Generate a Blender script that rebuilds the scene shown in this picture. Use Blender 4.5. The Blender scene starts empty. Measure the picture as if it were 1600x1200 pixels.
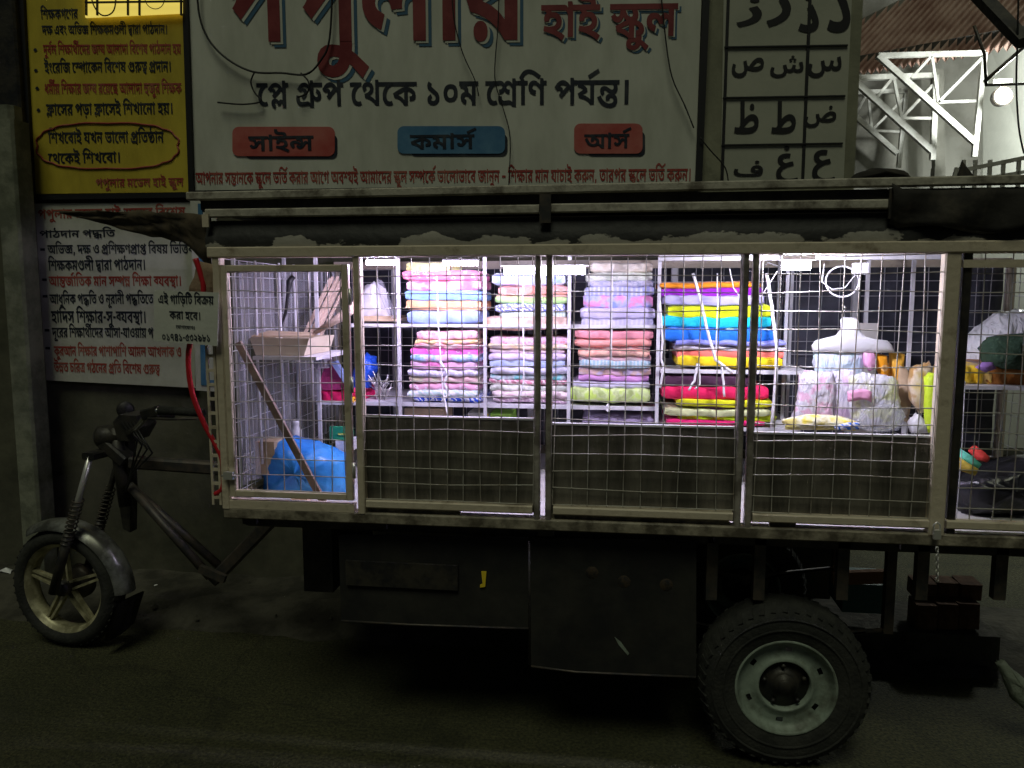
import bpy, math, random
from mathutils import Vector, Matrix
from mathutils.geometry import tessellate_polygon
random.seed(7)
S = bpy.context.scene
C = S.collection
R = math.radians

# ------------------------------------------------------------------ camera, world, sun, exposure
YAW, PITCH, CAMZ, F = 7.4, 6.5, 1.5, 1200.0
cam_d = bpy.data.cameras.new('camera')
cam = bpy.data.objects.new('camera', cam_d)
C.objects.link(cam)
cam.location = (0, 0, CAMZ)
cam.rotation_euler = (R(90 - PITCH), 0, R(YAW))
cam_d.sensor_width = 36
cam_d.lens = 36 * F / 1600
cam_d.clip_start = 0.05
cam_d.clip_end = 500
S.camera = cam

W = bpy.data.worlds.new('World')
S.world = W
W.use_nodes = True
wn = W.node_tree
sky = wn.nodes.new('ShaderNodeTexSky')
sky.sky_type = 'NISHITA'
sky.sun_disc = False
SUN_EL, SUN_AZ = 60, 186          # a street lamp's light, high behind the camera to the left
sky.sun_elevation = R(SUN_EL)
sky.sun_rotation = R(SUN_AZ)
bg = wn.nodes['Background']
bg.inputs['Strength'].default_value = 0.0028
wn.links.new(sky.outputs[0], bg.inputs['Color'])

sd = bpy.data.lights.new('sun', 'SUN')
so = bpy.data.objects.new('sun', sd)
C.objects.link(so)
sd.energy = 0.58
sd.angle = R(24)
sd.color = (0.96, 1.0, 0.74)
az = R(SUN_AZ)
tosun = Vector((math.sin(az) * math.cos(R(SUN_EL)), math.cos(az) * math.cos(R(SUN_EL)), math.sin(R(SUN_EL))))
so.rotation_euler = tosun.to_track_quat('Z', 'Y').to_euler()
so.location = tosun * 20

S.view_settings.view_transform = 'Standard'
S.view_settings.look = 'None'
S.view_settings.exposure = 0
S.view_settings.gamma = 1
S.render.engine = 'CYCLES'
S.cycles.use_denoising = True
S.cycles.max_bounces = 8
S.cycles.sample_clamp_indirect = 6

# ------------------------------------------------------------------ measuring: a pixel of the 1600x1200 photo to a point at depth Y / height Z
_y, _p = R(YAW), R(PITCH)
FW = Vector((-math.sin(_y) * math.cos(_p), math.cos(_y) * math.cos(_p), -math.sin(_p)))
RT = Vector((math.cos(_y), math.sin(_y), 0))
UP = RT.cross(FW)
CAM = Vector((0, 0, CAMZ))
def ray(px, py):
    return FW + (px - 800) / F * RT - (py - 600) / F * UP
def at(px, py, Y):
    d = ray(px, py)
    return CAM + d * (Y / d.y)
def atz(px, py, Z=0.0):
    d = ray(px, py)
    return CAM + d * ((Z - CAMZ) / d.z)

# ------------------------------------------------------------------ mesh builder
class MB:
    def __init__(s):
        s.v = []; s.f = []; s.sm = []; s.mi = []
    def add(s, vs, fs, smooth=False, mi=0):
        n = len(s.v)
        s.v += [Vector(v) for v in vs]
        for f in fs:
            s.f.append([i + n for i in f]); s.sm.append(smooth); s.mi.append(mi)
        return s
    def box(s, x0, x1, y0, y1, z0, z1, mi=0):
        v = [(x, y, z) for z in (z0, z1) for y in (y0, y1) for x in (x0, x1)]
        return s.add(v, [(0, 2, 3, 1), (4, 5, 7, 6), (0, 1, 5, 4), (2, 6, 7, 3), (0, 4, 6, 2), (1, 3, 7, 5)], False, mi)
    def bar(s, p, q, w, h, ref=(0, 1, 0), bev=0.0, mi=0):
        "rectangular bar from p to q: w across, h along ref"
        p = Vector(p); q = Vector(q); d = (q - p).normalized()
        r = Vector(ref); r = (r - d * r.dot(d))
        if r.length < 1e-4: r = Vector((0, 0, 1)) - d * d.z
        r.normalize(); u = d.cross(r)
        a, b = w / 2, h / 2
        if bev:
            c = [(-a + bev, -b), (a - bev, -b), (a, -b + bev), (a, b - bev), (a - bev, b), (-a + bev, b), (-a, b - bev), (-a, -b + bev)]
        else:
            c = [(-a, -b), (a, -b), (a, b), (-a, b)]
        n = len(c)
        vs = [o + u * x + r * y for o in (p, q) for x, y in c]
        fs = [(i, (i + 1) % n, n + (i + 1) % n, n + i) for i in range(n)] + [tuple(reversed(range(n))), tuple(range(n, 2 * n))]
        return s.add(vs, fs, False, mi)
    def tube(s, pts, r, n=8, caps=True, mi=0):
        pts = [Vector(p) for p in pts]
        rs = r if isinstance(r, (list, tuple)) else [r] * len(pts)
        vs = []; fs = []
        prev = None
        for i, p in enumerate(pts):
            t = (pts[min(i + 1, len(pts) - 1)] - pts[max(i - 1, 0)])
            t = t.normalized() if t.length > 1e-9 else Vector((0, 0, 1))
            a = prev if prev else (Vector((0, 0, 1)) if abs(t.z) < .9 else Vector((1, 0, 0)))
            a = (a - t * a.dot(t)).normalized(); prev = a
            b = t.cross(a)
            for k in range(n):
                g = 2 * math.pi * k / n
                vs.append(p + (a * math.cos(g) + b * math.sin(g)) * rs[i])
        for i in range(len(pts) - 1):
            for k in range(n):
                k2 = (k + 1) % n
                fs.append((i * n + k, i * n + k2, (i + 1) * n + k2, (i + 1) * n + k))
        if caps:
            fs.append(tuple(reversed(range(n)))); m = (len(pts) - 1) * n
            fs.append(tuple(range(m, m + n)))
        return s.add(vs, fs, True, mi)
    def lathe(s, prof, n=48, M=None, skip=None, closed=False, mi=0):
        "profile (radius, along Y) turned round the Y axis, then moved by M"
        M = M or Matrix()
        vs = []; fs = []; m = len(prof)
        for k in range(n):
            g = 2 * math.pi * k / n
            for r, y in prof:
                vs.append(M @ Vector((r * math.cos(g), y, r * math.sin(g))))
        for k in range(n):
            k2 = (k + 1) % n
            for i in range(m if closed else m - 1):
                if skip and skip(k, i): continue
                j = (i + 1) % m
                fs.append((k * m + i, k2 * m + i, k2 * m + j, k * m + j))
        return s.add(vs, fs, True, mi)
    def prism(s, poly, d, mi=0):
        "polygon of points pushed along vector d"
        n = len(poly); d = Vector(d)
        vs = [Vector(p) for p in poly] + [Vector(p) + d for p in poly]
        tri = tessellate_polygon([[Vector(p) for p in poly]])
        fs = [tuple(t) for t in tri] + [tuple(n + i for i in reversed(t)) for t in tri]
        fs += [(i, (i + 1) % n, n + (i + 1) % n, n + i) for i in range(n)]
        return s.add(vs, fs, False, mi)
    def slab(s, grid, thick):
        "grid[i][j] of points -> a sheet with thickness along +Y"
        n = len(grid); m = len(grid[0])
        vs = [Vector(p) for row in grid for p in row]
        vs2 = [p + Vector((0, thick, 0)) for p in vs]
        o = n * m; fs = []
        for i in range(n - 1):
            for j in range(m - 1):
                a = i * m + j
                fs.append((a, a + 1, a + m + 1, a + m)); fs.append((o + a, o + a + m, o + a + m + 1, o + a + 1))
        rim = [(i, 0) for i in range(n)] + [(n - 1, j) for j in range(1, m)] + [(i, m - 1) for i in range(n - 2, -1, -1)] + [(0, j) for j in range(m - 2, 0, -1)]
        ids = [i * m + j for i, j in rim]
        for k in range(len(ids)):
            a, b = ids[k], ids[(k + 1) % len(ids)]
            fs.append((a, b, o + b, o + a))
        return s.add(vs + vs2, fs, True)

ORIGIN = {}
def obj(name, mb, mat, parent=None, smooth=None, origin=None):
    me = bpy.data.meshes.new(name)
    if parent is None:
        xs = [v.x for v in mb.v]; ys = [v.y for v in mb.v]; zs = [v.z for v in mb.v]
        o0 = Vector(origin) if origin else Vector(((min(xs) + max(xs)) / 2, (min(ys) + max(ys)) / 2, min(zs)))
    else:
        o0 = Vector((0, 0, 0))
    me.from_pydata([tuple(v - o0) for v in mb.v], [], mb.f)
    me.polygons.foreach_set('use_smooth', [smooth if smooth is not None else q for q in mb.sm])
    mats = mat if isinstance(mat, (list, tuple)) else [mat]
    for m in mats: me.materials.append(m)
    if len(mats) > 1: me.polygons.foreach_set('material_index', mb.mi)
    me.validate(); me.update()
    o = bpy.data.objects.new(name, me)
    C.objects.link(o)
    o.location = o0
    ORIGIN[o.name] = o0
    if parent is not None:
        o.parent = parent
        o.matrix_parent_inverse = Matrix.Translation(-ORIGIN[parent.name])
    return o
def tag(o, label, cat, group=None):
    o['label'] = label; o['category'] = cat
    if group: o['group'] = group
    return o
def empty(name, loc, label, cat, group=None):
    o = bpy.data.objects.new(name, None)
    C.objects.link(o); o.location = loc; o.empty_display_size = .1
    ORIGIN[o.name] = Vector(loc)
    return tag(o, label, cat, group)
def struct(o, kind='structure'):
    o['kind'] = kind
    return o

# ------------------------------------------------------------------ materials
def mat(name, col, rough=.6, metal=0.0, col2=None, scale=8.0, lo=.4, hi=.6, bump=0.0, bscale=60, detail=6, spec=None, alpha=1.0, trans=0.0, emit=None, estr=0.0, stretch=None):
    m = bpy.data.materials.new(name); m.use_nodes = True
    nt = m.node_tree; b = nt.nodes['Principled BSDF']
    b.inputs['Base Color'].default_value = (*col, 1)
    b.inputs['Roughness'].default_value = rough
    b.inputs['Metallic'].default_value = metal
    if spec is not None: b.inputs['Specular IOR Level'].default_value = spec
    if alpha < 1: b.inputs['Alpha'].default_value = alpha
    if trans: b.inputs['Transmission Weight'].default_value = trans
    if emit:
        b.inputs['Emission Color'].default_value = (*emit, 1); b.inputs['Emission Strength'].default_value = estr
    tc = None
    if col2 or bump:
        tc = nt.nodes.new('ShaderNodeTexCoord')
        src = tc.outputs['Object']
        if stretch:
            mp = nt.nodes.new('ShaderNodeMapping'); mp.inputs['Scale'].default_value = stretch
            nt.links.new(src, mp.inputs['Vector']); src = mp.outputs[0]
    if col2:
        n = nt.nodes.new('ShaderNodeTexNoise'); n.inputs['Scale'].default_value = scale; n.inputs['Detail'].default_value = detail
        n.inputs['Roughness'].default_value = .65
        nt.links.new(src, n.inputs['Vector'])
        r = nt.nodes.new('ShaderNodeValToRGB')
        r.color_ramp.elements[0].position = lo; r.color_ramp.elements[1].position = hi
        r.color_ramp.elements[0].color = (*col, 1); r.color_ramp.elements[1].color = (*col2, 1)
        nt.links.new(n.outputs['Fac'], r.inputs[0]); nt.links.new(r.outputs[0], b.inputs['Base Color'])
    if bump:
        n2 = nt.nodes.new('ShaderNodeTexNoise'); n2.inputs['Scale'].default_value = bscale; n2.inputs['Detail'].default_value = 4
        nt.links.new(src, n2.inputs['Vector'])
        bp = nt.nodes.new('ShaderNodeBump'); bp.inputs['Strength'].default_value = bump; bp.inputs['Distance'].default_value = .01
        nt.links.new(n2.outputs['Fac'], bp.inputs['Height']); nt.links.new(bp.outputs[0], b.inputs['Normal'])
    return m

def vivid(c, k=1.35):
    g = sum(c) / 3
    return tuple(max(.004, min(.92, (g + (q - g) * k) * .93)) for q in c)
def fabric(name, col, kind='plain', col2=(.8, .8, .8), col3=None, scale=45):
    col = vivid(col); col2 = vivid(col2, 1.15); col3 = vivid(col3) if col3 else None
    m = bpy.data.materials.new(name); m.use_nodes = True
    nt = m.node_tree; b = nt.nodes['Principled BSDF']
    b.inputs['Roughness'].default_value = .85
    b.inputs['Sheen Weight'].default_value = .15
    tc = nt.nodes.new('ShaderNodeTexCoord')
    mp = nt.nodes.new('ShaderNodeMapping')
    mp.inputs['Location'].default_value = [random.uniform(0, 9) for _ in range(3)]
    nt.links.new(tc.outputs['Object'], mp.inputs['Vector'])
    def ramp(src, stops, const=True):
        r = nt.nodes.new('ShaderNodeValToRGB')
        r.color_ramp.interpolation = 'CONSTANT' if const else 'LINEAR'
        e = r.color_ramp.elements
        while len(e) < len(stops): e.new(.5)
        for q, (p, c) in zip(e, stops):
            q.position = p; q.color = (*c, 1)
        nt.links.new(src, r.inputs[0])
        return r.outputs[0]
    col3 = col3 or tuple(min(1, c * .55 + .1) for c in col)
    if kind == 'plain':
        n = nt.nodes.new('ShaderNodeTexNoise'); n.inputs['Scale'].default_value = 25
        nt.links.new(mp.outputs[0], n.inputs['Vector'])
        out = ramp(n.outputs['Fac'], [(.3, tuple(c * .85 for c in col)), (.7, col)], False)
    elif kind == 'floral':
        v = nt.nodes.new('ShaderNodeTexVoronoi'); v.inputs['Scale'].default_value = scale
        nt.links.new(mp.outputs[0], v.inputs['Vector'])
        out = ramp(v.outputs['Distance'], [(0, col3), (.16, col2), (.34, col)])
    elif kind == 'batik':
        n = nt.nodes.new('ShaderNodeTexNoise'); n.inputs['Scale'].default_value = scale * .4; n.inputs['Detail'].default_value = 5
        nt.links.new(mp.outputs[0], n.inputs['Vector'])
        out = ramp(n.outputs['Fac'], [(.38, col), (.5, col2), (.6, col3)], False)
    else:                                            # stripes / zigzag
        w = nt.nodes.new('ShaderNodeTexWave'); w.inputs['Scale'].default_value = scale * .45
        w.bands_direction = 'X' if kind == 'stripe' else 'DIAGONAL'
        w.inputs['Distortion'].default_value = 1.2 if kind == 'stripe' else 6
        w.inputs['Detail'].default_value = 1; w.inputs['Detail Scale'].default_value = 2
        nt.links.new(mp.outputs[0], w.inputs['Vector'])
        out = ramp(w.outputs['Fac'], [(0, col), (.55, col2)])
    nt.links.new(out, b.inputs['Base Color'])
    n2 = nt.nodes.new('ShaderNodeTexNoise'); n2.inputs['Scale'].default_value = 70
    nt.links.new(mp.outputs[0], n2.inputs['Vector'])
    bp = nt.nodes.new('ShaderNodeBump'); bp.inputs['Strength'].default_value = .4; bp.inputs['Distance'].default_value = .006
    nt.links.new(n2.outputs['Fac'], bp.inputs['Height']); nt.links.new(bp.outputs[0], b.inputs['Normal'])
    return m

M = {}
M['asphalt'] = mat('asphalt', (.022, .025, .012), .85, col2=(.070, .070, .034), scale=2.2, lo=.32, hi=.72, bump=1.0, bscale=150, detail=12)
M['soil'] = mat('soil', (.035, .033, .024), .95, col2=(.085, .08, .06), scale=6, bump=.8, bscale=30)
M['plaster'] = mat('plaster_wall', (.05, .05, .035), .95, col2=(.15, .145, .10), scale=2.6, lo=.35, hi=.75, bump=.4, bscale=18)
M['concrete'] = mat('concrete', (.13, .14, .10), .95, col2=(.26, .27, .2), scale=7, bump=.3, bscale=40)
M['cream_wall'] = mat('cream_wall', (.20, .20, .14), .9, col2=(.30, .30, .21), scale=3, bump=.15)
M['beige'] = mat('beige_paint', (.26, .20, .13), .5, col2=(.62, .54, .41), scale=12, lo=.27, hi=.46, bump=.25, bscale=50)
M['beige_dark'] = mat('worn_beige_paint', (.10, .085, .06), .6, col2=(.36, .32, .24), scale=14, lo=.4, hi=.62, bump=.3)
M['roof_rail'] = mat('grey_rail_paint', (.15, .13, .10), .65, col2=(.48, .45, .37), scale=13, lo=.36, hi=.56, bump=.3)
M['brown_post'] = mat('brown_post_paint', (.16, .14, .12), .5, col2=(.36, .33, .29), scale=16, bump=.3)
M['wire'] = mat('galvanised_wire', (.48, .46, .41), .5, .2, col2=(.24, .19, .13), scale=9, lo=.45, hi=.7)
M['white_metal'] = mat('white_metal', (.72, .72, .74), .4, col2=(.55, .55, .57), scale=12)
M['steel'] = mat('bright_steel', (.75, .74, .70), .3, .6)
M['chrome'] = mat('chrome', (.75, .75, .75), .18, 1.0)
M['black_metal'] = mat('black_metal', (.018, .018, .02), .5, .2, col2=(.05, .045, .035), scale=14, bump=.2)
M['dark_steel'] = mat('dark_steel', (.05, .05, .05), .5, .4, col2=(.11, .09, .07), scale=18)
M['rubber'] = mat('rubber', (.017, .018, .016), .85, col2=(.035, .036, .03), scale=12, bump=.4, bscale=90)
M['rim_paint'] = mat('pale_green_rim', (.27, .33, .27), .55, col2=(.09, .095, .07), scale=13, lo=.45, hi=.72, bump=.2)
M['alloy'] = mat('dull_gold_alloy', (.60, .56, .36), .4, .3, col2=(.26, .24, .14), scale=18)
M['fender'] = mat('grey_fender', (.32, .33, .30), .3, .5, col2=(.10, .10, .085), scale=12)
M['panel_grime'] = mat('grimy_panel', (.075, .069, .057), .3, col2=(.22, .20, .165), scale=5, lo=.35, hi=.7, bump=.15, stretch=(3, 1, .6))
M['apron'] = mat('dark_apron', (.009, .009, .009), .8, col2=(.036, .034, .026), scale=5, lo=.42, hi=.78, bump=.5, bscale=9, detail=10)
M['brown_tarp'] = mat('brown_tarpaulin', (.10, .075, .045), .7, col2=(.045, .035, .024), scale=7, bump=.6, bscale=12)
M['peel'] = None
M['floor_ply'] = mat('floor_sheet', (.50, .49, .46), .7, col2=(.66, .65, .62), scale=6)
M['shade_sheet'] = mat('shade_back_sheet', (.045, .048, .065), .6, col2=(.11, .115, .15), scale=4, bump=.4, bscale=9)  # darkness of the unlit space behind the cage, put into the colour
M['tarp'] = mat('dark_tarpaulin', (.022, .020, .017), .9, col2=(.07, .06, .045), scale=9, lo=.5, hi=.75, bump=.6, bscale=14)
M['board_paint'] = mat('alphabet_panel_paint', (.40, .41, .33), .6, col2=(.47, .47, .38), scale=2, bump=.08)
M['black'] = mat('black_paint', (.008, .008, .010), .6)
M['cable'] = mat('black_cable', (.01, .01, .01), .5)
M['sign_white'] = mat('sign_white', (.46, .47, .39), .5, col2=(.68, .69, .60), scale=3.2, lo=.25, hi=.62, bump=.08, bscale=5, detail=9, stretch=(1.5, 1, .55))
M['sign_yellow'] = mat('sign_yellow', (.40, .30, .025), .55, col2=(.64, .51, .05), scale=3.4, lo=.25, hi=.6, detail=9, stretch=(1.4, 1, .6))
M['banner_white'] = mat('banner_white', (.50, .50, .44), .5, col2=(.62, .62, .55), scale=4, bump=.2, bscale=6)
M['paint_red'] = mat('lettering_red', (.34, .04, .03), .55, col2=(.44, .16, .11), scale=9, lo=.45, hi=.75, detail=9)
M['paint_maroon'] = mat('lettering_maroon', (.17, .014, .018), .5, col2=(.26, .045, .045), scale=5, detail=9)
M['paint_blue'] = mat('lettering_blue', (.05, .13, .22), .5)
M['paint_navy'] = mat('lettering_navy', (.012, .017, .03), .5, col2=(.075, .08, .085), scale=10, lo=.48, hi=.8, detail=9)
M['box_red'] = mat('plaque_red', (.46, .08, .065), .5, col2=(.55, .16, .13), scale=5, detail=9)
M['box_blue'] = mat('plaque_blue', (.05, .17, .33), .5, col2=(.11, .26, .42), scale=5, detail=9)
M['paper'] = mat('paper', (.60, .61, .55), .8, col2=(.68, .69, .62), scale=5, bump=.1)
M['lamp'] = mat('lit_tube', (.9, .9, .9), .4, emit=(.80, .74, 1.0), estr=86)
M['short_lamp'] = mat('lit_short_lamp', (.9, .9, .9), .4, emit=(.84, .80, 1.0), estr=430)
M['led'] = mat('lit_led', (.9, .9, .9), .4, emit=(.76, .66, 1.0), estr=640)
M['flood'] = mat('lit_floodlight', (.9, .9, .9), .4, emit=(.95, 1.0, .96), estr=260)
M['lit_window'] = mat('lit_window', (.6, .5, .1), .5, emit=(.80, .62, .12), estr=.85)
M['corrug'] = mat('rusty_corrugated_iron', (.24, .13, .10), .7, col2=(.42, .29, .24), scale=3, bump=.2)
M['truss_white'] = mat('white_truss_paint', (.58, .58, .54), .5, col2=(.40, .39, .35), scale=10)
M['grey_wall'] = mat('grey_market_wall', (.17, .165, .14), .9, col2=(.30, .295, .26), scale=1.5, bump=.15)
M['hose'] = mat('red_hose', (.55, .02, .03), .35)
M['string'] = mat('white_string', (.80, .79, .80), .6)
M['blue_bag'] = mat('blue_plastic', (.03, .22, .72), .25, col2=(.06, .36, .85), scale=6, bump=.8, bscale=14)
M['clear'] = mat('clear_plastic', (.75, .76, .82), .15, trans=0.0, alpha=.13, bump=.7, bscale=12)
M['white_plastic'] = mat('white_plastic', (.78, .78, .80), .35, bump=.6, bscale=16)
M['cardboard'] = mat('cardboard', (.46, .34, .21), .8, col2=(.56, .43, .28), scale=8)
M['pale_wood'] = mat('pale_wood', (.55, .42, .32), .7, col2=(.66, .52, .42), scale=14)
M['dark_wood'] = mat('dark_wood', (.16, .11, .085), .75, col2=(.26, .19, .15), scale=18)
M['cream_tray'] = mat('cream_tray', (.58, .50, .36), .6, col2=(.65, .57, .43), scale=5)
M['pale_wall'] = mat('pale_gable_wall', (.50, .51, .45), .85, col2=(.62, .63, .56), scale=1.4, detail=9, bump=.15)
M['brick'] = mat('brick', (.09, .045, .025), .95, col2=(.17, .09, .045), scale=14, bump=.4)
M['glass_dark'] = mat('headlight_glass', (.10, .10, .11), .1)
def road_mat():
    m = mat('asphalt_road', (.03, .033, .014), .8, col2=(.078, .076, .036), scale=1.7, lo=.30, hi=.74, bump=1.0, bscale=130, detail=12)
    nt = m.node_tree; b = nt.nodes['Principled BSDF']
    src = b.inputs['Base Color'].links[0].from_socket
    tc = nt.nodes.new('ShaderNodeTexCoord')
    n = nt.nodes.new('ShaderNodeTexNoise'); n.inputs['Scale'].default_value = 85; n.inputs['Detail'].default_value = 3
    r = nt.nodes.new('ShaderNodeValToRGB'); r.color_ramp.elements[0].position = .36; r.color_ramp.elements[1].position = .66
    r.color_ramp.elements[0].color = (.45, .45, .42, 1); r.color_ramp.elements[1].color = (1.5, 1.5, 1.35, 1)
    v = nt.nodes.new('ShaderNodeTexVoronoi'); v.feature = 'DISTANCE_TO_EDGE'; v.inputs['Scale'].default_value = .9
    w = nt.nodes.new('ShaderNodeTexNoise'); w.inputs['Scale'].default_value = 3; w.inputs['Detail'].default_value = 6
    ad = nt.nodes.new('ShaderNodeMixRGB'); ad.inputs[0].default_value = .35
    nt.links.new(tc.outputs['Object'], w.inputs['Vector']); nt.links.new(tc.outputs['Object'], ad.inputs[1]); nt.links.new(w.outputs['Color'], ad.inputs[2]); nt.links.new(ad.outputs[0], v.inputs['Vector'])
    cr = nt.nodes.new('ShaderNodeValToRGB'); cr.color_ramp.elements[0].position = .004; cr.color_ramp.elements[1].position = .016
    cr.color_ramp.elements[0].color = (.74, .74, .74, 1); cr.color_ramp.elements[1].color = (1, 1, 1, 1)
    nt.links.new(v.outputs['Distance'], cr.inputs[0])
    nt.links.new(tc.outputs['Object'], n.inputs['Vector']); nt.links.new(n.outputs['Fac'], r.inputs[0])
    x = nt.nodes.new('ShaderNodeMixRGB'); x.blend_type = 'MULTIPLY'; x.inputs[0].default_value = 1
    y = nt.nodes.new('ShaderNodeMixRGB'); y.blend_type = 'MULTIPLY'; y.inputs[0].default_value = 1
    nt.links.new(src, x.inputs[1]); nt.links.new(r.outputs[0], x.inputs[2]); nt.links.new(x.outputs[0], y.inputs[1]); nt.links.new(cr.outputs[0], y.inputs[2])
    nt.links.new(y.outputs[0], b.inputs['Base Color'])
    return m
M['asphalt'] = road_mat()
def peel_mat():
    m = mat('peeling_paint', (.028, .028, .026), .65, bump=.4, bscale=30)
    nt = m.node_tree; b = nt.nodes['Principled BSDF']
    tc = nt.nodes.new('ShaderNodeTexCoord')
    n = nt.nodes.new('ShaderNodeTexNoise'); n.inputs['Scale'].default_value = 7; n.inputs['Detail'].default_value = 7; n.inputs['Roughness'].default_value = .55
    mp = nt.nodes.new('ShaderNodeMapping'); mp.inputs['Scale'].default_value = (1, 1, 2.2)
    nt.links.new(tc.outputs['Object'], mp.inputs[0]); nt.links.new(mp.outputs[0], n.inputs['Vector'])
    sp = nt.nodes.new('ShaderNodeSeparateXYZ'); nt.links.new(tc.outputs['Generated'], sp.inputs[0])
    a = nt.nodes.new('ShaderNodeMath'); a.operation = 'MULTIPLY_ADD'      # flakes are left along the lower edge of the board
    nt.links.new(sp.outputs['Z'], a.inputs[0]); a.inputs[1].default_value = -.55; nt.links.new(n.outputs['Fac'], a.inputs[2])
    r = nt.nodes.new('ShaderNodeValToRGB')
    e = r.color_ramp.elements
    e[0].position = .395; e[0].color = (.020, .020, .019, 1); e[1].position = .42; e[1].color = (.36, .34, .29, 1)
    nt.links.new(a.outputs[0], r.inputs[0]); nt.links.new(r.outputs[0], b.inputs['Base Color'])
    return m
M['peel'] = peel_mat()

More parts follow.
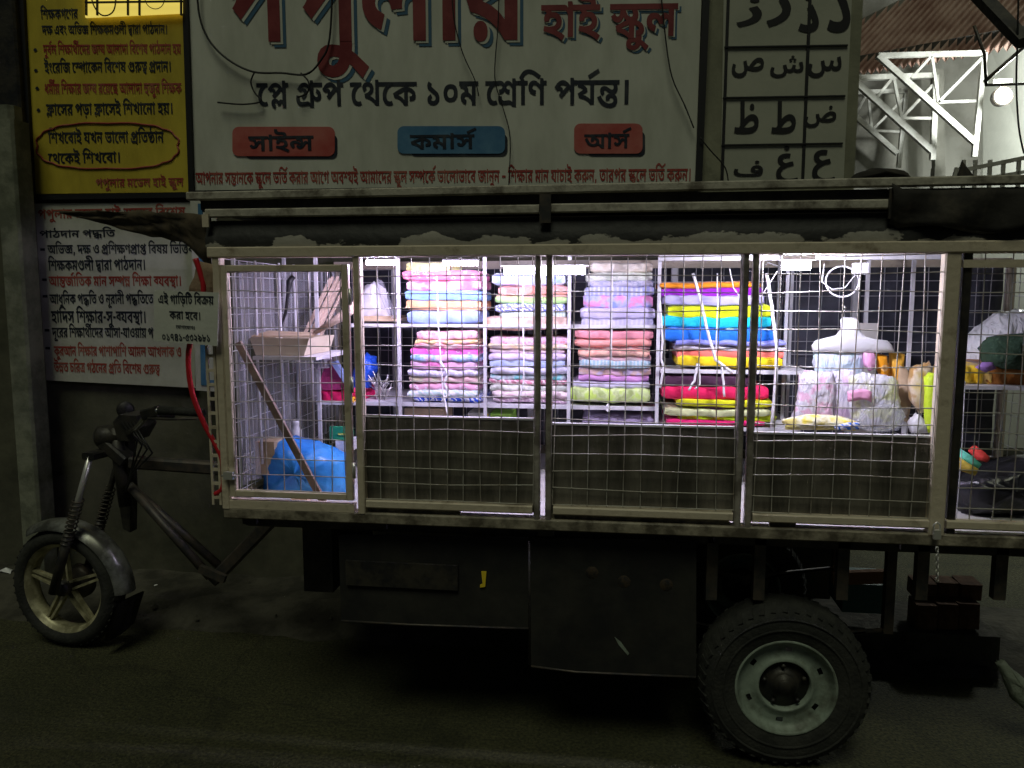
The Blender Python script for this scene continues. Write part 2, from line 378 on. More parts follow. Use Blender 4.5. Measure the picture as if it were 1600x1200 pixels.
# ------------------------------------------------------------------ Bengali and Arabic letter outlines (1000 units to the em)
GLYPH = {
 40: [765, [547,348,547,392,553,341], [157,449,113,402,110,425,154,449], [304,366,301,321,270,330,293,356], [426,474,366,507,301,519,263,515,229,504,169,463,157,449,209,459,252,452,282,432,298,402,304,366], [508,396,491,416,426,474,471,513,550,434], [184,270,257,336,219,285,178,261], [551,492,557,486,553,465], [775,622,775,512,679,512,679,0,547,0,547,348,508,396,254,165,163,250,184,270,204,296,213,330,210,351,200,364,167,375,141,370,112,357,13,448,102,545,146,581,192,608,242,624,297,629,346,625,390,612,473,563,551,492,547,562,547,688,655,688,678,622]],
 57: [0, [-226,-118,-283,-110,-327,-120,-341,-146,-329,-172,-296,-180,-256,-168,-232,-138], [-218,-29,-167,-39,-105,-63,-43,-95,91,-188,20,-271,-91,-182,-192,-128,-226,-118,-221,-99], [-306,-266,-377,-253,-410,-237,-438,-214,-457,-182,-463,-142,-453,-92,-422,-54,-371,-29,-301,-21,-218,-29,-218,16,-86,16,-86,-33,-93,-105,-123,-181,-151,-215,-190,-242,-241,-260]],
 47: [776, [558,294,558,315,585,258], [376,376,391,363,373,370], [560,408,585,389,563,373], [786,622,786,512,690,512,690,0,558,0,558,294,547,308,524,324,497,329,475,324,454,305,445,264,448,232,335,225,315,282,279,320,226,333,194,326,173,308,165,280,172,248,194,224,263,191,225,79,169,99,121,124,82,156,53,193,35,236,29,285,35,331,53,371,82,403,119,426,162,441,209,446,263,441,308,426,349,401,376,376,388,401,412,423,441,436,471,441,534,427,560,408,558,512,-10,512,-10,622]],
 54: [304, [314,622,314,512,218,512,218,0,86,0,86,444,52,493,27,507,-10,512,-10,622,10,622,53,610,72,591,90,559,86,613,86,688,194,688,217,622]],
 46: [629, [415,489,433,495,415,462], [639,622,639,512,543,512,543,0,411,0,370,51,321,95,266,133,205,163,138,187,66,203,16,321,217,419,326,462,415,489,415,512,-10,512,-10,622], [413,147,433,128,414,117], [411,370,307,333,184,278,270,250,357,200,413,147], [411,399,432,377,411,370], [170,-12,142,-7,118,9,102,34,97,63,102,92,118,116,142,133,170,138,199,133,223,117,238,93,243,63,238,34,223,9,199,-7]],
 51: [573, [372,133,315,118,292,159], [263,485,346,478,410,457,456,426,488,388,506,345,512,302,499,230,461,176,398,140,372,133,489,82,584,23,514,-70,415,-7,304,45,181,87,46,116,68,221,137,207,204,202,306,215,339,229,361,249,375,273,379,301,372,333,351,359,318,375,274,381,228,376,203,360,195,335,201,311,77,293,67,327,63,364,69,398,87,427,116,452,156,470,205,481], [145,428,135,459,115,485,85,506,43,520,119,564,165,553,213,529,246,502,266,470,275,431], [583,622,583,512,-10,512,-10,622]],
 10: [574, [354,622,350,649,338,666,317,677,157,684,103,694,60,713,28,739,1,788,-8,854,-3,912,122,904,120,875,125,838,140,810,168,795,223,790,286,790,380,781,411,769,438,749,468,700,479,622], [372,133,315,118,292,159], [263,485,346,478,410,457,456,426,488,388,506,345,512,302,499,230,461,176,398,140,372,133,489,82,584,23,514,-70,415,-7,304,45,181,87,46,116,68,221,137,207,204,202,306,215,339,229,361,249,375,273,379,301,372,333,351,359,318,375,274,381,228,376,203,360,195,335,201,311,77,293,67,327,63,364,69,398,87,427,116,452,156,470,205,481], [145,428,135,459,115,485,85,506,43,520,119,564,165,553,213,529,246,502,266,470,275,431], [583,622,583,512,-10,512,-10,622]],
 3: [260],
 431: [860, [324,375,315,388,331,390], [518,273,450,281,393,303,348,340,324,375,305,331,258,284,225,271,185,266,126,275,71,309,15,384,107,441,144,393,177,382,214,394,238,436,248,521,376,521,392,463,418,417,455,386,500,376,524,380,541,391,552,410,555,435,550,466,535,495,486,545,621,562,653,524,679,473,689,410,678,351,644,308,590,282], [870,622,870,512,-10,512,-10,622], [590,216,588,216,590,276], [588,357,588,315,653,304,713,284,763,256,802,220,826,176,834,125,826,81,800,44,757,19,694,11,632,16,637,117,663,115,698,123,707,143,699,167,676,188,638,205,590,216,590,-43,458,-43,374,19,285,58,172,84,125,197,298,272,460,324,460,354], [274,155,257,148,249,162], [458,218,371,193,274,155,366,129,460,73], [458,263,487,227,458,218]],
 61: [399, [168,515,188,531,246,559,182,516], [409,622,409,512,352,512,287,470,231,414,192,345,177,263,182,210,195,169,215,140,240,122,294,108,329,112,368,126,418,27,353,1,286,-5,217,3,157,25,108,63,72,115,50,181,43,260,49,326,68,388,98,443,138,491,168,515,-10,512,-10,622]],
 380: [765, [163,461,113,415,111,434,162,461], [302,629,351,624,398,609,445,583,494,546,601,439,547,350,488,420,428,474,365,507,297,519,231,507,175,472,163,461,215,471,247,466,277,451,297,425,304,385,297,342,176,292,202,318,213,351,200,378,170,387,141,382,112,369,13,457,106,553,150,586,196,610,245,624], [540,434,249,196,164,283,236,342,271,351,335,412,467,516], [775,622,775,512,679,512,679,204,547,220,547,392,553,465,547,562,547,688,655,688,678,622], [549,155,581,124,550,136], [547,46,547,107,562,21], [274,201,320,197,358,184,420,138,450,171,488,180,537,166,549,155,547,227,679,224,679,-43,547,-43,547,46,538,61,521,75,504,80,487,72,479,47,482,22,371,16,363,51,345,77,322,93,295,98,267,89,258,69,270,42,311,20,268,-79,211,-52,168,-17,141,27,132,79,141,127,170,166,215,192]],
 466: [982, [543,390,543,403,568,360], [225,466,207,450,195,452], [545,525,591,483,547,495], [992,622,992,512,675,512,675,251,671,210,675,126,675,0,543,0,543,390,520,417,467,468,406,505,336,519,294,514,261,498,225,466,240,473,302,482,343,478,378,465,404,446,424,420,436,390,440,356,430,303,402,252,353,204,283,157,209,263,286,308,308,332,315,357,304,383,269,393,228,387,181,367,76,451,150,542,190,578,234,606,280,623,331,629,377,625,421,612,503,563,545,525,543,688,652,688,674,622], [675,-43,545,-43,530,-17,508,0,478,11,441,14,318,1,244,-3,174,4,105,32,75,58,52,93,36,140,31,200,41,289,168,272,159,203,163,166,174,140,190,124,212,114,265,108,437,125,497,112,523,95,543,71,543,86,675,94], [806,129,761,134,720,149,683,175,650,209,592,305,665,361,693,291,734,249,779,235,812,245,822,258,825,278,818,305,794,328,750,347,787,459,836,440,877,417,909,388,932,354,946,316,951,272,941,214,913,168,867,139]],
 36: [718, [728,622,728,512,632,512,632,0,500,0,452,52,401,96,345,132,284,160,214,183,135,199,103,315,162,291,250,278,321,259,424,207,502,146,500,242,500,688,608,688,631,622], [227,625,296,619,351,600,392,572,421,536,438,495,444,451,428,375,380,315,305,272,206,248,143,262,103,315,225,348,264,368,291,391,307,417,312,447,307,474,291,497,265,513,228,518,183,506,168,481,176,457,197,438,115,356,79,384,49,425,37,482,42,519,58,554,84,583,121,606,169,620]],
 20: [857, [414,489,433,495,414,466], [867,622,867,512,541,512,543,411,543,0,411,0,370,51,321,95,266,133,205,163,138,187,66,203,16,321,217,419,326,462,414,489,414,512,-10,512,-10,622], [413,147,433,128,415,117], [411,370,347,349,184,278,270,250,357,200,413,147], [411,399,432,377,411,370], [825,258,812,195,793,168,765,146,726,132,673,127,635,128,602,133,606,243,638,241,668,244,685,253,696,284,685,316,653,344,600,367,527,384,527,493,605,477,677,451,737,416,785,372,815,320]],
 76: [621, [311,0,223,11,162,42,126,89,114,144,122,196,147,237,188,270,244,298,293,187,261,173,251,152,266,125,311,114,352,119,382,135,400,158,406,186,392,235,349,277,174,394,125,451,112,516,126,574,165,631,281,564,264,542,256,519,260,499,277,480,390,405,478,339,507,305,527,269,538,229,542,182,535,129,513,84,478,48,432,22,376,5]],
 75: [621, [307,81,240,87,180,106,130,138,91,184,67,244,59,320,65,377,85,432,119,480,167,520,232,545,314,554,392,546,455,523,503,486,536,438,556,379,562,314,555,253,534,198,499,150,450,113,386,89], [317,444,282,440,253,429,228,411,210,385,199,352,195,312,206,249,220,225,241,207,269,195,304,191,340,195,370,207,395,226,412,252,422,284,426,323,413,389,398,413,377,430,350,440]],
 44: [645, [427,98,427,130,444,77], [427,246,449,224,429,209], [655,622,655,512,559,512,559,0,427,0,427,98,373,164,305,220,270,235,233,240,193,228,180,213,176,192,181,169,196,152,249,125,211,10,157,30,114,56,81,88,58,122,44,158,40,196,46,244,65,283,94,312,130,333,170,345,211,349,301,336,379,296,427,246,427,306,427,512,-10,512,-10,622], [321,306,318,288,189,321,184,363,172,395,152,419,122,436,22,456,48,557,206,517,243,498,273,473,295,444,310,409]],
 232: [734, [744,622,744,512,648,512,648,179,516,179,516,507,520,530,516,688,624,688,647,622], [366,629,406,625,442,614,500,571,546,505,546,371,512,430,475,477,433,509,386,519,338,505,322,487,317,462,324,435,347,415,383,403,435,398,421,278,356,287,306,307,269,336,244,372,230,416,225,464,230,516,245,557,267,589,297,611,330,625], [102,629,146,624,187,611,222,588,250,553,267,508,273,451,268,409,254,368,228,332,191,303,140,284,75,278,62,398,133,409,168,431,179,462,173,487,156,505,130,515,97,519,50,516,9,508,-4,618,46,626], [648,-43,518,-43,502,-17,478,0,446,11,403,14,222,-3,158,3,97,27,71,50,50,81,37,123,34,206,39,236,164,223,161,184,173,137,204,114,249,108,394,125,466,112,493,95,516,71,516,204,648,204]],
 55: [304, [314,622,314,512,218,512,218,0,86,0,86,512,-10,512,-10,622,87,622,20,705,70,777,119,832,168,871,221,898,278,912,340,917,432,909,523,882,628,830,763,749,695,660,557,744,453,792,354,807,310,802,272,789,212,744,167,688,188,654,213,622]],
 34: [643, [425,390,425,422,448,364], [427,524,450,503,428,502], [653,622,653,512,557,512,557,0,425,0,425,390,381,439,309,495,272,511,234,516,199,508,176,486,167,451,178,413,215,385,293,372,278,242,200,257,137,280,89,313,57,353,37,400,31,454,37,504,55,546,83,581,121,607,164,624,213,629,263,624,308,611,384,564,427,524,425,688,533,688,556,622]],
 45: [665, [48,512,60,539,98,512], [675,622,675,512,579,512,579,0,447,0,403,46,353,84,295,115,231,139,78,172,31,285,219,387,128,429,23,456,48,512,-10,512,-10,622], [192,512,161,512,174,519], [450,131,474,104,454,96], [447,512,192,512,240,493,297,457,345,418,357,330,243,279,196,254,288,230,392,179,438,144,450,131,447,203]],
 131: [0, [-302,744,45,917,97,823,-246,644]],
 357: [747, [529,266,464,273,407,294,305,356,275,364,249,356,240,336,248,312,271,290,190,210,137,268,119,305,113,350,118,388,133,420,157,444,185,461,248,475,329,461,466,386,511,376,534,380,550,390,561,409,564,435,559,466,544,495,495,545,630,562,662,524,688,472,698,410,694,372,683,337,663,308,631,285,587,271], [757,622,757,512,-10,512,-10,622], [442,-84,358,-78,276,-58,199,-24,128,26,66,95,13,183,133,233,175,166,220,113,268,74,318,47,373,32,431,27,490,32,529,47,551,72,558,107,549,142,523,165,481,174,455,169,437,156,430,135,435,108,313,92,304,125,301,159,306,196,323,227,349,251,383,267,472,281,540,275,595,256,637,227,667,190,684,148,690,101,684,51,665,7,633,-31,585,-60,522,-78]],
 641: [398, [178,0,178,622,312,622,312,0]],
 50: [708, [490,299,490,316,515,273], [493,398,510,385,494,381], [718,622,718,512,622,512,622,0,490,0,490,299,478,311,447,325,425,318,401,290,360,226,307,154,256,115,194,103,136,113,81,148,28,221,120,278,154,233,187,219,212,225,238,253,278,320,303,346,354,416,381,431,413,436,461,423,493,398,490,512,-10,512,-10,622], [242,246,223,344,210,377,190,401,162,419,126,432,25,450,62,565,133,529,225,505,280,469,309,415,322,336]],
 367: [933, [715,269,715,286,740,243], [718,368,735,355,719,351], [943,622,943,512,847,512,847,0,715,0,715,269,703,281,672,295,650,288,626,260,585,196,532,124,481,85,419,73,361,83,306,118,253,191,345,248,379,199,412,184,437,189,466,216,507,284,532,314,580,386,606,401,638,406,686,393,718,368,715,512,-10,512,-10,622], [507,250,470,252,450,347,437,379,419,401,356,432,257,450,294,565,366,529,456,504,508,467,535,413,547,336], [194,420,255,415,312,400,365,376,417,343,523,254,466,190,391,245,306,289,263,303,221,307,180,297,169,286,165,269,178,236,222,211,164,101,108,132,65,172,38,220,29,273,35,319,53,356,80,385,114,404,153,416]],
 9: [1264, [970,622,970,512,874,512,874,0,742,0,708,49,664,91,566,155,624,240,694,194,745,146,742,217,742,512,-10,512,-10,622], [398,82,319,90,244,114,176,157,115,222,62,311,15,428,140,463,173,378,207,311,245,260,287,225,336,204,392,197,469,209,496,224,515,244,526,269,530,298,525,332,510,357,486,374,457,379,423,368,411,339,418,304,294,286,282,323,278,354,284,398,301,431,328,456,362,473,440,486,504,479,559,459,603,428,636,387,655,338,662,283,655,231,635,183,600,142,550,109,482,89], [335,428,326,459,306,485,276,506,234,520,309,564,355,553,403,529,436,502,456,470,466,431], [1274,622,1274,512,1178,512,1178,0,1046,0,1046,444,1012,496,992,508,953,512,953,622,975,622,1015,608,1050,559,1046,613,1046,688,1154,688,1177,622]],
 39: [634, [416,180,416,210,436,158], [417,319,439,301,419,291], [644,622,644,512,548,512,548,0,416,0,416,180,369,231,297,284,260,299,225,304,183,292,169,278,165,256,169,236,181,219,232,190,173,80,113,112,68,154,39,205,29,261,35,310,54,349,83,379,118,400,159,413,200,417,287,403,365,364,417,319,416,512,-10,512,-10,622]],
 43: [750, [442,29,374,34,309,48,247,73,191,112,139,165,92,234,51,321,16,428,141,463,178,355,218,273,262,213,312,174,369,151,432,144,476,148,514,158,543,175,565,199,578,229,583,264,577,310,560,346,537,373,641,457,674,406,697,355,710,302,714,247,706,188,684,135,646,91,593,57,525,36], [407,256,346,264,300,288,270,327,260,377,266,423,281,463,399,434,390,401,401,374,429,366,464,372,495,394,530,438,641,457,646,394,577,319,500,272,456,260], [760,622,760,512,-10,512,-10,622]],
 35: [732, [430,33,340,42,258,69,184,118,119,192,63,295,16,428,141,463,174,364,210,285,250,224,297,182,351,156,414,148,482,156,528,178,556,216,565,267,553,323,520,357,477,369,439,357,427,342,423,321,431,278,306,259,292,302,288,337,294,382,313,417,342,444,379,462,465,476,534,469,592,447,638,413,671,368,691,315,698,255,691,198,671,145,635,99,584,63,516,41], [742,622,742,512,-10,512,-10,622]],
 22: [700, [482,390,482,403,507,360], [164,466,146,450,134,452], [484,525,530,483,486,495], [482,0,482,390,459,417,406,468,345,505,275,519,233,514,200,498,164,466,179,473,241,482,282,478,317,465,343,445,363,419,375,389,379,356,368,298,336,246,281,196,203,146,127,253,220,304,245,330,254,357,243,383,208,393,167,387,120,367,15,451,89,542,129,578,172,606,219,623,270,629,316,625,360,612,442,563,484,525,482,688,591,688,613,622,710,622,710,512,614,512,614,0]],
 8: [960, [970,622,970,512,874,512,874,0,742,0,708,49,664,91,566,155,624,240,694,194,745,146,742,217,742,512,-10,512,-10,622], [398,82,319,90,244,114,176,157,115,222,62,311,15,428,140,463,173,378,207,311,245,260,287,225,336,204,392,197,469,209,496,224,515,244,526,269,530,298,525,332,510,357,486,374,457,379,423,368,411,339,418,304,294,286,282,323,278,354,284,398,301,431,328,456,362,473,440,486,504,479,559,459,603,428,636,387,655,338,662,283,655,231,635,183,600,142,550,109,482,89], [335,428,326,459,306,485,276,506,234,520,309,564,355,553,403,529,436,502,456,470,466,431]],
 42: [629, [415,489,433,495,415,462], [639,622,639,512,543,512,543,0,411,0,370,51,321,95,266,133,205,163,138,187,66,203,16,321,217,419,326,462,415,489,415,512,-10,512,-10,622], [413,147,433,128,414,117], [411,370,307,333,184,278,270,250,357,200,413,147], [411,399,432,377,411,370]],
 161: [542, [354,629,403,624,447,610,487,586,526,553,604,459,517,395,447,485,410,510,366,519,340,515,318,503,302,484,297,456,304,425,327,403,363,390,415,384,401,264,336,273,286,294,249,324,224,362,210,408,205,458,210,512,225,554,248,587,279,610,315,624], [82,629,126,624,167,610,202,586,230,550,247,504,253,444,248,400,234,357,208,320,171,290,120,270,55,264,42,383,113,396,148,420,159,455,153,483,136,503,110,515,77,519,39,517,0,509,-12,620,37,627]],
 37: [639, [207,281,207,235,178,255], [424,298,436,338,461,395,501,339], [649,622,649,512,207,512,207,281,262,330,369,399,494,459,585,383,562,329,548,269,543,203,551,115,576,16,447,-11,419,92,410,201,417,272,424,298,386,277,279,199,184,117,75,188,75,512,-10,512,-10,622]],
 394: [1216, [436,266,373,274,314,295,214,347,184,355,161,348,154,331,161,310,182,290,101,210,49,268,33,303,27,344,32,380,48,408,73,430,102,444,164,456,220,451,265,438,368,385,415,376,439,380,456,390,466,409,469,435,464,466,449,495,400,545,461,622,506,622,550,571,588,501,599,462,603,420,598,374,584,335,561,305,528,283,487,270], [62,583,158,572,215,544,254,513,277,474,285,424,281,387,154,390,158,427,151,464,129,495,93,519,41,534], [496,622,496,512,-10,512,-10,622], [998,348,998,392,1004,341], [608,449,564,402,561,425,605,449], [755,366,752,321,721,330,745,356], [877,474,817,507,752,519,714,515,680,504,620,463,608,449,660,459,703,452,733,432,749,402,755,366], [958,397,942,416,877,474,922,513,1000,435], [635,270,708,336,670,285,629,261], [1002,492,1008,486,1004,465], [1226,622,1226,512,1130,512,1130,0,998,0,998,348,958,397,704,167,614,250,635,270,655,296,664,330,661,351,651,364,618,375,592,370,563,357,505,492,581,567,658,613,700,625,748,629,797,625,841,612,924,563,1002,492,998,562,998,688,1106,688,1129,622]],
 27: [997, [561,268,558,292,542,329,634,324,572,274], [440,30,370,35,305,49,244,75,189,114,138,167,92,236,51,322,16,428,141,463,178,355,218,273,262,213,312,174,369,152,433,145,494,151,535,171,557,200,565,236,561,268,505,240,418,228,341,242,311,260,288,285,273,319,268,361,274,401,290,439,322,477,372,513,302,512,-10,512,-10,622,1007,622,1007,512,711,512,587,516,486,472,422,424,406,400,400,377,411,348,437,338,485,349,533,380,679,337,691,291,695,236,689,187,670,138,637,95,589,60,524,38], [899,197,908,111,932,16,803,-11,775,93,766,204,772,276,788,343,718,357,659,377,609,403,569,433,508,509,646,522,681,487,740,460,830,450,878,453,939,354,910,282]],
 628: [500, [40,354,460,354,460,242,40,242]],
 48: [714, [724,622,724,512,628,512,628,0,496,0,496,507,500,530,496,688,604,688,627,622], [346,629,386,625,422,614,480,571,526,505,526,371,492,430,455,477,413,509,366,519,340,515,318,503,302,484,297,456,304,425,327,403,363,390,415,384,401,264,336,273,286,294,249,324,224,362,210,408,205,458,210,512,224,554,247,587,277,610,310,624], [82,629,126,624,167,610,202,586,230,550,247,504,253,444,248,400,234,357,208,320,171,290,120,270,55,264,42,383,113,396,148,420,159,455,153,483,136,503,110,515,77,519,39,517,0,509,-12,620,37,627]],
 129: [969, [979,622,979,512,667,512,667,0,535,0,535,109,540,138,535,237,535,362,538,387,538,512,-10,512,-10,622], [940,242,925,176,905,148,876,124,837,109,788,104,726,110,731,220,759,218,785,221,799,229,808,253,803,274,786,291,738,307,663,312,582,312,519,317,463,330,416,355,380,390,357,439,349,501,354,554,474,535,470,505,476,466,494,440,525,426,570,421,742,417,809,403,858,382,895,354,930,302], [361,252,402,248,441,236,509,190,569,121,559,62,539,10,481,83,427,128,375,143,353,138,339,126,334,105,344,62,217,43,203,83,198,122,211,182,247,222,299,245], [190,445,256,438,309,417,349,384,377,343,394,296,399,246,393,179,267,186,271,241,265,284,243,321,226,332,203,336,176,327,165,299,173,261,46,243,34,279,29,317,42,376,79,415,130,438], [99,374,103,417,96,463,77,501,43,531,-6,554,154,579,190,548,215,508,229,465,234,421,226,362]],
 25: [593, [212,375,213,219,217,169,229,145,248,134,275,130,327,142,378,178,412,221,424,268,421,287,410,300,312,315,258,338,224,362], [213,505,212,375,198,390,206,513], [603,622,603,512,213,512,213,505,251,463,309,432,478,412,526,380,547,342,554,297,548,239,531,189,504,144,470,104,427,69,378,42,324,26,267,20,183,30,133,58,96,112,85,157,81,220,81,512,-10,512,-10,622]],
 454: [850, [415,489,433,495,415,462], [860,622,860,512,543,512,543,251,539,210,543,126,543,0,411,0,370,51,321,95,266,133,205,163,138,187,66,203,16,321,217,419,326,462,415,489,415,512,-10,512,-10,622], [413,147,433,128,414,117], [411,370,307,333,184,278,270,250,357,200,413,147], [411,399,432,377,411,370], [674,129,629,134,588,149,551,175,517,209,460,305,533,361,561,291,602,249,647,235,680,245,690,258,693,278,685,305,662,328,618,347,655,459,704,440,745,417,777,388,800,354,814,316,819,272,809,214,781,168,735,139], [170,-12,141,-7,118,9,102,34,97,63,102,92,118,116,141,133,170,138,199,133,223,116,238,92,243,63,238,34,223,9,199,-7]],
 597: [304, [231,141,238,129,215,48,152,-119,45,-119,74,15,94,141]],
 16: [797, [533,628,612,619,665,591,699,546,709,511,712,462,712,0,582,0,558,38,524,60,471,67,403,63,341,55,272,52,186,59,146,71,109,89,77,117,52,155,36,206,31,271,35,326,43,377,172,360,165,326,162,277,173,218,203,185,244,170,291,166,454,180,522,170,580,130,580,435,576,481,563,504,545,514,520,518,470,505,428,474,400,436,389,404,393,388,407,377,439,372,476,375,482,268,450,261,403,258,347,266,301,289,269,329,259,386,264,427,280,469,305,510,339,548,380,580,427,606,478,622]],
 6: [438, [142,318,260,231,358,124,437,6,337,-47,261,52,173,140,61,220], [64,474,69,515,84,551,109,580,140,603,177,617,219,622,261,617,298,603,329,580,354,551,369,515,374,474,369,433,354,396,329,367,298,344,261,330,219,325,177,330,140,343,109,366,84,396,69,432], [165,474,169,452,181,435,198,423,219,419,240,423,257,435,269,452,273,474,269,495,257,512,240,524,219,528,198,524,181,512,169,495]],
 130: [1051, [560,272,557,292,540,331,625,329], [1061,622,1061,512,570,512,473,466,415,421,401,399,396,376,406,347,437,338,471,342,499,354,551,394,664,375,683,310,690,240,684,190,666,141,634,97,587,61,523,38,440,30,370,35,305,49,244,75,189,114,138,167,92,236,51,322,16,428,141,463,178,355,218,273,262,213,312,174,369,152,433,145,494,151,535,171,557,200,565,236,560,272,526,250,476,234,418,228,341,242,311,260,288,285,273,319,268,361,274,401,290,439,322,477,372,513,291,512,-10,512,-10,622], [573,308,519,376,481,450,462,520,578,551,605,464,630,418,664,375], [848,492,911,483,959,456,988,417,998,368,984,309,964,279,931,250,881,225,813,207,789,304,852,324,868,340,873,358,870,375,861,384,830,391,788,383,749,359,713,322,683,273,647,390,696,439,743,470,793,486], [839,38,795,42,757,52,699,90,657,141,633,248,682,300,697,250,716,209,740,178,766,156,795,143,824,139,864,148,875,161,879,181,875,201,862,220,808,251,912,291,954,266,989,225,1003,167,999,134,986,103,964,77,933,56,892,42]],
 332: [811, [602,508,567,538,639,557], [355,627,406,622,450,606,487,582,519,550,569,610,667,625,702,593,730,558,747,515,753,464,746,413,726,368,693,328,651,292,543,238,498,346,587,391,613,421,622,459,608,503,602,508,546,435,452,430,426,493,403,514,373,521,345,511,335,499,332,480,336,461,349,447,409,431,395,311,313,330,251,367,213,419,200,483,205,523,220,558,243,587,274,609,312,623], [506,18,426,23,351,39,282,67,218,110,159,169,106,246,58,344,15,464,140,499,185,378,234,284,287,214,348,168,417,142,494,133,547,139,590,156,619,184,629,222,623,253,605,277,547,310,666,363,704,332,736,297,756,255,763,208,755,155,732,109,694,71,644,42,580,24]],
 56: [304, [314,512,218,512,218,0,86,0,86,512,-10,512,-10,622,86,622,71,670,48,711,15,745,-26,771,-76,792,-135,806,-280,817,-362,812,-411,799,-427,780,-416,766,-275,763,-182,754,-126,725,-97,681,-88,615,-214,615,-219,644,-234,662,-254,669,-450,678,-505,697,-540,732,-550,778,-532,834,-479,878,-388,907,-260,917,-125,909,-12,885,81,845,151,789,197,714,220,622,314,622]],
 262: [650, [204,316,204,269,175,295], [432,313,432,395,498,339], [660,622,660,512,204,512,204,316,239,342,314,386,398,425,491,459,564,383,564,94,432,150,432,313,402,301,287,238,181,163,72,235,72,512,-10,512,-10,622], [564,223,564,-117,432,-117,362,-67,289,-35,201,-13,152,98,240,144,336,187,432,223], [287,58,253,41,262,65], [432,115,376,97,287,58,356,39,434,-9]],
 31: [634, [308,0,245,5,188,20,135,44,90,74,52,111,22,151,56,266,128,280,182,301,221,328,246,361,259,398,264,438,262,472,253,512,-10,512,-10,622,199,622,144,702,131,739,127,776,133,816,150,852,178,885,216,917,312,825,271,783,259,741,264,715,280,687,338,622,644,622,644,512,463,514,519,448,559,381,581,312,589,241,581,171,558,112,518,64,464,29,393,7], [366,460,315,524,344,531,365,470], [168,173,125,159,138,227,153,192], [305,114,346,118,382,129,411,147,434,173,448,207,453,247,440,334,396,424,366,460,376,399,365,322,349,287,325,255,292,226,248,199,168,173,175,164,235,127]],
 502: [304, [314,512,218,512,218,0,86,0,86,512,-10,512,-10,622,86,622,71,670,48,711,15,745,-26,771,-76,792,-135,806,-280,817,-362,812,-411,799,-427,780,-416,766,-275,763,-182,754,-126,725,-97,681,-88,615,-214,615,-219,644,-234,662,-254,669,-450,678,-505,697,-540,732,-550,778,-532,834,-479,878,-388,907,-260,917,-125,909,-12,885,81,845,151,789,197,714,220,622,314,622], [-113,744,234,917,286,823,-57,644]],
 153: [374, [190,469,279,455,358,416,439,355,367,274,292,332,254,350,214,356,179,346,168,334,165,317,178,284,222,260,164,150,108,181,65,221,38,269,29,322,35,368,52,404,79,433,113,453,151,465], [-10,512,-10,622,384,622,384,512]],
 49: [672, [682,622,682,512,586,512,586,0,454,0,407,45,354,83,296,114,231,139,78,172,31,285,127,338,231,388,313,417,355,337,188,256,275,235,369,194,456,134,454,309,458,358,454,512,-10,512,-10,622], [60,539,174,519,293,472,415,405,518,323,479,227,386,303,266,370,138,423,23,456]],
 70: [665, [48,512,60,539,98,512], [675,622,675,512,579,512,579,0,447,0,403,46,353,84,295,115,231,139,78,172,31,285,219,387,128,429,23,456,48,512,-10,512,-10,622], [192,512,161,512,174,519], [450,131,474,104,454,96], [447,512,192,512,240,493,297,457,345,418,357,330,243,279,196,254,288,230,392,179,438,144,450,131,447,203], [172,-27,144,-22,120,-6,104,19,99,48,104,77,120,101,144,118,172,123,201,118,224,102,240,78,245,48,240,19,224,-6,201,-22]],
 439: [1302, [324,374,315,388,331,390], [518,266,450,274,393,300,348,339,324,374,305,331,258,284,225,271,185,266,126,275,71,309,15,384,107,441,144,393,177,382,214,394,238,436,248,521,376,521,392,463,418,417,455,386,500,376,524,380,541,391,552,410,555,435,550,466,535,495,486,545,547,622,592,622,635,573,673,506,685,466,689,423,678,354,644,305,590,276], [561,622,561,512,-10,512,-10,622], [1084,348,1084,392,1090,341], [694,449,650,402,647,425,691,449], [841,366,838,321,807,330,831,356], [963,474,903,507,838,519,800,515,766,504,706,463,694,449,746,459,789,452,819,432,835,402,841,366], [1044,397,1028,416,963,474,1008,513,1086,435], [721,270,794,336,756,285,715,261], [1088,492,1094,486,1090,465], [1312,622,1312,512,1216,512,1216,0,1084,0,1084,348,1044,397,790,167,700,250,721,270,741,296,750,330,747,351,737,364,704,375,678,370,649,357,591,492,668,567,744,613,787,625,834,629,883,625,927,612,1010,563,1088,492,1084,562,1084,688,1192,688,1215,622]],
 452: [887, [580,536,609,496,544,493], [678,508,644,538,715,557], [288,486,252,458,254,469], [414,629,494,616,526,598,555,572,580,536,643,610,743,625,778,593,806,558,823,515,829,464,822,413,802,368,769,328,727,292,619,238,574,346,663,391,689,421,698,459,684,503,678,508,623,435,525,430,506,472,480,502,446,522,404,528,349,520,303,497,288,486,303,493,370,504,433,490,476,451,487,424,491,393,482,342,457,297,413,257,351,216,278,322,352,363,369,397,360,415,334,423,296,417,253,398,157,484,236,561,319,612,364,625], [539,18,429,27,328,53,236,99,153,168,79,263,15,385,134,432,185,333,242,256,304,198,374,160,451,138,537,131,602,137,656,155,692,184,704,222,698,253,680,277,623,310,742,362,780,332,812,297,832,255,839,208,830,155,803,108,759,71,700,42,626,24]],
 260: [698, [411,134,325,142,245,165,174,205,111,264,58,342,16,442,141,477,205,347,243,300,289,267,344,246,411,239,466,244,503,259,526,284,533,319,528,346,513,367,489,381,456,386,430,381,412,368,405,347,410,320,288,304,279,337,276,371,282,408,298,437,325,461,360,477,447,491,515,485,570,466,612,438,642,400,659,357,665,309,659,262,640,219,606,184,558,157,493,140], [708,622,708,512,-10,512,-10,622], [578,192,578,-113,446,-113,374,-61,298,-26,200,-1,153,108,260,159,316,180], [287,70,257,55,270,75], [446,133,388,114,287,70,370,45,448,-5]],
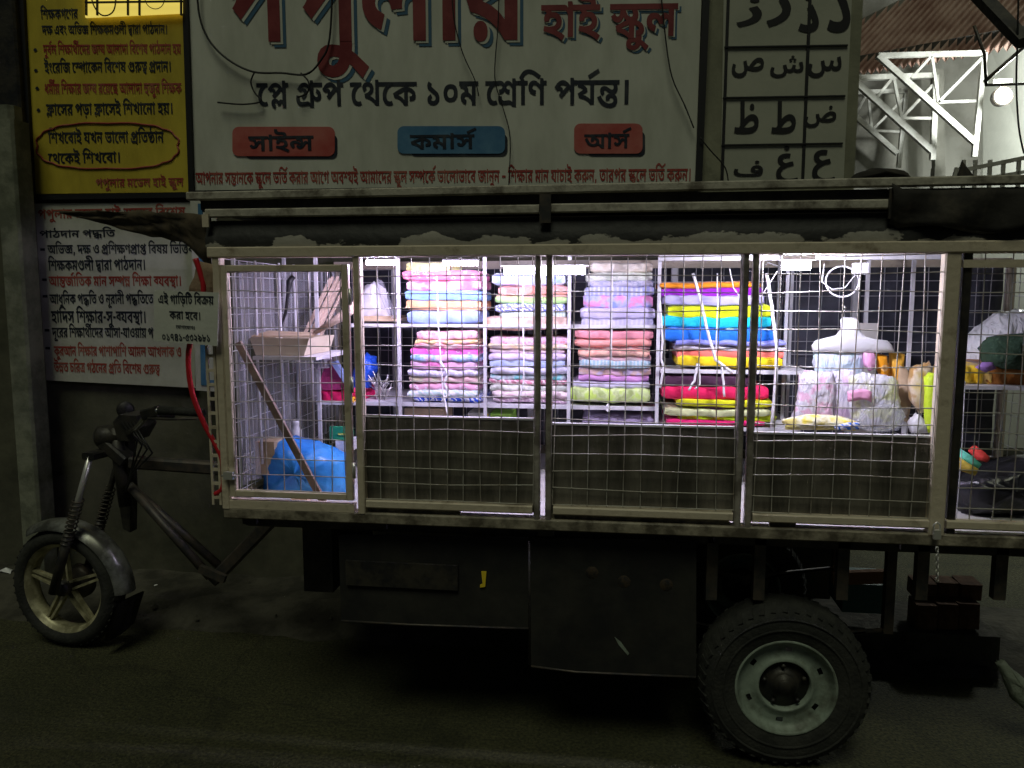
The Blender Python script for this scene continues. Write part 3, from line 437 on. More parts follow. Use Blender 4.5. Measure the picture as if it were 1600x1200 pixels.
 224: [816, [598,348,598,392,604,341], [208,449,164,402,161,425,205,449], [355,366,352,321,321,330,345,356], [477,474,417,507,352,519,314,515,280,504,220,463,208,449,260,459,303,452,333,432,349,402,355,366], [559,396,542,416,477,474,522,513,601,434], [235,270,308,336,270,285,229,261], [602,492,608,486,604,465], [826,622,826,512,730,512,730,164,598,164,598,348,559,396,305,165,214,250,235,270,255,296,264,330,261,351,251,364,218,375,192,370,163,357,64,448,153,545,196,581,243,608,293,624,348,629,397,625,441,612,524,563,602,492,598,562,598,688,706,688,729,622], [730,-43,600,-43,577,-11,539,8,485,14,267,-3,188,4,111,31,79,56,53,90,36,137,31,196,34,244,42,289,168,272,159,205,163,169,176,143,195,126,220,115,281,108,476,125,545,112,574,95,598,71,598,204,730,204]],
 38: [629, [411,488,433,495,411,462], [639,622,639,512,543,512,543,0,411,0,370,51,321,95,266,133,205,163,138,187,66,203,16,321,217,419,326,462,411,488,411,622], [413,147,433,128,414,117], [411,370,308,333,184,278,270,250,357,200,413,147], [411,399,432,377,411,370], [237,629,299,624,291,523,264,525,227,514,215,490,221,467,238,449,306,424,229,347,155,392,106,443,94,473,90,508,103,564,121,590,148,610,187,624]],
 26: [733, [540,98,512,84,415,64,391,119], [680,293,674,240,658,194,631,157,597,126,540,98,616,83,733,48,698,-56,511,-2,330,30,152,46,165,157,226,150,305,146,384,150,446,163,493,184,524,212,543,246,549,285,541,326,516,356,476,375,409,380,394,378,382,471,446,474,510,469,562,455,602,435,633,409,670,350], [197,415,202,322,208,308,224,297,250,293,305,303,345,327,360,356,351,372,326,378,257,383,219,398], [167,525,199,525,197,415,153,450], [241,192,155,204,125,220,101,243,80,287,72,362,72,525,167,525,170,538,209,502,253,479,312,471,398,471,417,464,472,421,483,399,487,370,479,322,455,279,417,243,368,215,308,198], [-10,512,-10,622,743,622,743,512]],
 457: [665, [349,397,355,389,338,384], [186,475,238,470,283,456,322,430,349,397,399,458,498,473,447,370,381,282,279,278,272,313,258,343,236,363,206,370,176,361,165,335,174,311,206,289,154,184,101,212,62,249,37,294,29,347,34,380,48,411,71,437,103,457,141,471], [468,83,467,83,409,69,386,110], [606,263,600,212,583,168,554,132,515,103,468,83,583,33,678,-26,607,-119,508,-56,398,-4,277,37,143,66,167,171,232,158,299,153,354,156,399,166,432,183,455,205,469,233,473,266,460,324,442,354,412,385,498,473,543,425,577,375,599,323], [675,622,675,512,-10,512,-10,622]],
 292: [849, [563,393,560,394,563,436], [562,551,562,501,627,486,688,461,740,427,782,385,808,335,817,278,813,243,802,213,782,188,754,169,717,158,671,154,605,159,610,269,638,267,677,276,689,304,680,334,655,359,614,379,563,393,563,120,441,110,350,173,254,218,132,245,84,360,200,416,320,465,433,501,433,550], [232,319,216,312,208,325], [431,395,291,345,232,319,299,302,376,266,434,224], [431,431,460,404,431,395], [859,622,859,512,-10,512,-10,622], [433,112,474,70,433,89], [431,19,431,60,452,-21], [168,169,215,164,255,149,287,125,313,91,343,124,381,133,406,129,433,112,433,141,563,154,563,-43,431,-43,431,19,416,33,398,38,379,30,372,8,374,-11,264,-17,256,21,240,49,216,65,188,71,160,62,151,42,163,15,204,-7,161,-106,105,-79,61,-44,34,-1,25,52,34,98,63,136,108,161]],
 68: [741, [565,306,559,321,527,368,629,376], [751,622,751,512,403,512,403,383,408,358,429,347,457,357,488,384,519,423,636,445,687,346,700,295,704,240,696,180,674,127,636,83,583,49,515,27,433,20,368,25,306,39,247,65,192,103,140,157,94,228,52,318,16,428,141,463,176,356,216,272,260,209,310,167,363,142,422,134,486,142,534,167,563,205,573,257,570,292,565,306,556,297,482,251,404,236,347,245,305,274,280,323,271,400,271,512,-10,512,-10,622], [372,-177,343,-172,319,-156,303,-131,298,-102,303,-73,319,-48,343,-32,372,-27,400,-32,424,-48,439,-72,444,-102,439,-131,424,-156,400,-172]],
 21: [749, [759,622,759,512,663,512,663,0,531,0,458,75,376,132,281,172,166,199,133,315,192,291,280,278,351,259,455,207,533,146,531,242,531,688,639,688,662,622], [475,462,469,410,450,363,417,322,372,288,311,263,236,248,153,268,133,315,253,347,294,367,323,390,340,417,346,449,341,477,326,501,282,542,407,625,456,552,470,508], [191,421,131,429,84,453,54,492,44,543,50,588,65,628,183,600,174,566,185,540,213,532,248,539,279,561,314,604,407,625,420,587,359,498,325,465,287,441,243,426]],
 424: [762, [436,0,346,10,271,38,208,81,154,130,195,241,293,256,327,271,354,293,388,381,393,445,390,479,382,512,-10,512,-10,622,327,622,273,702,259,739,255,776,261,816,278,852,306,885,344,917,440,825,399,783,387,741,392,715,408,687,466,622,772,622,772,512,591,514,647,448,687,381,709,312,717,241,709,171,686,112,646,64,592,29,522,7], [494,461,444,524,472,531,493,471], [297,167,245,153,256,227,275,192], [434,114,475,118,511,129,540,147,563,173,576,207,581,247,568,333,526,422,494,461,504,397,493,322,478,287,454,254,420,223,375,196,297,167,363,127], [266,567,191,512,167,481,159,446,163,419,173,398,211,373,262,366,341,379,403,413,400,307,316,274,241,267,180,272,129,285,86,308,55,339,35,379,29,426,35,469,53,504,113,562], [190,552,266,509,339,457,404,400,459,340,400,289,341,353,272,412,197,466,117,510]],
 32: [741, [565,306,559,321,527,368,629,376], [751,622,751,512,403,512,403,383,408,358,429,347,457,357,488,384,519,423,636,445,687,346,700,295,704,240,696,180,674,127,636,83,583,49,515,27,433,20,368,25,306,39,247,65,192,103,140,157,94,228,52,318,16,428,141,463,176,356,216,272,260,209,310,167,363,142,422,134,486,142,534,167,563,205,573,257,570,292,565,306,556,297,482,251,404,236,347,245,305,274,280,323,271,400,271,512,-10,512,-10,622]],
 350: [839, [204,316,204,269,175,295], [432,313,432,395,498,339], [849,622,849,512,204,512,204,316,239,342,314,386,398,425,491,459,564,383,564,247,432,208,432,313,402,301,287,238,181,163,72,235,72,512,-10,512,-10,622], [663,187,687,249,739,207], [289,57,253,41,262,65], [432,117,363,91,289,57,356,39,434,-9], [564,158,500,138,483,136,432,117,432,140,564,223], [772,83,778,2,794,-77,672,-101,652,-13,645,77,656,168,663,187,564,158,564,-117,432,-117,362,-67,290,-35,201,-13,152,98,257,153,361,198,463,236,612,281,730,315,807,238,781,168]],
 18: [780, [531,629,612,619,673,588,710,539,722,475,715,426,695,382,662,343,620,309,512,256,466,364,552,406,578,435,587,472,583,492,572,508,553,518,527,521,475,512,430,489,398,460,386,433,394,414,430,401,403,290,337,305,289,336,261,377,251,424,257,465,274,504,301,539,337,569,427,613,478,625], [731,216,714,139,665,79,586,39,483,26,407,31,335,47,269,76,208,119,152,178,102,255,56,353,16,472,141,507,184,385,230,291,280,222,336,176,399,150,471,141,519,147,560,164,588,192,597,230,591,261,573,285,515,318,634,371,672,340,704,305,724,263]],
 378: [762, [163,461,113,415,111,434,162,461], [302,629,348,625,391,612,477,558,576,465,544,354,485,423,425,475,364,508,297,519,231,507,175,472,163,461,215,471,247,466,277,451,297,425,304,385,297,342,176,292,202,318,213,351,200,378,170,387,141,382,112,369,13,457,106,553,150,586,196,610,245,624], [541,437,258,205,172,290,236,342,271,351,335,412,467,516], [772,622,772,512,663,512,663,200,531,248,531,411,536,490,531,588,531,688,640,688,662,622], [469,-84,400,-80,335,-67,273,-46,217,-16,166,24,121,73,83,132,51,200,173,242,241,127,284,85,335,53,398,33,474,27,552,36,577,47,594,63,607,107,602,134,589,155,566,169,535,174,510,169,493,156,487,135,492,108,370,92,361,125,358,159,363,196,380,226,405,250,439,267,525,281,592,275,645,256,686,227,716,190,733,147,739,102,733,52,714,7,680,-31,629,-60,560,-78]],
 339: [781, [550,500,623,491,676,466,707,426,718,373,712,333,694,296,665,264,627,236,528,191,483,292,565,326,584,344,590,367,579,389,543,397,491,390,447,372,416,351,405,331,412,316,445,307,417,195,354,209,309,237,283,274,274,317,280,356,299,392,327,424,364,450,453,487], [728,167,711,99,660,45,579,11,472,0,398,5,328,18,263,43,202,81,147,133,98,201,54,286,16,391,140,425,177,322,221,242,271,183,328,143,392,121,465,113,517,117,559,130,588,151,597,181,591,205,573,224,515,250,630,302,669,276,701,245,721,209], [791,622,791,512,-10,512,-10,622]],
 365: [648, [430,235,430,279,436,229], [432,371,439,366,433,354], [658,622,658,512,562,512,562,206,430,206,430,235,366,298,290,345,251,359,211,363,178,354,165,328,175,302,216,278,158,181,100,210,60,247,37,290,29,335,35,380,53,416,81,443,115,461,197,476,285,463,365,426,432,371,430,512,-10,512,-10,622], [230,192,284,187,333,171,379,146,423,111,505,17,440,-42,386,18,321,66,288,81,256,86,230,78,221,59,228,39,253,23,200,-66,145,-35,104,12,93,42,89,78,93,109,106,136,127,159,156,177,190,188], [562,211,562,-43,430,-43,430,211]],
 156: [537, [547,622,547,512,-10,512,-10,622], [488,547,488,120,356,120,271,185,181,227,63,254,16,369,134,424,251,470,358,500,358,550], [167,327,148,319,140,333], [356,396,307,382,167,327,205,319,262,297,359,236], [356,431,384,404,356,396]],
 437: [744, [324,374,315,388,331,390], [518,276,450,283,392,306,346,341,324,374,305,331,258,284,225,271,185,266,126,275,71,309,15,384,107,441,144,393,177,382,214,394,238,436,248,521,376,521,392,463,418,417,455,386,500,376,524,380,541,391,552,410,555,435,550,466,535,495,486,545,621,562,653,524,679,473,689,410,678,349,644,308,590,284], [754,622,754,512,-10,512,-10,622], [584,40,531,20,443,4,477,70], [453,327,514,323,563,312,602,295,633,273,669,222,680,169,675,128,661,95,637,69,607,48,584,40,662,13,750,-28,699,-121,581,-67,474,-30,368,-4,249,16,269,119,340,106,416,100,481,105,521,120,541,143,548,173,543,201,526,221,501,235,470,239,427,228,414,200,420,172,297,159,286,189,282,219,288,252,305,279,331,300,366,315]],
 58: [0, [-194,-261,-270,-248,-302,-231,-326,-208,-342,-176,-347,-135,-338,-90,-309,-55,-267,-33,-218,-23,-218,18,-86,18,-86,-43,-136,-109,-172,-107,-210,-114,-221,-123,-224,-137,-220,-151,-210,-161,-177,-169,-134,-163,-97,-144,-35,-88,64,-128,163,-180,106,-271,-16,-199,-64,-232,-120,-254]],
 598: [366, [52,358,314,358,314,236,52,236]],
 12: [741, [509,622,504,649,493,666,472,677,440,680,298,680,229,684,175,694,132,713,100,739,73,788,64,854,69,912,194,904,192,875,197,838,212,810,240,795,295,790,441,790,535,781,566,769,593,749,623,700,634,622], [565,306,559,321,527,368,629,376], [751,622,751,512,403,512,403,383,408,358,429,347,457,357,488,384,519,423,636,445,687,346,700,295,704,240,696,180,674,127,636,83,583,49,515,27,433,20,368,25,306,39,247,65,192,103,140,157,94,228,52,318,16,428,141,463,176,356,216,272,260,209,310,167,363,142,422,134,486,142,534,167,563,205,573,257,570,292,565,306,556,297,482,251,404,236,347,245,305,274,280,323,271,400,271,512,-10,512,-10,622]],
 219: [752, [501,501,574,492,623,468,654,428,666,353,666,0,534,0,515,30,491,47,430,58,371,54,311,45,244,41,172,48,102,76,73,102,50,137,36,185,31,245,34,290,43,337,170,320,162,255,166,216,178,189,195,170,217,159,265,152,422,169,486,157,512,140,534,115,534,348,531,374,521,388,507,394,485,396,452,390,420,376,391,353,381,330,388,315,410,310,443,313,457,218,423,211,374,209,327,215,288,233,262,264,254,309,259,343,273,377,326,438,404,484,450,497], [762,622,762,512,-10,512,-10,622]],
 520: [897, [907,622,907,512,517,512,517,219,521,169,533,145,552,134,579,130,631,142,682,178,716,221,728,268,716,299,677,311,634,307,616,415,660,423,711,426,759,421,796,408,824,387,843,360,854,328,858,292,852,239,835,189,808,144,774,104,731,69,682,42,628,26,571,20,487,30,436,59,400,112,389,157,385,220,385,512,294,512,294,622], [684,622,680,644,669,660,649,669,621,672,501,672,432,676,378,686,335,705,303,731,276,780,267,846,273,908,395,897,393,865,398,819,413,791,446,773,508,765,750,759,777,731,796,697,809,622], [314,622,314,512,218,512,218,0,86,0,86,512,-10,512,-10,622,87,622,20,705,70,777,119,832,170,871,225,898,284,912,351,917,466,903,595,854,750,759,679,684,577,746,497,785,429,806,364,812,316,807,275,793,212,745,167,688,188,654,213,622]],
 203: [975, [985,622,985,512,-10,512,-10,622], [501,501,574,492,623,468,654,428,666,305,666,0,534,0,515,30,491,47,430,58,371,54,311,45,244,41,172,48,102,76,73,102,50,137,36,185,31,245,34,290,43,337,170,320,162,255,166,216,178,189,195,170,217,159,265,152,422,169,486,157,512,140,534,115,534,348,531,374,521,388,507,394,485,396,452,390,420,376,391,353,381,330,388,315,410,310,443,313,457,218,423,211,374,209,327,215,288,233,262,264,254,309,259,343,273,377,326,438,404,484,450,497], [793,421,858,411,905,381,933,336,942,280,938,243,924,206,901,173,868,143,825,119,770,100,737,205,774,217,798,233,812,252,816,272,813,292,804,305,772,315,742,309,713,292,682,258,648,204,595,272,640,341,687,387,737,412]],
 7: [438, [64,474,69,515,84,551,109,581,140,603,177,617,219,622,261,617,298,603,329,581,354,551,369,515,374,474,369,433,354,396,329,367,298,344,261,330,219,325,177,330,140,343,109,366,84,396,69,432], [165,474,169,452,180,435,198,423,219,419,240,423,257,435,269,452,273,474,269,495,257,512,240,524,219,528,198,524,181,512,169,495], [64,149,69,190,84,226,109,256,140,278,177,292,219,297,261,292,298,278,329,256,354,226,369,190,374,149,369,108,354,71,329,42,298,19,261,5,219,0,177,5,140,18,109,41,84,71,69,108], [165,149,169,127,180,110,198,98,219,94,240,98,257,110,269,127,273,149,269,170,257,187,240,199,219,203,198,199,181,187,169,170]],
 82: [621, [369,241,354,236,270,228,175,239,108,274,70,328,57,399,62,445,77,488,102,526,133,559,172,586,216,605,264,618,315,622,391,612,450,583,488,534,498,497,501,445,501,182,506,146,523,128,562,121,547,0,441,15,408,33,385,61,373,100,369,153], [369,281,436,266,369,241], [369,358,397,369,369,352], [282,340,343,347,369,358,366,470,353,496,333,508,307,512,264,503,227,480,202,445,192,404,198,373,217,354,245,343]],
 79: [621, [178,325,229,347,226,299], [441,331,404,313,398,349], [311,0,202,12,121,48,71,103,54,174,64,227,95,274,150,313,178,325,133,349,103,374,81,401,69,431,65,467,72,508,92,545,126,576,173,601,233,617,304,622,388,617,453,600,500,576,532,545,550,511,556,476,551,435,536,401,512,373,481,350,441,331,469,319,523,283,556,237,567,174,551,97,502,43,422,11], [311,110,367,115,404,131,425,155,432,186,428,208,414,227,369,257,311,275,258,258,221,238,198,213,190,183,197,155,219,132,256,115], [311,380,363,398,404,423,420,456,413,479,392,496,357,508,307,512,254,505,215,487,204,473,200,456,207,432,227,412]],
 80: [621, [331,0,252,7,182,29,124,65,79,114,51,175,42,248,53,324,87,394,143,458,217,517,309,574,416,629,475,548,465,529,462,508,467,488,482,472,529,459,548,460,598,378,504,318,461,274,450,234,455,212,468,194,491,182,554,180,600,62,542,36,478,16,407,4], [417,120,454,130,471,99,403,116], [410,389,465,433,495,364,452,370,417,383], [356,463,358,491,370,517,433,508], [338,110,402,117,356,147,328,187,319,234,333,301,379,363,410,389,371,422,356,463,297,428,247,386,209,341,186,293,178,240,184,198,201,165,227,140,260,123]],
 78: [621, [581,293,576,220,561,155,533,102,493,62,438,37,365,29,310,34,258,47,210,73,166,113,126,171,90,247,58,346,31,470,155,500,182,377,210,285,241,219,275,176,313,152,356,144,387,149,411,163,428,185,440,215,449,295,438,382,410,451,391,472,369,479,346,468,336,441,348,393,224,360,209,412,203,467,209,508,226,540,252,562,283,578,349,589,423,579,482,548,526,500,557,440,575,369]],
 77: [621, [381,168,318,156,287,161,291,198], [116,531,127,581,159,631,269,583,259,565,255,549,260,531,285,517,433,475,485,439,513,391,522,333,509,261,468,208,404,173,381,168,478,123,567,63,495,-27,398,40,295,90,181,128,52,157,72,262,145,248,228,243,304,248,352,264,379,289,388,320,377,356,345,379,177,430,147,451,128,475]],
 84: [621, [365,120,364,118,321,62,323,111], [199,330,250,326,295,312,331,291,358,263,374,230,380,192,376,152,365,120,381,124,423,148,449,182,458,228,443,281,423,304,389,326,270,368,134,411,90,434,60,460,43,492,37,531,48,581,79,631,195,587,184,569,179,549,185,532,207,517,337,477,474,426,519,397,552,367,574,335,587,302,596,231,588,170,564,120,526,80,476,49,416,27,348,12,180,0,158,107,203,117,232,132,248,151,254,173,250,194,240,209,223,220,200,223,166,212,155,186,161,158,40,132,28,168,24,205,29,242,45,273,70,298,105,316,148,326]],
 83: [621, [490,275,444,272,426,276,474,309], [265,0,194,9,141,35,120,58,104,88,94,126,91,178,91,440,86,476,69,495,31,501,45,622,134,613,165,601,189,585,215,545,223,469,223,384,264,393,330,394,418,380,464,390,484,405,503,433,615,377,595,337,571,309,517,278,490,275,499,220,491,157,467,102,430,59,382,26,326,7], [273,110,313,119,341,142,358,176,364,215,352,258,322,279,284,285,252,282,223,274,223,185,227,144,238,122,254,113]],
 10212: [514, [35,40,83,163,153,139,222,131,282,137,319,158,331,190,320,237,283,316,203,437,319,513,402,381,455,262,470,211,475,166,468,118,448,77,414,42,368,16,308,0,236,-6,171,-1,99,14]],
 11317: [514, [35,40,83,163,153,139,222,131,282,137,319,158,331,190,320,237,283,316,203,437,319,513,402,381,455,262,470,211,475,166,468,118,448,77,414,42,368,16,308,0,236,-6,171,-1,99,14], [224,591,196,596,172,611,156,634,151,662,156,690,172,713,196,729,224,735,251,729,274,713,289,690,295,662,289,634,274,611,251,596]],
 10971: [406, [15,-230,-34,-106,44,-74,106,-39,153,-1,185,39,204,81,210,125,202,183,180,247,145,319,272,380,326,252,341,193,345,139,332,43,293,-41,227,-115,134,-179]],
 11625: [406, [15,-230,-34,-106,44,-74,106,-39,153,-1,185,39,204,81,210,125,202,183,180,247,145,319,272,380,326,252,341,193,345,139,332,43,293,-41,227,-115,134,-179], [233,483,205,488,181,503,166,526,160,554,166,582,181,605,205,622,233,627,260,622,283,605,298,582,304,554,298,526,283,503,260,488]],
 11068: [1358, [930,66,918,119,952,119,935,72], [680,32,663,48,645,95,682,54], [341,-232,273,-228,212,-216,159,-195,113,-166,76,-130,49,-86,32,-34,26,26,30,80,45,149,78,236,197,194,166,91,162,49,167,10,181,-25,205,-54,240,-77,286,-92,345,-96,400,-93,446,-83,482,-67,509,-45,543,9,553,76,546,140,528,217,501,304,637,339,673,202,697,155,730,135,772,130,807,136,837,161,861,222,881,335,1009,314,991,180,998,156,1026,138,1083,131,1130,136,1162,157,1173,203,1165,263,1116,426,1252,467,1280,377,1300,284,1308,205,1304,155,1293,112,1274,76,1248,47,1216,24,1178,8,1085,-5,1017,3,963,27,930,65,912,39,885,17,855,4,789,-5,739,0,696,17,680,32,675,-9,656,-65,626,-114,588,-155,539,-188,481,-212,415,-227]],
 11157: [1358, [930,66,918,119,952,119,935,72], [680,32,663,48,645,95,682,54], [341,-232,273,-228,212,-216,159,-195,113,-166,76,-130,49,-86,32,-34,26,26,30,80,45,149,78,236,197,194,166,91,162,49,167,10,181,-25,205,-54,240,-77,286,-92,345,-96,400,-93,446,-83,482,-67,509,-45,543,9,553,76,546,140,528,217,501,304,637,339,673,202,697,155,730,135,772,130,807,136,837,161,861,222,881,335,1009,314,991,180,998,156,1026,138,1083,131,1130,136,1162,157,1173,203,1165,263,1116,426,1252,467,1280,377,1300,284,1308,205,1304,155,1293,112,1274,76,1248,47,1216,24,1178,8,1085,-5,1017,3,963,27,930,65,912,39,885,17,855,4,789,-5,739,0,696,17,680,32,675,-9,656,-65,626,-114,588,-155,539,-188,481,-212,415,-227], [884,609,861,613,841,627,828,648,823,672,828,695,841,715,861,728,884,733,908,728,927,715,941,695,945,672,941,648,927,627,908,613], [805,478,782,483,762,497,748,518,744,541,748,565,762,585,782,598,805,602,829,598,848,585,862,565,866,541,862,518,848,497,829,483], [959,478,935,483,916,497,902,518,897,541,902,565,916,585,935,598,959,602,982,598,1002,585,1015,565,1020,541,1015,518,1002,497,982,483]],
 11021: [1413, [895,125,949,123,1063,127,1144,140,1198,161,1229,189,1239,224,1230,259,1202,288,1152,299,1112,295,1073,280,996,229,928,164], [752,139,821,127,895,125,875,100,736,116], [685,41,673,46,648,67,633,91,688,59], [340,-231,276,-227,217,-215,163,-194,117,-166,79,-130,50,-86,32,-34,26,26,30,80,45,149,78,236,197,194,166,91,162,49,167,10,184,-25,211,-54,247,-77,292,-91,344,-95,438,-84,503,-51,526,-26,541,3,553,76,537,177,501,304,637,339,673,202,696,166,742,141,752,139,801,209,879,296,968,368,1064,417,1114,431,1164,435,1226,428,1277,409,1318,378,1349,337,1368,289,1374,234,1368,182,1352,134,1323,92,1280,56,1224,27,1152,5,1064,-9,959,-13,846,-6,748,14,685,41,679,-5,659,-61,629,-111,589,-153,540,-186,482,-211,415,-226]],
 10175: [1413, [895,125,949,123,1063,127,1144,140,1198,161,1229,189,1239,224,1230,259,1202,288,1152,299,1112,295,1073,280,996,229,928,164], [752,139,821,127,895,125,875,100,736,116], [685,41,673,46,648,67,633,91,688,59], [340,-231,276,-227,217,-215,163,-194,117,-166,79,-130,50,-86,32,-34,26,26,30,80,45,149,78,236,197,194,166,91,162,49,167,10,184,-25,211,-54,247,-77,292,-91,344,-95,438,-84,503,-51,526,-26,541,3,553,76,537,177,501,304,637,339,673,202,696,166,742,141,752,139,801,209,879,296,968,368,1064,417,1114,431,1164,435,1226,428,1277,409,1318,378,1349,337,1368,289,1374,234,1368,182,1352,134,1323,92,1280,56,1224,27,1152,5,1064,-9,959,-13,846,-6,748,14,685,41,679,-5,659,-61,629,-111,589,-153,540,-186,482,-211,415,-226], [1129,526,1101,531,1078,547,1062,569,1057,597,1062,625,1078,649,1101,665,1129,670,1156,665,1179,649,1195,625,1200,597,1195,569,1179,547,1156,531]],
 11212: [840, [330,123,512,130,602,150,650,182,665,222,655,259,627,287,579,298,541,294,503,280,430,231,365,166], [172,128,330,123,311,100,163,116], [386,-13,186,-8,20,6,35,139,172,128,251,236,355,338,411,378,470,408,530,428,592,434,651,428,702,408,743,378,774,337,794,288,800,233,790,166,760,106,707,57,629,19,522,-5], [213,99,192,731,328,731,346,248]],
 11617: [840, [330,123,512,130,602,150,650,182,665,222,655,259,627,287,579,298,541,294,503,280,430,231,365,166], [172,128,330,123,311,100,163,116], [386,-13,186,-8,20,6,35,139,172,128,251,236,355,338,411,378,470,408,530,428,592,434,651,428,702,408,743,378,774,337,794,288,800,233,790,166,760,106,707,57,629,19,522,-5], [213,99,192,731,328,731,346,248], [571,528,543,533,519,548,504,571,498,599,504,627,519,651,543,667,571,672,598,667,621,651,637,627,642,599,637,571,621,548,598,533]],
 10007: [565, [370,-394,241,-378,181,-358,127,-328,81,-289,46,-240,23,-181,16,-110,24,-32,48,39,88,103,140,160,206,208,282,248,367,279,461,299,493,171,342,129,283,101,235,68,198,31,172,-8,156,-51,151,-96,165,-160,202,-206,253,-237,312,-253,370,-258,497,-246,601,-214,640,-338,573,-363,477,-385], [173,158,108,198,82,227,61,262,48,303,43,350,52,408,76,458,114,499,163,529,220,547,282,554,340,550,396,538,375,409,332,417,293,420,232,410,193,381,179,336,192,298,225,266,269,244,316,234]],
 10385: [565, [370,-394,241,-378,181,-358,127,-328,81,-289,46,-240,23,-181,16,-110,24,-32,48,39,88,103,140,160,206,208,282,248,367,279,461,299,493,171,342,129,283,101,235,68,198,31,172,-8,156,-51,151,-96,165,-160,202,-206,253,-237,312,-253,370,-258,497,-246,601,-214,640,-338,573,-363,477,-385], [173,158,108,198,82,227,61,262,48,303,43,350,52,408,76,458,114,499,163,529,220,547,282,554,340,550,396,538,375,409,332,417,293,420,232,410,193,381,179,336,192,298,225,266,269,244,316,234], [283,647,255,652,231,668,216,691,210,718,216,746,232,770,255,786,283,792,310,786,333,770,349,746,354,718,349,691,333,668,310,652]],
 10301: [1021, [844,323,842,354,828,402,806,431,776,440,746,429,722,400,713,358,720,334,743,318,782,313,829,318], [839,198,846,290,844,323,875,334,879,218], [421,-21,447,115,595,116,704,122,777,133,817,152,839,197,798,185,751,181,701,185,659,195,625,214,600,243,585,281,579,331,594,418,637,496,667,528,702,553,741,569,784,574,846,564,895,535,933,489,960,430,976,361,981,285,973,193,950,114,917,58,893,38,857,20,753,-4,607,-17], [421,-21,323,-17,241,-5,174,15,121,41,80,74,53,112,37,155,32,202,37,266,66,384,188,356,171,277,167,241,174,205,194,174,229,149,282,130,354,118,447,115,467,11], [780,668,752,673,729,688,713,711,708,739,713,767,729,791,752,807,781,812,808,807,830,791,846,767,851,739,846,711,830,688,807,673]],
}
LINE = {
 'big1': [40,40,57,47,54,46],
 'big2': [51,54,10,3,431,57,47],
 'play': [61,380,3,466,40,3,61,36,61,20,3,76,75,44,3,61,232,55,34,3,40,45,131,357,641],
 'sci': [50,54,10,367],
 'com': [20,44,54,50,131],
 'art': [9,50,131],
 'warn': [9,40,39,54,46,3,50,357,54,39,61,20,3,431,57,61,47,3,43,55,35,131,3,20,46,54,46,3,9,61,22,3,8,42,161,45,10,3,9,44,54,61,37,46,3,431,57,47,3,50,394,61,20,131,3,43,54,61,47,54,43,54,61,42,3,27,54,39,57,39,3,628,3,55,48,129,54,46,3,44,54,39,3,45,54,25,54,10,3,20,454,39,597,3,35,54,46,40,46,3,431,57,61,47,3,43,55,35,131,3,20,454,39,641],
 'y0': [55,48,129,20,22,61,34,46],
 'y1': [37,129,3,16,42,6,3,8,55,43,130,3,55,48,129,20,44,332,47,56,3,262,54,46,54,3,40,54,31,37,54,39,641],
 'y2': [37,57,42,131,47,3,55,48,129,54,36,502,61,37,46,3,27,153,45,3,9,47,54,37,54,3,55,42,61,48,49,3,40,54,31,37,54,39,3,51,70],
 'y3': [10,6,61,46,55,27,3,61,439,54,61,20,39,3,55,42,61,48,49,3,452,454,260,3,224,37,54,39,641],
 'y4': [38,44,502,70,3,55,48,129,54,46,3,27,153,45,3,46,61,70,61,26,3,9,47,54,37,54,3,457,27,57,46,3,55,48,129,20],
 'y5': [292,54,61,50,46,3,40,68,54,3,292,54,61,50,10,3,55,48,21,54,61,39,54,3,51,70,641],
 'y6': [55,48,21,61,42,54,10,3,45,21,39,3,43,54,61,47,54,3,224,55,35,424,54,39],
 'y7': [61,36,61,20,10,3,55,48,21,61,42,54,641],
 'y8': [40,40,57,47,54,46,3,44,61,32,47,3,51,54,10,3,431,57,47],
 'w0': [40,40,57,47,54,46,3,44,61,32,47,3,51,54,10,3,431,57,61,47,46,3,55,42,61,48,49],
 'w1': [40,54,31,37,54,39,3,40,350,55,35],
 'w2': [8,55,43,130,597,3,37,129,3,18,3,224,55,48,129,34,224,54,378,3,55,42,49,70,3,55,43,55,339,20],
 'w3': [55,48,129,20,44,332,47,56,3,262,54,46,54,3,40,54,31,37,54,39,641],
 'w4': [9,357,27,131,54,55,35,20,3,44,54,39,3,50,394,365,3,55,48,129,54,3,156,45,42,437,54,641],
 'w5': [9,38,57,55,39,20,3,40,350,55,35,3,18,3,39,58,46,54,39,56,3,40,350,55,35,61,35],
 'w6': [51,54,55,37,50,3,55,48,129,54,46,598,50,57,598,156,45,42,437,54,641],
 'w7': [37,58,61,46,46,3,55,48,129,54,36,502,61,37,46,3,9,50,54,598,45,54,18,70,54,70,3,40],
 'w8': [20,57,46,9,39,3,55,48,129,54,46,3,40,54,48,54,40,54,55,48,3,9,44,47,3,9,21,47,54,20,3,18],
 'w9': [12,365,35,3,25,55,46,219,3,22,31,61,39,46,3,224,55,35,3,55,42,61,48,49,3,452,454,260],
 'n1': [16,10,3,22,54,55,68,520,3,55,42,203,70],
 'n2': [20,46,54,3,51,61,42,641],
 'n3': [61,45,54,22,54,61,45,54,22,7],
 'n4': [75,76,82,79,76,598,80,78,77,84,83,76],
 'د': [10212],
 'ذ': [11317],
 'ر': [10971],
 'ز': [11625],
 'س': [11068],
 'ش': [11157],
 'ص': [11021],
 'ض': [10175],
 'ط': [11212],
 'ظ': [11617],
 'ع': [10007],
 'غ': [10385],
 'ف': [10301],
}
_gc = {}
def area(c):
    return sum(c[i][0] * c[(i + 1) % len(c)][1] - c[(i + 1) % len(c)][0] * c[i][1] for i in range(len(c))) / 2
def inside(p, c):
    r = False
    for i in range(len(c)):
        a, b = c[i], c[i - 1]
        if (a[1] > p[1]) != (b[1] > p[1]) and p[0] < (b[0] - a[0]) * (p[1] - a[1]) / (b[1] - a[1]) + a[0]: r = not r
    return r
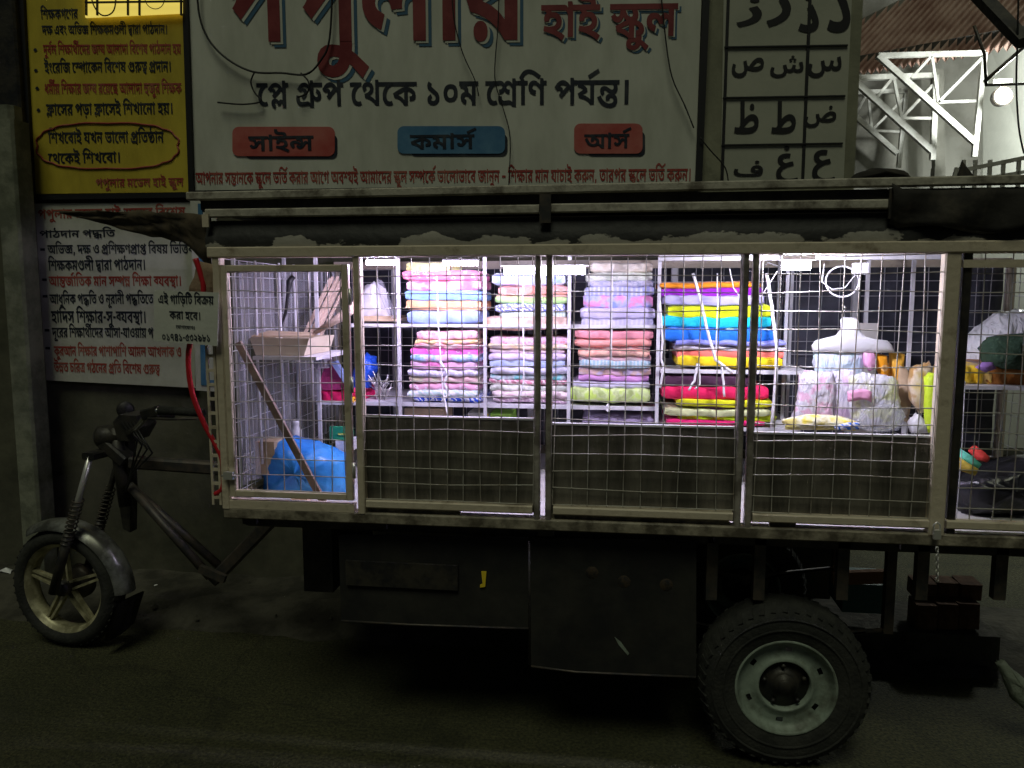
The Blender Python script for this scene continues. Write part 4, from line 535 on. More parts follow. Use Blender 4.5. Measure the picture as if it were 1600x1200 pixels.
def glyph(k):
    if k in _gc: return _gc[k]
    cs = [list(zip(c[0::2], c[1::2])) for c in GLYPH[k][1:]]
    cs = [c for c in cs if abs(area(c)) > 1]
    if cs:
        big = max(cs, key=lambda c: abs(area(c))); sg = 1 if area(big) > 0 else -1
    outs = []
    for c in cs:
        if area(c) * sg > 0:
            holes = [h for h in cs if area(h) * sg < 0 and sum(inside(p, c) for p in h) > len(h) / 2]
            loops = [[Vector((x, y, 0)) for x, y in L] for L in [c] + holes]
            tri = tessellate_polygon(loops)
            outs.append(([p for L in loops for p in L], [t[:] for t in tri]))
    _gc[k] = (GLYPH[k][0], outs)
    return _gc[k]
def lettering(line, p0, p1, hpx, Y, mb=None, off=0.0, grow=0.0, depth=.0015, fullheight=None):
    """a painted line: baseline from pixel p0 to pixel p1 on the board at depth Y, letters hpx pixels tall"""
    mb = mb or MB()
    seq = LINE[line]
    tot = sum(GLYPH[k][0] for k in seq)
    a = at(p0[0], p0[1], Y - off); b = at(p1[0], p1[1], Y - off)
    ux = (b - a) / tot
    h = (at(p0[0], p0[1] - hpx, Y - off) - a).z / (fullheight or 622)
    x = 0
    for k in seq:
        adv, outs = glyph(k)
        for q, (pts, tri) in enumerate(outs):
            d = Vector((0, -.00025 * q, 0))
            vs = [a + ux * (x + p.x) + Vector((0, 0, h * p.y)) + d for p in pts]
            fs = []
            for t in tri:
                e1 = vs[t[1]] - vs[t[0]]; e2 = vs[t[2]] - vs[t[0]]
                fs.append(t if e1.cross(e2).y < 0 else t[::-1])
            mb.add(vs, fs)
        x += adv
    return mb
def quad(p, Y, d, mb=None):
    "flat board with four pixel corners at depth Y, thickness d away from the viewer"
    mb = mb or MB()
    return mb.prism([at(x, y, Y) for x, y in p], (0, d, 0))
def rounded(x0, y0, x1, y1, r, Y, d):
    pts = []
    for cx, cy, a0 in ((x1 - r, y0 + r, -90), (x1 - r, y1 - r, 0), (x0 + r, y1 - r, 90), (x0 + r, y0 + r, 180)):
        for k in range(6):
            g = R(a0 + 18 * k); pts.append(at(cx + r * math.cos(g), cy + r * math.sin(g), Y))
    return MB().prism(pts, (0, d, 0))

# ------------------------------------------------------------------ ground
YW = 3.66                                     # street face of the wall with the signboards
mb = MB()
N = 40
g = []
mb.add([(-60, -25, 0), (60, -25, 0), (60, 90, 0), (-60, 90, 0)], [(0, 1, 2, 3)])
struct(obj('road', mb, M['asphalt'], origin=(0, 0, 0)))
mb = MB()
gx = [-8 + .16 * i for i in range(101)]
gy = [3.02 + .1 * j for j in range(8)]
vs = []
for y in gy:
    for x in gx:
        t = (y - 3.02) / .7
        z = -.02 + .075 * min(1, t * 2.2) + random.uniform(-.012, .02) * min(1, t * 3)
        vs.append((x, y + random.uniform(-.03, .03) * (0 if y > 3.6 else 1), z))
n = len(gx)
mb.add(vs, [(j * n + i, j * n + i + 1, (j + 1) * n + i + 1, (j + 1) * n + i) for j in range(len(gy) - 1) for i in range(n - 1)], True)
struct(obj('roadside_soil', mb, M['soil'], origin=(0, 3.3, 0)))
mb = MB()
for k in range(200):
    x = random.uniform(-4.2, 2.6); y = random.choice([random.uniform(3.0, 3.6), random.uniform(2.5, 3.3), random.uniform(1.2, 3.3)]); r = random.choice([.006, .008, .012, .02 if y > 3 else .008])
    z = .0 if y < 3.05 else .045
    vv = []
    for a in range(5):
        vv.append((x + r * math.cos(a * 1.257) * random.uniform(.6, 1.2), y + r * math.sin(a * 1.257) * random.uniform(.6, 1.2), z - .004))
    vv.append((x, y, z + r * .9))
    mb.add(vv, [(0, 1, 5), (1, 2, 5), (2, 3, 5), (3, 4, 5), (4, 0, 5)])
o = obj('pebbles', mb, M['soil'], origin=(0, 3, 0)); tag(o, 'scattered small stones and grit along the foot of the wall', 'pebbles'); o['kind'] = 'stuff'

# ------------------------------------------------------------------ the wall behind
xr = at(1333, 200, YW).x                      # the wall ends here, the market yard opens beyond
wall = tag(obj('street_wall', MB().box(-9, xr, YW, YW + .25, 0, 5.2), M['plaster']), 'stained olive plaster wall standing behind the cart and all the signboards', 'wall')
w1 = at(1093, 200, YW).x
obj('cream_paint', MB().box(w1, xr + .012, YW - .012, YW + .26, 1.2, 5.2), M['cream_wall'], wall)
wf = MB()
for px in (135, 152, 200, 218, 283):
    a = at(px, -40, 3.585); b = at(px, 24, 3.585); wf.bar(a, b, .008, .008)
for py in (-20, 4):
    wf.bar(at(133, py, 3.577), at(285, py - 2, 3.577), .008, .008)
win = obj('window', quad([(133, -90), (284, -90), (284, 20), (133, 27)], 3.592, .012), M['lit_window'], wall)
obj('grille', wf, M['black'], win)

# column at the left edge
cx0, cx1 = at(14, 300, 3.5).x, at(62, 300, 3.5).x
pt, pb = at(17, 190, 3.5), at(46, 610, 3.5)
pg = pt + (pb - pt) * (pt.z / (pt.z - pb.z)); wpost = (at(32, 400, 3.5) - at(0, 400, 3.5)).x
mb = MB(); mb.bar(pg, pt, wpost, .12, bev=.012)
mb.bar(pt, pt + Vector((0, 0, .07)), wpost * .75, .09, bev=.02)
tag(obj('concrete_post', mb, M['concrete']), 'rough grey concrete post at the far left beside the yellow signboard', 'post')
mb = MB(); mb.bar((pg.x - .06, 3.6, 0), (pt.x - .05, 3.6, 4.2), .12, .07, bev=.01)
tag(obj('steel_pole', mb, M['black_metal']), 'dark weathered pole rising behind the grey concrete post', 'pole')

# ------------------------------------------------------------------ signboards
YS = 3.62
def line(board, ln, p0, p1, h, m, off=.002, name='text_line'):
    return obj(name, lettering(ln, p0, p1, h, YS, off=off), m, board)
# yellow board
o = tag(obj('signboard', quad([(36, -120), (284, -120), (298, 300), (54, 303)], YS, .02), M['sign_yellow']), 'yellow school signboard with black and red Bengali lines above the white banner', 'sign', 'school signs on the wall')
yb = o
fr = MB()
for a, b in (((30, -120), (52, 312)), ((287, -120), (301, 305)), ((48, 309), (300, 305))):
    fr.bar(at(*a, YS - .004), at(*b, YS - .004), .026, .03)
obj('frame', fr, M['black'], o)
line(o, 'y0', (64, 30), (122, 29), 15, M['paint_navy'])
line(o, 'y1', (66, 54), (262, 53), 14, M['paint_navy'])
line(o, 'y2', (68, 85), (283, 84), 15, M['paint_red'])
line(o, 'y3', (70, 114), (268, 112), 16, M['paint_navy'])
line(o, 'y4', (70, 147), (284, 146), 16, M['paint_red'])
line(o, 'y5', (73, 180), (271, 178), 17, M['paint_navy'])
line(o, 'y6', (76, 224), (256, 223), 17, M['paint_navy'])
line(o, 'y7', (76, 256), (189, 254), 16, M['paint_navy'])
line(o, 'y8', (150, 293), (287, 291), 13, M['paint_red'])
pts = []
for k in range(73):
    g = R(k * 5); w = 1 + .035 * abs(math.sin(g * 8))
    sx = math.copysign(abs(math.cos(g)) ** .7, math.cos(g)); sy = math.copysign(abs(math.sin(g)) ** .8, math.sin(g))
    pts.append(at(168 + 109 * sx * w, 228 + 35 * sy * w, YS - .003))
obj('bubble_outline', MB().tube(pts, .0045, 5), M['paint_red'], o)
mb = MB()
for x, y in ((55, 78), (56, 110), (58, 138), (60, 172)):
    mb.add([at(x + 3 * math.cos(k), y + 3 * math.sin(k), YS - .003) for k in range(6)], [(5, 4, 3, 2, 1, 0)])
obj('bullet_marks', mb, M['paint_navy'], o)
# large white board
o = tag(obj('signboard', quad([(288, -170), (1102, -170), (1086, 285), (300, 298)], YS, .02), M['sign_white']), 'largest signboard, white with tall maroon Bengali title and three coloured plaques', 'sign', 'school signs on the wall')
fr = MB()
fr.bar(at(1110, -170, YS - .002), at(1091, 288, YS - .002), .030, .03)
fr.bar(at(298, 301, YS - .002), at(1090, 289, YS - .002), .016, .03)
obj('frame', fr, M['black'], o)
for ln, p0, p1, h in (('big1', (342, 66), (822, 62), 132), ('big2', (846, 58), (1058, 56), 50)):
    q = 9 if ln == 'big1' else 5
    obj('title_shadow', lettering(ln, (p0[0] + q, p0[1] + q), (p1[0] + q, p1[1] + q), h, YS, off=.002), M['paint_blue'], o)
    q = 4 if ln == 'big1' else 2
    obj('title_highlight', lettering(ln, (p0[0] + q, p0[1] + q), (p1[0] + q, p1[1] + q), h, YS, off=.004), M['sign_white'], o)
    obj('title_text', lettering(ln, p0, p1, h, YS, off=.006), M['paint_maroon'], o)
line(o, 'play', (402, 166), (986, 163), 36, M['paint_navy'])
for ln, bx, tx, m in (('sci', (363, 198, 523, 244), (389, 490, 236, 23), 'box_red'), ('com', (621, 197, 789, 240), (641, 741, 233, 22), 'box_blue'), ('art', (897, 193, 1004, 240), (913, 983, 232, 22), 'box_red')):
    sh = rounded(bx[0] + 20, bx[1] + 12, bx[2] + 4, bx[3] + 4, 9, YS - .003, .002)
    sho = obj('plaque_shadow', sh, M['paint_navy'], o)
    pl = obj('plaque', rounded(*bx, 10, YS - .006, .002), M[m], o)
    obj('plaque_text', lettering(ln, (tx[0], tx[2]), (tx[1], tx[2] - 1), tx[3], YS, off=.008), M['paint_navy'], pl)
line(o, 'warn', (306, 288), (1080, 283), 18, M['paint_red'])
# ring drawn in cable colour round the first word is a real cable: see below
# white banner lower left
o = tag(obj('banner', quad([(54, 318), (300, 316), (305, 606), (68, 594)], YS, .008), M['banner_white']), 'white printed banner with black and red Bengali lines, below the yellow signboard', 'banner', 'school signs on the wall')
for ln, x0, x1, y0, y1, h, c in (('w0', 60, 290, 342, 338, 14, 'paint_red'), ('w1', 62, 180, 372, 370, 11, 'paint_navy'), ('w2', 75, 306, 397, 396, 14, 'paint_navy'), ('w3', 76, 228, 423, 422, 16, 'paint_navy'),
                             ('w4', 77, 284, 447, 447, 15, 'paint_red'), ('w5', 78, 240, 475, 475, 15, 'paint_navy'), ('w6', 81, 229, 504, 505, 18, 'paint_navy'), ('w7', 82, 240, 527, 528, 15, 'paint_navy'),
                             ('w8', 85, 284, 556, 558, 15, 'paint_red'), ('w9', 85, 250, 581, 585, 15, 'paint_red')):
    line(o, ln, (x0, y0), (x1, y1), h, M[c])
mb = MB()
for x, y in ((66, 390), (69, 437), (70, 463), (73, 516), (74, 544)):
    mb.box(at(x - 3, y, YS - .003).x, at(x + 4, y, YS - .003).x, YS - .004, YS - .002, at(x, y + 2, YS).z, at(x, y - 2, YS).z)
obj('bullet_marks', mb, M['paint_navy'], o)
# narrow white sign with blue border
o = tag(obj('narrow_sign', quad([(297, 312), (338, 312), (338, 612), (306, 610)], YS - .05, .01), M['banner_white']), 'narrow white sign with a blue border, half hidden behind the cart corner', 'sign')
b = MB(); b.prism([at(x, y, YS - .055) for x, y in ((309, 318), (316, 318), (321, 594), (336, 594), (336, 603), (314, 602))], (0, .004, 0))
obj('border', b, M['box_blue'], o)
# Arabic alphabet board
ab = tag(obj('alphabet_board', quad([(1133, -150), (1338, -150), (1318, 285), (1126, 285)], YS + .02, .012), M['board_paint']), 'cream painted panel of large black Arabic letters in ruled rows at the wall end', 'sign')
for y in (72, 151, 225):
    obj('ruled_line', MB().bar(at(1134 - y * .03, y + 2, YS + .017), at(1328 - y * .05, y - 1, YS + .017), .006, .013), M['black'], ab)
for (a, b) in (((1140, -60), (1128, 285)), ((1268, -60), (1254, 285))):
    obj('ruled_line', MB().bar(at(*a, YS + .017), at(*b, YS + .017), .013, .006), M['black'], ab)
YA = YS + .02
for ch, x, y, w, h in (('د', 1292, 50, 36, 62), ('ذ', 1247, 50, 32, 62), ('ر', 1197, 42, 38, 46), ('ز', 1150, 42, 40, 46),
                       ('س', 1262, 121, 52, 33), ('ش', 1203, 121, 52, 34), ('ص', 1143, 121, 50, 31),
                       ('ض', 1256, 199, 50, 34), ('ط', 1205, 208, 38, 50), ('ظ', 1147, 208, 38, 50),
                       ('ع', 1268, 286, 38, 52), ('غ', 1212, 286, 36, 58), ('ف', 1146, 275, 46, 24)):
    seq = LINE[ch]; c = [p for q in GLYPH[seq[0]][1:] for p in zip(q[0::2], q[1::2])]
    gx0, gx1 = min(p[0] for p in c), max(p[0] for p in c); gy0, gy1 = min(p[1] for p in c), max(p[1] for p in c)
    a = at(x, y, YA - .003); b2 = at(x + w, y, YA - .003); hz = (at(x, y - h, YA - .003) - a).z
    adv, outs = glyph(seq[0]); mb = MB()
    top = hz / (gy1 if ch not in 'رزسشصضعغ' else gy1 - gy0) ; dz = 0 if ch not in 'رزسشصضعغ' else -gy0 * top
    for q, (pts, tri) in enumerate(outs):
        vs = [a + (b2 - a) * ((p.x - gx0) / (gx1 - gx0)) + Vector((0, -.0002 * q, dz + top * p.y)) for p in pts]
        mb.add(vs, [t if (vs[t[1]] - vs[t[0]]).cross(vs[t[2]] - vs[t[0]]).y < 0 else t[::-1] for t in tri])
    obj('letter', mb, M['black'], ab)

# ------------------------------------------------------------------ cables over the signs
def cable(pts, label, r=.004, m='cable', Y=YS - .03, cat='cable', name='cable', group='cables hanging over the signboards'):
    P = [at(p[0], p[1], p[2] if len(p) > 2 else Y) for p in pts]
    Q = []
    for i in range(len(P) - 1):                       # smooth the path
        p0, p1, p2, p3 = P[max(i - 1, 0)], P[i], P[i + 1], P[min(i + 2, len(P) - 1)]
        for k in range(5):
            t = k / 5
            Q.append(.5 * ((2 * p1) + (p2 - p0) * t + (2 * p0 - 5 * p1 + 4 * p2 - p3) * t * t + (3 * p1 - p0 - 3 * p2 + p3) * t ** 3))
    Q.append(P[-1])
    return tag(obj(name, MB().tube(Q, r, 6), M[m]), label, cat, group)
cable([(308, -60), (310, 15), (325, 60), (355, 92), (395, 112), (440, 114), (478, 116), (500, 96), (515, 60), (520, -40)], 'black cable sagging in a wide loop over the left of the big white signboard', .005)
cable([(398, 112), (392, 128), (398, 145), (408, 158), (380, 163), (340, 160)], 'short black cable end curling left beside the first painted word', .004)
cable([(470, 114), (482, 128), (480, 145), (465, 152)], 'black cable tail curled right of the first painted word', .004)
cable([(706, -50), (708, 20), (722, 80), (742, 125), (748, 150)], 'thin dark cable hanging left of the last title letter', .0025)
cable([(781, -50), (778, 40), (773, 120), (785, 165), (797, 215), (795, 290), (795, 335)], 'thin dark cable crossing the middle of the signboard down to the cart roof', .0025)
cable([(1030, -40), (1040, 60), (1050, 120), (1070, 165), (1084, 200)], 'black cable running down the right side of the big white signboard', .003)
cable([(1094, 215), (1110, 235), (1133, 262), (1139, 292)], 'short black cable end on the cream wall strip left of the alphabet panel', .003)
cable([(140, -30), (145, 5), (160, 24), (178, 16), (182, -20)], 'coil of dark cable dangling in front of the lit yellow window', .0035)
cable([(222, -30), (228, 4), (243, 14), (256, 4), (258, -30)], 'smaller loop of wire at the right of the lit yellow window', .002)
cable([(1592, -40), (1590, 60), (1588, 130), (1592, 200), (1600, 240)], 'dark cable hanging at the far right in front of the floodlight', .006, Y=5.2, group='cables in the market yard')

# ------------------------------------------------------------------ market yard at the right
YB0 = 7.75
mb = MB().box(at(1300, 100, YB0).x, 14, YB0, YB0 + .3, 0, 7.5)
tag(obj('yard_wall', mb, M['grey_wall']), 'tall grey rear wall of the market yard behind the white trusses', 'wall')
xw = at(1540, 150, 6.6)
mb = MB().prism([at(1536, 40, 7.7), at(1600, 20, 7.2), at(1760, -40, 6.4), at(1760, 700, 6.4), at(1536, 700, 7.7)], (0, .25, 0))
tag(obj('gable_wall', mb, M['pale_wall']), 'pale gable wall washed by the floodlight at the right edge', 'wall')
def truss(P, Y, label, w=.07):
    "triangular roof bracket: P maps the photo's corner pixels of the nearest bracket"
    o = None
    t = empty('roof_truss', at(*P['foot'], Y), label, 'truss', 'white steel roof trusses in the yard')
    def b(n, a, c, ww): obj(n, MB().bar(at(*P[a], Y), at(*P[c], Y), ww, ww), M['truss_white'], t)
    b('top_chord', 'tl', 'tr', w); b('diagonal_chord', 'tl', 'foot', w * 1.15); b('upright', 'tr', 'low', w)
    for a, c in (('m1', 't1'), ('m2', 't1'), ('m2', 'r1'), ('m2', 'r2')): b('web_member', a, c, w * .55)
    return t
truss(dict(tl=(1372, 87), tr=(1538, 83), foot=(1524, 224), low=(1522, 245), t1=(1456, 87), m1=(1424, 122), m2=(1466, 160), r1=(1535, 90), r2=(1525, 158)), 6.95, 'nearest and brightest white steel roof truss left of the floodlight', .038)
truss(dict(tl=(1330, 122), tr=(1462, 118), foot=(1456, 236), low=(1457, 250), t1=(1396, 120), m1=(1368, 155), m2=(1409, 185), r1=(1460, 130), r2=(1458, 185)), 7.2, 'second truss back, greyer, partly behind the brightest truss', .042)
truss(dict(tl=(1296, 146), tr=(1416, 142), foot=(1402, 240), low=(1404, 262), t1=(1356, 144), m1=(1338, 178), m2=(1362, 204), r1=(1414, 152), r2=(1406, 206)), 7.5, 'farthest and dimmest roof truss just beyond the alphabet panel', .036)
# corrugated roof: sheet rising away to the upper right
def corrugated(c0, c1, c2, n, amp):
    "c0 -> c1 across the ribs, c0 -> c2 along them"
    mb = MB(); u = (c1 - c0); v = (c2 - c0); nn = u.cross(v).normalized()
    vs = []
    for i in range(n * 4 + 1):
        p = c0 + u * (i / (n * 4)) + nn * amp * math.sin(i * math.pi / 2)
        vs += [p, p + v, p + nn * .004, p + v + nn * .004]
    fs = []
    for i in range(n * 4):
        a = i * 4
        fs += [(a, a + 4, a + 5, a + 1), (a + 2, a + 3, a + 7, a + 6)]
    return mb.add(vs, fs, True)
a = at(1180, 144, 7.6); b = at(1606, 70, 6.85); c = at(1440, -130, 8.6)
o = tag(obj('corrugated_roof', corrugated(a, b, c - Vector((0, 0, 0)), 34, .03), M['corrug']), 'rusty red corrugated iron roof above the white trusses', 'roof')
for k in (.12, .5):
    p = a.lerp(c, k) + Vector((0, -.05, -.06)); q = b.lerp(b + (c - a), k) + Vector((0, -.05, -.06))
    obj('purlin', MB().bar(p, q, .06, .05), M['dark_steel'], o)
mb = MB(); mb.bar(at(1518, -20, 5.6), at(1600, 66, 5.2), .07, .07); 
tag(obj('steel_rafter', mb, M['black_metal']), 'dark slanting steel rafter crossing the top right corner', 'beam')
mb = MB(); mb.tube([at(1522, 40, 6.1), at(1538, 84, 6.1), at(1541, 134, 6.1)], .012, 6); mb.tube([at(1538, 128, 6.1), at(1602, 72, 6.1)], .014, 6); mb.tube([at(1540, 133, 6.1), at(1602, 131, 6.1)], .010, 6)
tag(obj('brace_rods', mb, M['dark_steel']), 'thin steel brace rods meeting left of the floodlight', 'braces')
fl = empty('floodlight', at(1567, 150, 6.72), 'round glowing white floodlight on the pale gable wall', 'floodlight')
c0 = at(1567, 150, 6.72)
obj('lens', MB().lathe([(0.001, 0), (.04, .004), (.062, .02)], 24, Matrix.Translation(c0 - Vector((0, .03, 0)))), M['flood'], fl)
obj('housing', MB().lathe([(.062, 0), (.075, 0), (.07, .07), (.03, .10), (.001, .10)], 24, Matrix.Translation(c0 - Vector((0, .012, 0)))), M['dark_steel'], fl)
obj('bracket', MB().bar(c0 + Vector((0, .05, .0)), c0 + Vector((0, .05, .14)), .02, .02).bar(c0 + Vector((-.07, .03, .12)), c0 + Vector((.07, .03, .12)), .03, .02), M['truss_white'], fl)
fl_l = bpy.data.lights.new('floodlight_beam', 'POINT'); fl_l.energy = 90; fl_l.shadow_soft_size = .12; fl_l.color = (.95, 1, .95)
flo = bpy.data.objects.new('floodlight_beam', fl_l); C.objects.link(flo); flo.location = c0 - Vector((-.03, .28, 0))
flo.parent = fl; flo.matrix_parent_inverse = Matrix.Translation(-ORIGIN[fl.name])
rl = empty('balcony_railing', at(1545, 285, 5.4), 'pale steel railing in front of the floodlit wall at the right edge', 'railing')
for a, b, w in (((1488, 286), (1495, 262), .02), ((1495, 268), (1604, 246), .025), ((1500, 285), (1604, 268), .02)):
    obj('rail', MB().bar(at(*a, 5.4), at(*b, 5.4), w, w), M['truss_white'], rl)
for x in (1504, 1522, 1545, 1566, 1590):
    obj('baluster', MB().bar(at(x, 300, 5.4), at(x + 2, 250, 5.4), .02, .02), M['truss_white'], rl)
obj('gusset', MB().prism([at(1504, 252, 5.38), at(1530, 285, 5.38), at(1492, 285, 5.38)], (0, .02, 0)), M['dark_steel'], rl)
struct_w = tag(obj('yard_column', MB().bar(at(1466, 262, 7.4), at(1464, 110, 7.4), .08, .08).bar(at(1466, 262, 7.4), (at(1466, 262, 7.4).x, 7.4, 0), .09, .09), M['grey_wall']), 'grey column under the second truss in the yard', 'column')
# ------------------------------------------------------------------ the vending cart
D, YB = 2.35, 3.42                             # street face and rear face of the cage
def X(px, py=600, Y=D): return at(px, py, Y).x
def Z(py, px=850, Y=D): return at(px, py, Y).z
XL, XR = X(347), 1.62
Zbot, Ztop = Z(806), Z(400)                    # cage sill and lip
cart = empty('vending_cart', ((XL + XR) / 2, (D + YB) / 2, 0), 'beige three-wheeled street vending cart with a wire mesh cage full of folded cloth', 'cart')
def part(name, mb, m, parent=None, smooth=None):
    return obj(name, mb, M[m] if isinstance(m, str) else m, parent or cart, smooth)
def jit(a): return random.uniform(-a, a)
BEV = .004
# floor and chassis
part('floor', MB().box(XL + .02, XR, D + .045, YB - .045, Zbot - .035, Zbot - .012), 'floor_ply')
mb = MB()
for y in (D + .12, YB - .12):
    mb.bar((XL + .02, y, Zbot - .075), (XR, y, Zbot - .075), .05, .07, bev=.006)
for x in (XL + .06, -.75, -.2, .35, .9, 1.5):
    mb.bar((x, D + .03, Zbot - .055), (x, YB - .03, Zbot - .055), .05, .04, ref=(0, 0, 1))
part('chassis', mb, 'black_metal')
# sill rail, with a lighter length at the left end
part('sill_rail', MB().bar((XL - .005, D, Zbot - .026), (XR, D, Zbot - .026), .030, .036, ref=(0, 0, 1), bev=BEV), 'beige_dark')
part('sill_rail', MB().bar((XL - .005, D - .001, Zbot + .004), (X(551), D - .001, Zbot + .004), .028, .034, ref=(0, 0, 1), bev=BEV), 'beige')
for a, b in ((570, 833), (866, 1151), (1182, 1462), (1490, 1700)):
    part('bottom_rail', MB().bar((X(a), D, Zbot + .0215), (min(XR, X(b)), D, Zbot + .0215), .031, .026, ref=(0, 0, 1), bev=BEV), 'beige')
part('sill_rail', MB().bar((XL - .005, YB, Zbot - .004), (XR, YB, Zbot - .004), .036, .04, ref=(0, 0, 1)), 'beige_dark')
for x in (XL, XR):
    part('sill_rail', MB().bar((x, D + .02, Zbot - .006), (x, YB - .02, Zbot - .006), .036, .034, ref=(0, 0, 1)), 'beige_dark')
# posts
def post(px, y, w, m, d=.035, z0=None, z1=None, x=None):
    x = X(px, 600, y) if x is None else x
    return part('post', MB().bar((x, y, (Zbot - .010) if z0 is None else z0), (x, y, Ztop + .0 if z1 is None else z1), w, d, bev=BEV), m)
post(349, D, .028, 'beige')
post(563, D, .024, 'beige')
post(840, D + .004, .019, 'brown_post'); post(858, D + .004, .019, 'brown_post')
post(1158, D + .004, .019, 'brown_post'); post(1175, D + .004, .019, 'brown_post')
post(1474, D, .044, 'beige')
post(0, D, .03, 'beige_dark', x=XR)
post(1497, D + .012, .024, 'black_metal')
part('cabinet_frame', MB().bar((X(1490), D - .004, Ztop - .03), (XR, D - .004, Ztop - .03), .022, .02, ref=(0, 1, 0)), 'beige')
for px in (620, 830, 1050, 1330):
    post(px, YB, .03, 'white_metal')
post(0, YB, .03, 'beige', x=XL); post(0, YB, .03, 'beige', x=XR)
# wire mesh
def mesh_panel(p00, p10, p01, pitch=.0565, r=.0018, name='wire_mesh', mtl='wire', off=(0, 0, 0)):
    "grid of welded wires over the rectangle p00 (lower left), p10 (lower right), p01 (upper left)"
    p00 = Vector(p00); u = Vector(p10) - p00; v = Vector(p01) - p00
    nu = max(2, round(u.length / pitch)); nv = max(2, round(v.length / pitch))
    mb = MB(); nn = u.cross(v).normalized()
    for i in range(nu + 1):
        t = min(1, max(0, (i + jit(.10)) / nu)); t2 = min(1, max(0, t + jit(.12) / nu)); w = jit(.005)
        mb.tube([p00 + u * t, p00 + u * (t + t2) / 2 + v * .5 + nn * w + u * jit(.14) / nu, p00 + u * t2 + v], r, 5, False)
    for j in range(nv + 1):
        t = min(1, max(0, (j + jit(.10)) / nv)); t2 = min(1, max(0, t + jit(.12) / nv)); w = jit(.005)
        mb.tube([p00 + v * t + nn * r * 1.6, p00 + v * (t + t2) / 2 + u * .5 + nn * (w + r * 1.6) + v * jit(.14) / nv, p00 + v * t2 + u + nn * r * 1.6], r, 5, False)
    return mb
ym = D - .004
for a, b in ((567, 834), (864, 1152), (1181, 1464)):
    part('wire_mesh', mesh_panel((X(a), ym, Zbot + .037), (X(b), ym, Zbot + .037), (X(a), ym, Ztop)), 'wire')
part('wire_mesh', mesh_panel((X(1500), ym + .01, Zbot + .016), (XR - .015, ym + .01, Zbot + .016), (X(1500), ym + .01, Ztop)), 'wire')
part('wire_mesh', mesh_panel((XL + .015, YB + .006, Zbot + .016), (XR - .015, YB + .006, Zbot + .016), (XL + .015, YB + .006, Ztop), .06, .0016), 'white_metal')
part('wire_mesh', mesh_panel((XL + .004, YB - .02, Zbot + .016), (XL + .004, D + .02, Zbot + .016), (XL + .004, YB - .02, Ztop), .06, .0016), 'white_metal')
part('wire_mesh', mesh_panel((XR, YB - .02, Zbot + .016), (XR, D + .02, Zbot + .016), (XR, YB - .02, Ztop), .06, .0016), 'white_metal')
part('wire_mesh', mesh_panel((X(1500, 600, 2.45), YB - .03, Zbot + .016), (X(1500, 600, 2.45), D + .06, Zbot + .016), (X(1500, 600, 2.45), YB - .03, Z(590)), .06, .0014), 'white_metal')
# hinged door at the left end of the street side
dx0, dx1 = X(357), X(551); dz0, dz1 = Z(790), Z(412)
fr = MB(); yd = D - .012
for p, q in (((dx0 + .011, yd, dz0), (dx0 + .011, yd, dz1)), ((dx1 - .011, yd, dz0), (dx1 - .011, yd, dz1)), ((dx0 + .022, yd, dz1 - .011), (dx1 - .022, yd, dz1 - .011)), ((dx0 + .022, yd, dz0 + .011), (dx1 - .022, yd, dz0 + .011))):
    fr.bar(p, q, .022, .022, bev=.003)
door = part('door', fr, 'beige')
part('wire_mesh', mesh_panel((dx0 + .02, yd - .004, dz0 + .02), (dx1 - .02, yd - .004, dz0 + .02), (dx0 + .02, yd - .004, dz1 - .02), .057), 'wire', door)
mb = MB()
for z in (dz0 + .10, (dz0 + dz1) / 2, dz1 - .1):
    mb.tube([(dx1 + .006, yd - .012, z - .025), (dx1 + .006, yd - .012, z + .025)], .006, 8)
part('hinge', mb, 'steel', door)
part('latch', MB().box(dx0 - .012, dx0 + .02, yd - .026, yd - .013, dz0 + .06, dz0 + .085).tube([(dx0 - .02, yd - .02, dz0 + .072), (dx0 + .03, yd - .02, dz0 + .072)], .004, 6), 'steel', door)
# perforated corner strip on the left edge
mb = MB(); xs = X(341)
mb.bar((xs - .004, D - .008, Zbot + .0), (xs - .004, D - .008, Ztop - .03), .008, .006)
mb.bar((xs - .03, D - .008, Zbot + .0), (xs - .03, D - .008, Ztop - .03), .008, .006)
for k in range(17):
    z = Zbot + .02 + k * .047; mb.box(xs - .026, xs - .008, D - .011, D - .005, z, z + .01)
part('slotted_strip', mb, 'beige')
# lip, valance, roof rails, roof
part('lip', MB().bar((XL - .02, D - .006, Ztop + .017), (XR, D - .006, Ztop + .017), .034, .034, ref=(0, 0, 1), bev=BEV), 'beige')
part('lip', MB().bar((XL, YB, Ztop + .017), (XR, YB, Ztop + .017), .036, .034, ref=(0, 0, 1)), 'beige')
zv0, zv1 = Ztop + .034, Z(339)
mb = MB(); vs = []; fs = []
nx = 60
for i in range(nx + 1):
    x = XL - .03 + (XR - XL + .03) * i / nx
    for z, yy in ((zv0, D - .010), (zv0 + .03, D - .014 + jit(.002)), ((zv0 + zv1) / 2, D - .006 + jit(.003)), (zv1, D + .004)):
        vs.append((x, yy, z + (jit(.002) if z != zv0 else 0)))
for i in range(nx):
    for j in range(3):
        a = i * 4 + j; fs.append((a, a + 4, a + 5, a + 1))
mb.add(vs, fs, True); mb.box(XL - .03, XR, D + .006, D + .02, zv0, zv1 - .004)
part('valance', mb, 'peel')
roof = part('roof', MB().box(XL - .03, XR, D + .022, YB + .05, zv1 - .012, zv1 + .004), 'dark_steel')
part('ceiling_board', MB().box(XL, XR - .01, D + .05, YB - .03, Ztop + .052, Ztop + .060), 'white_metal')
part('ceiling_batten', MB().box(X(1030, 415, 2.62), X(1490, 415, 2.62), 2.62, 2.66, Ztop - .004, Ztop + .05), 'white_metal')
r2 = Z(327, 850, D - .01); r1 = Z(296, 850, D - .01)
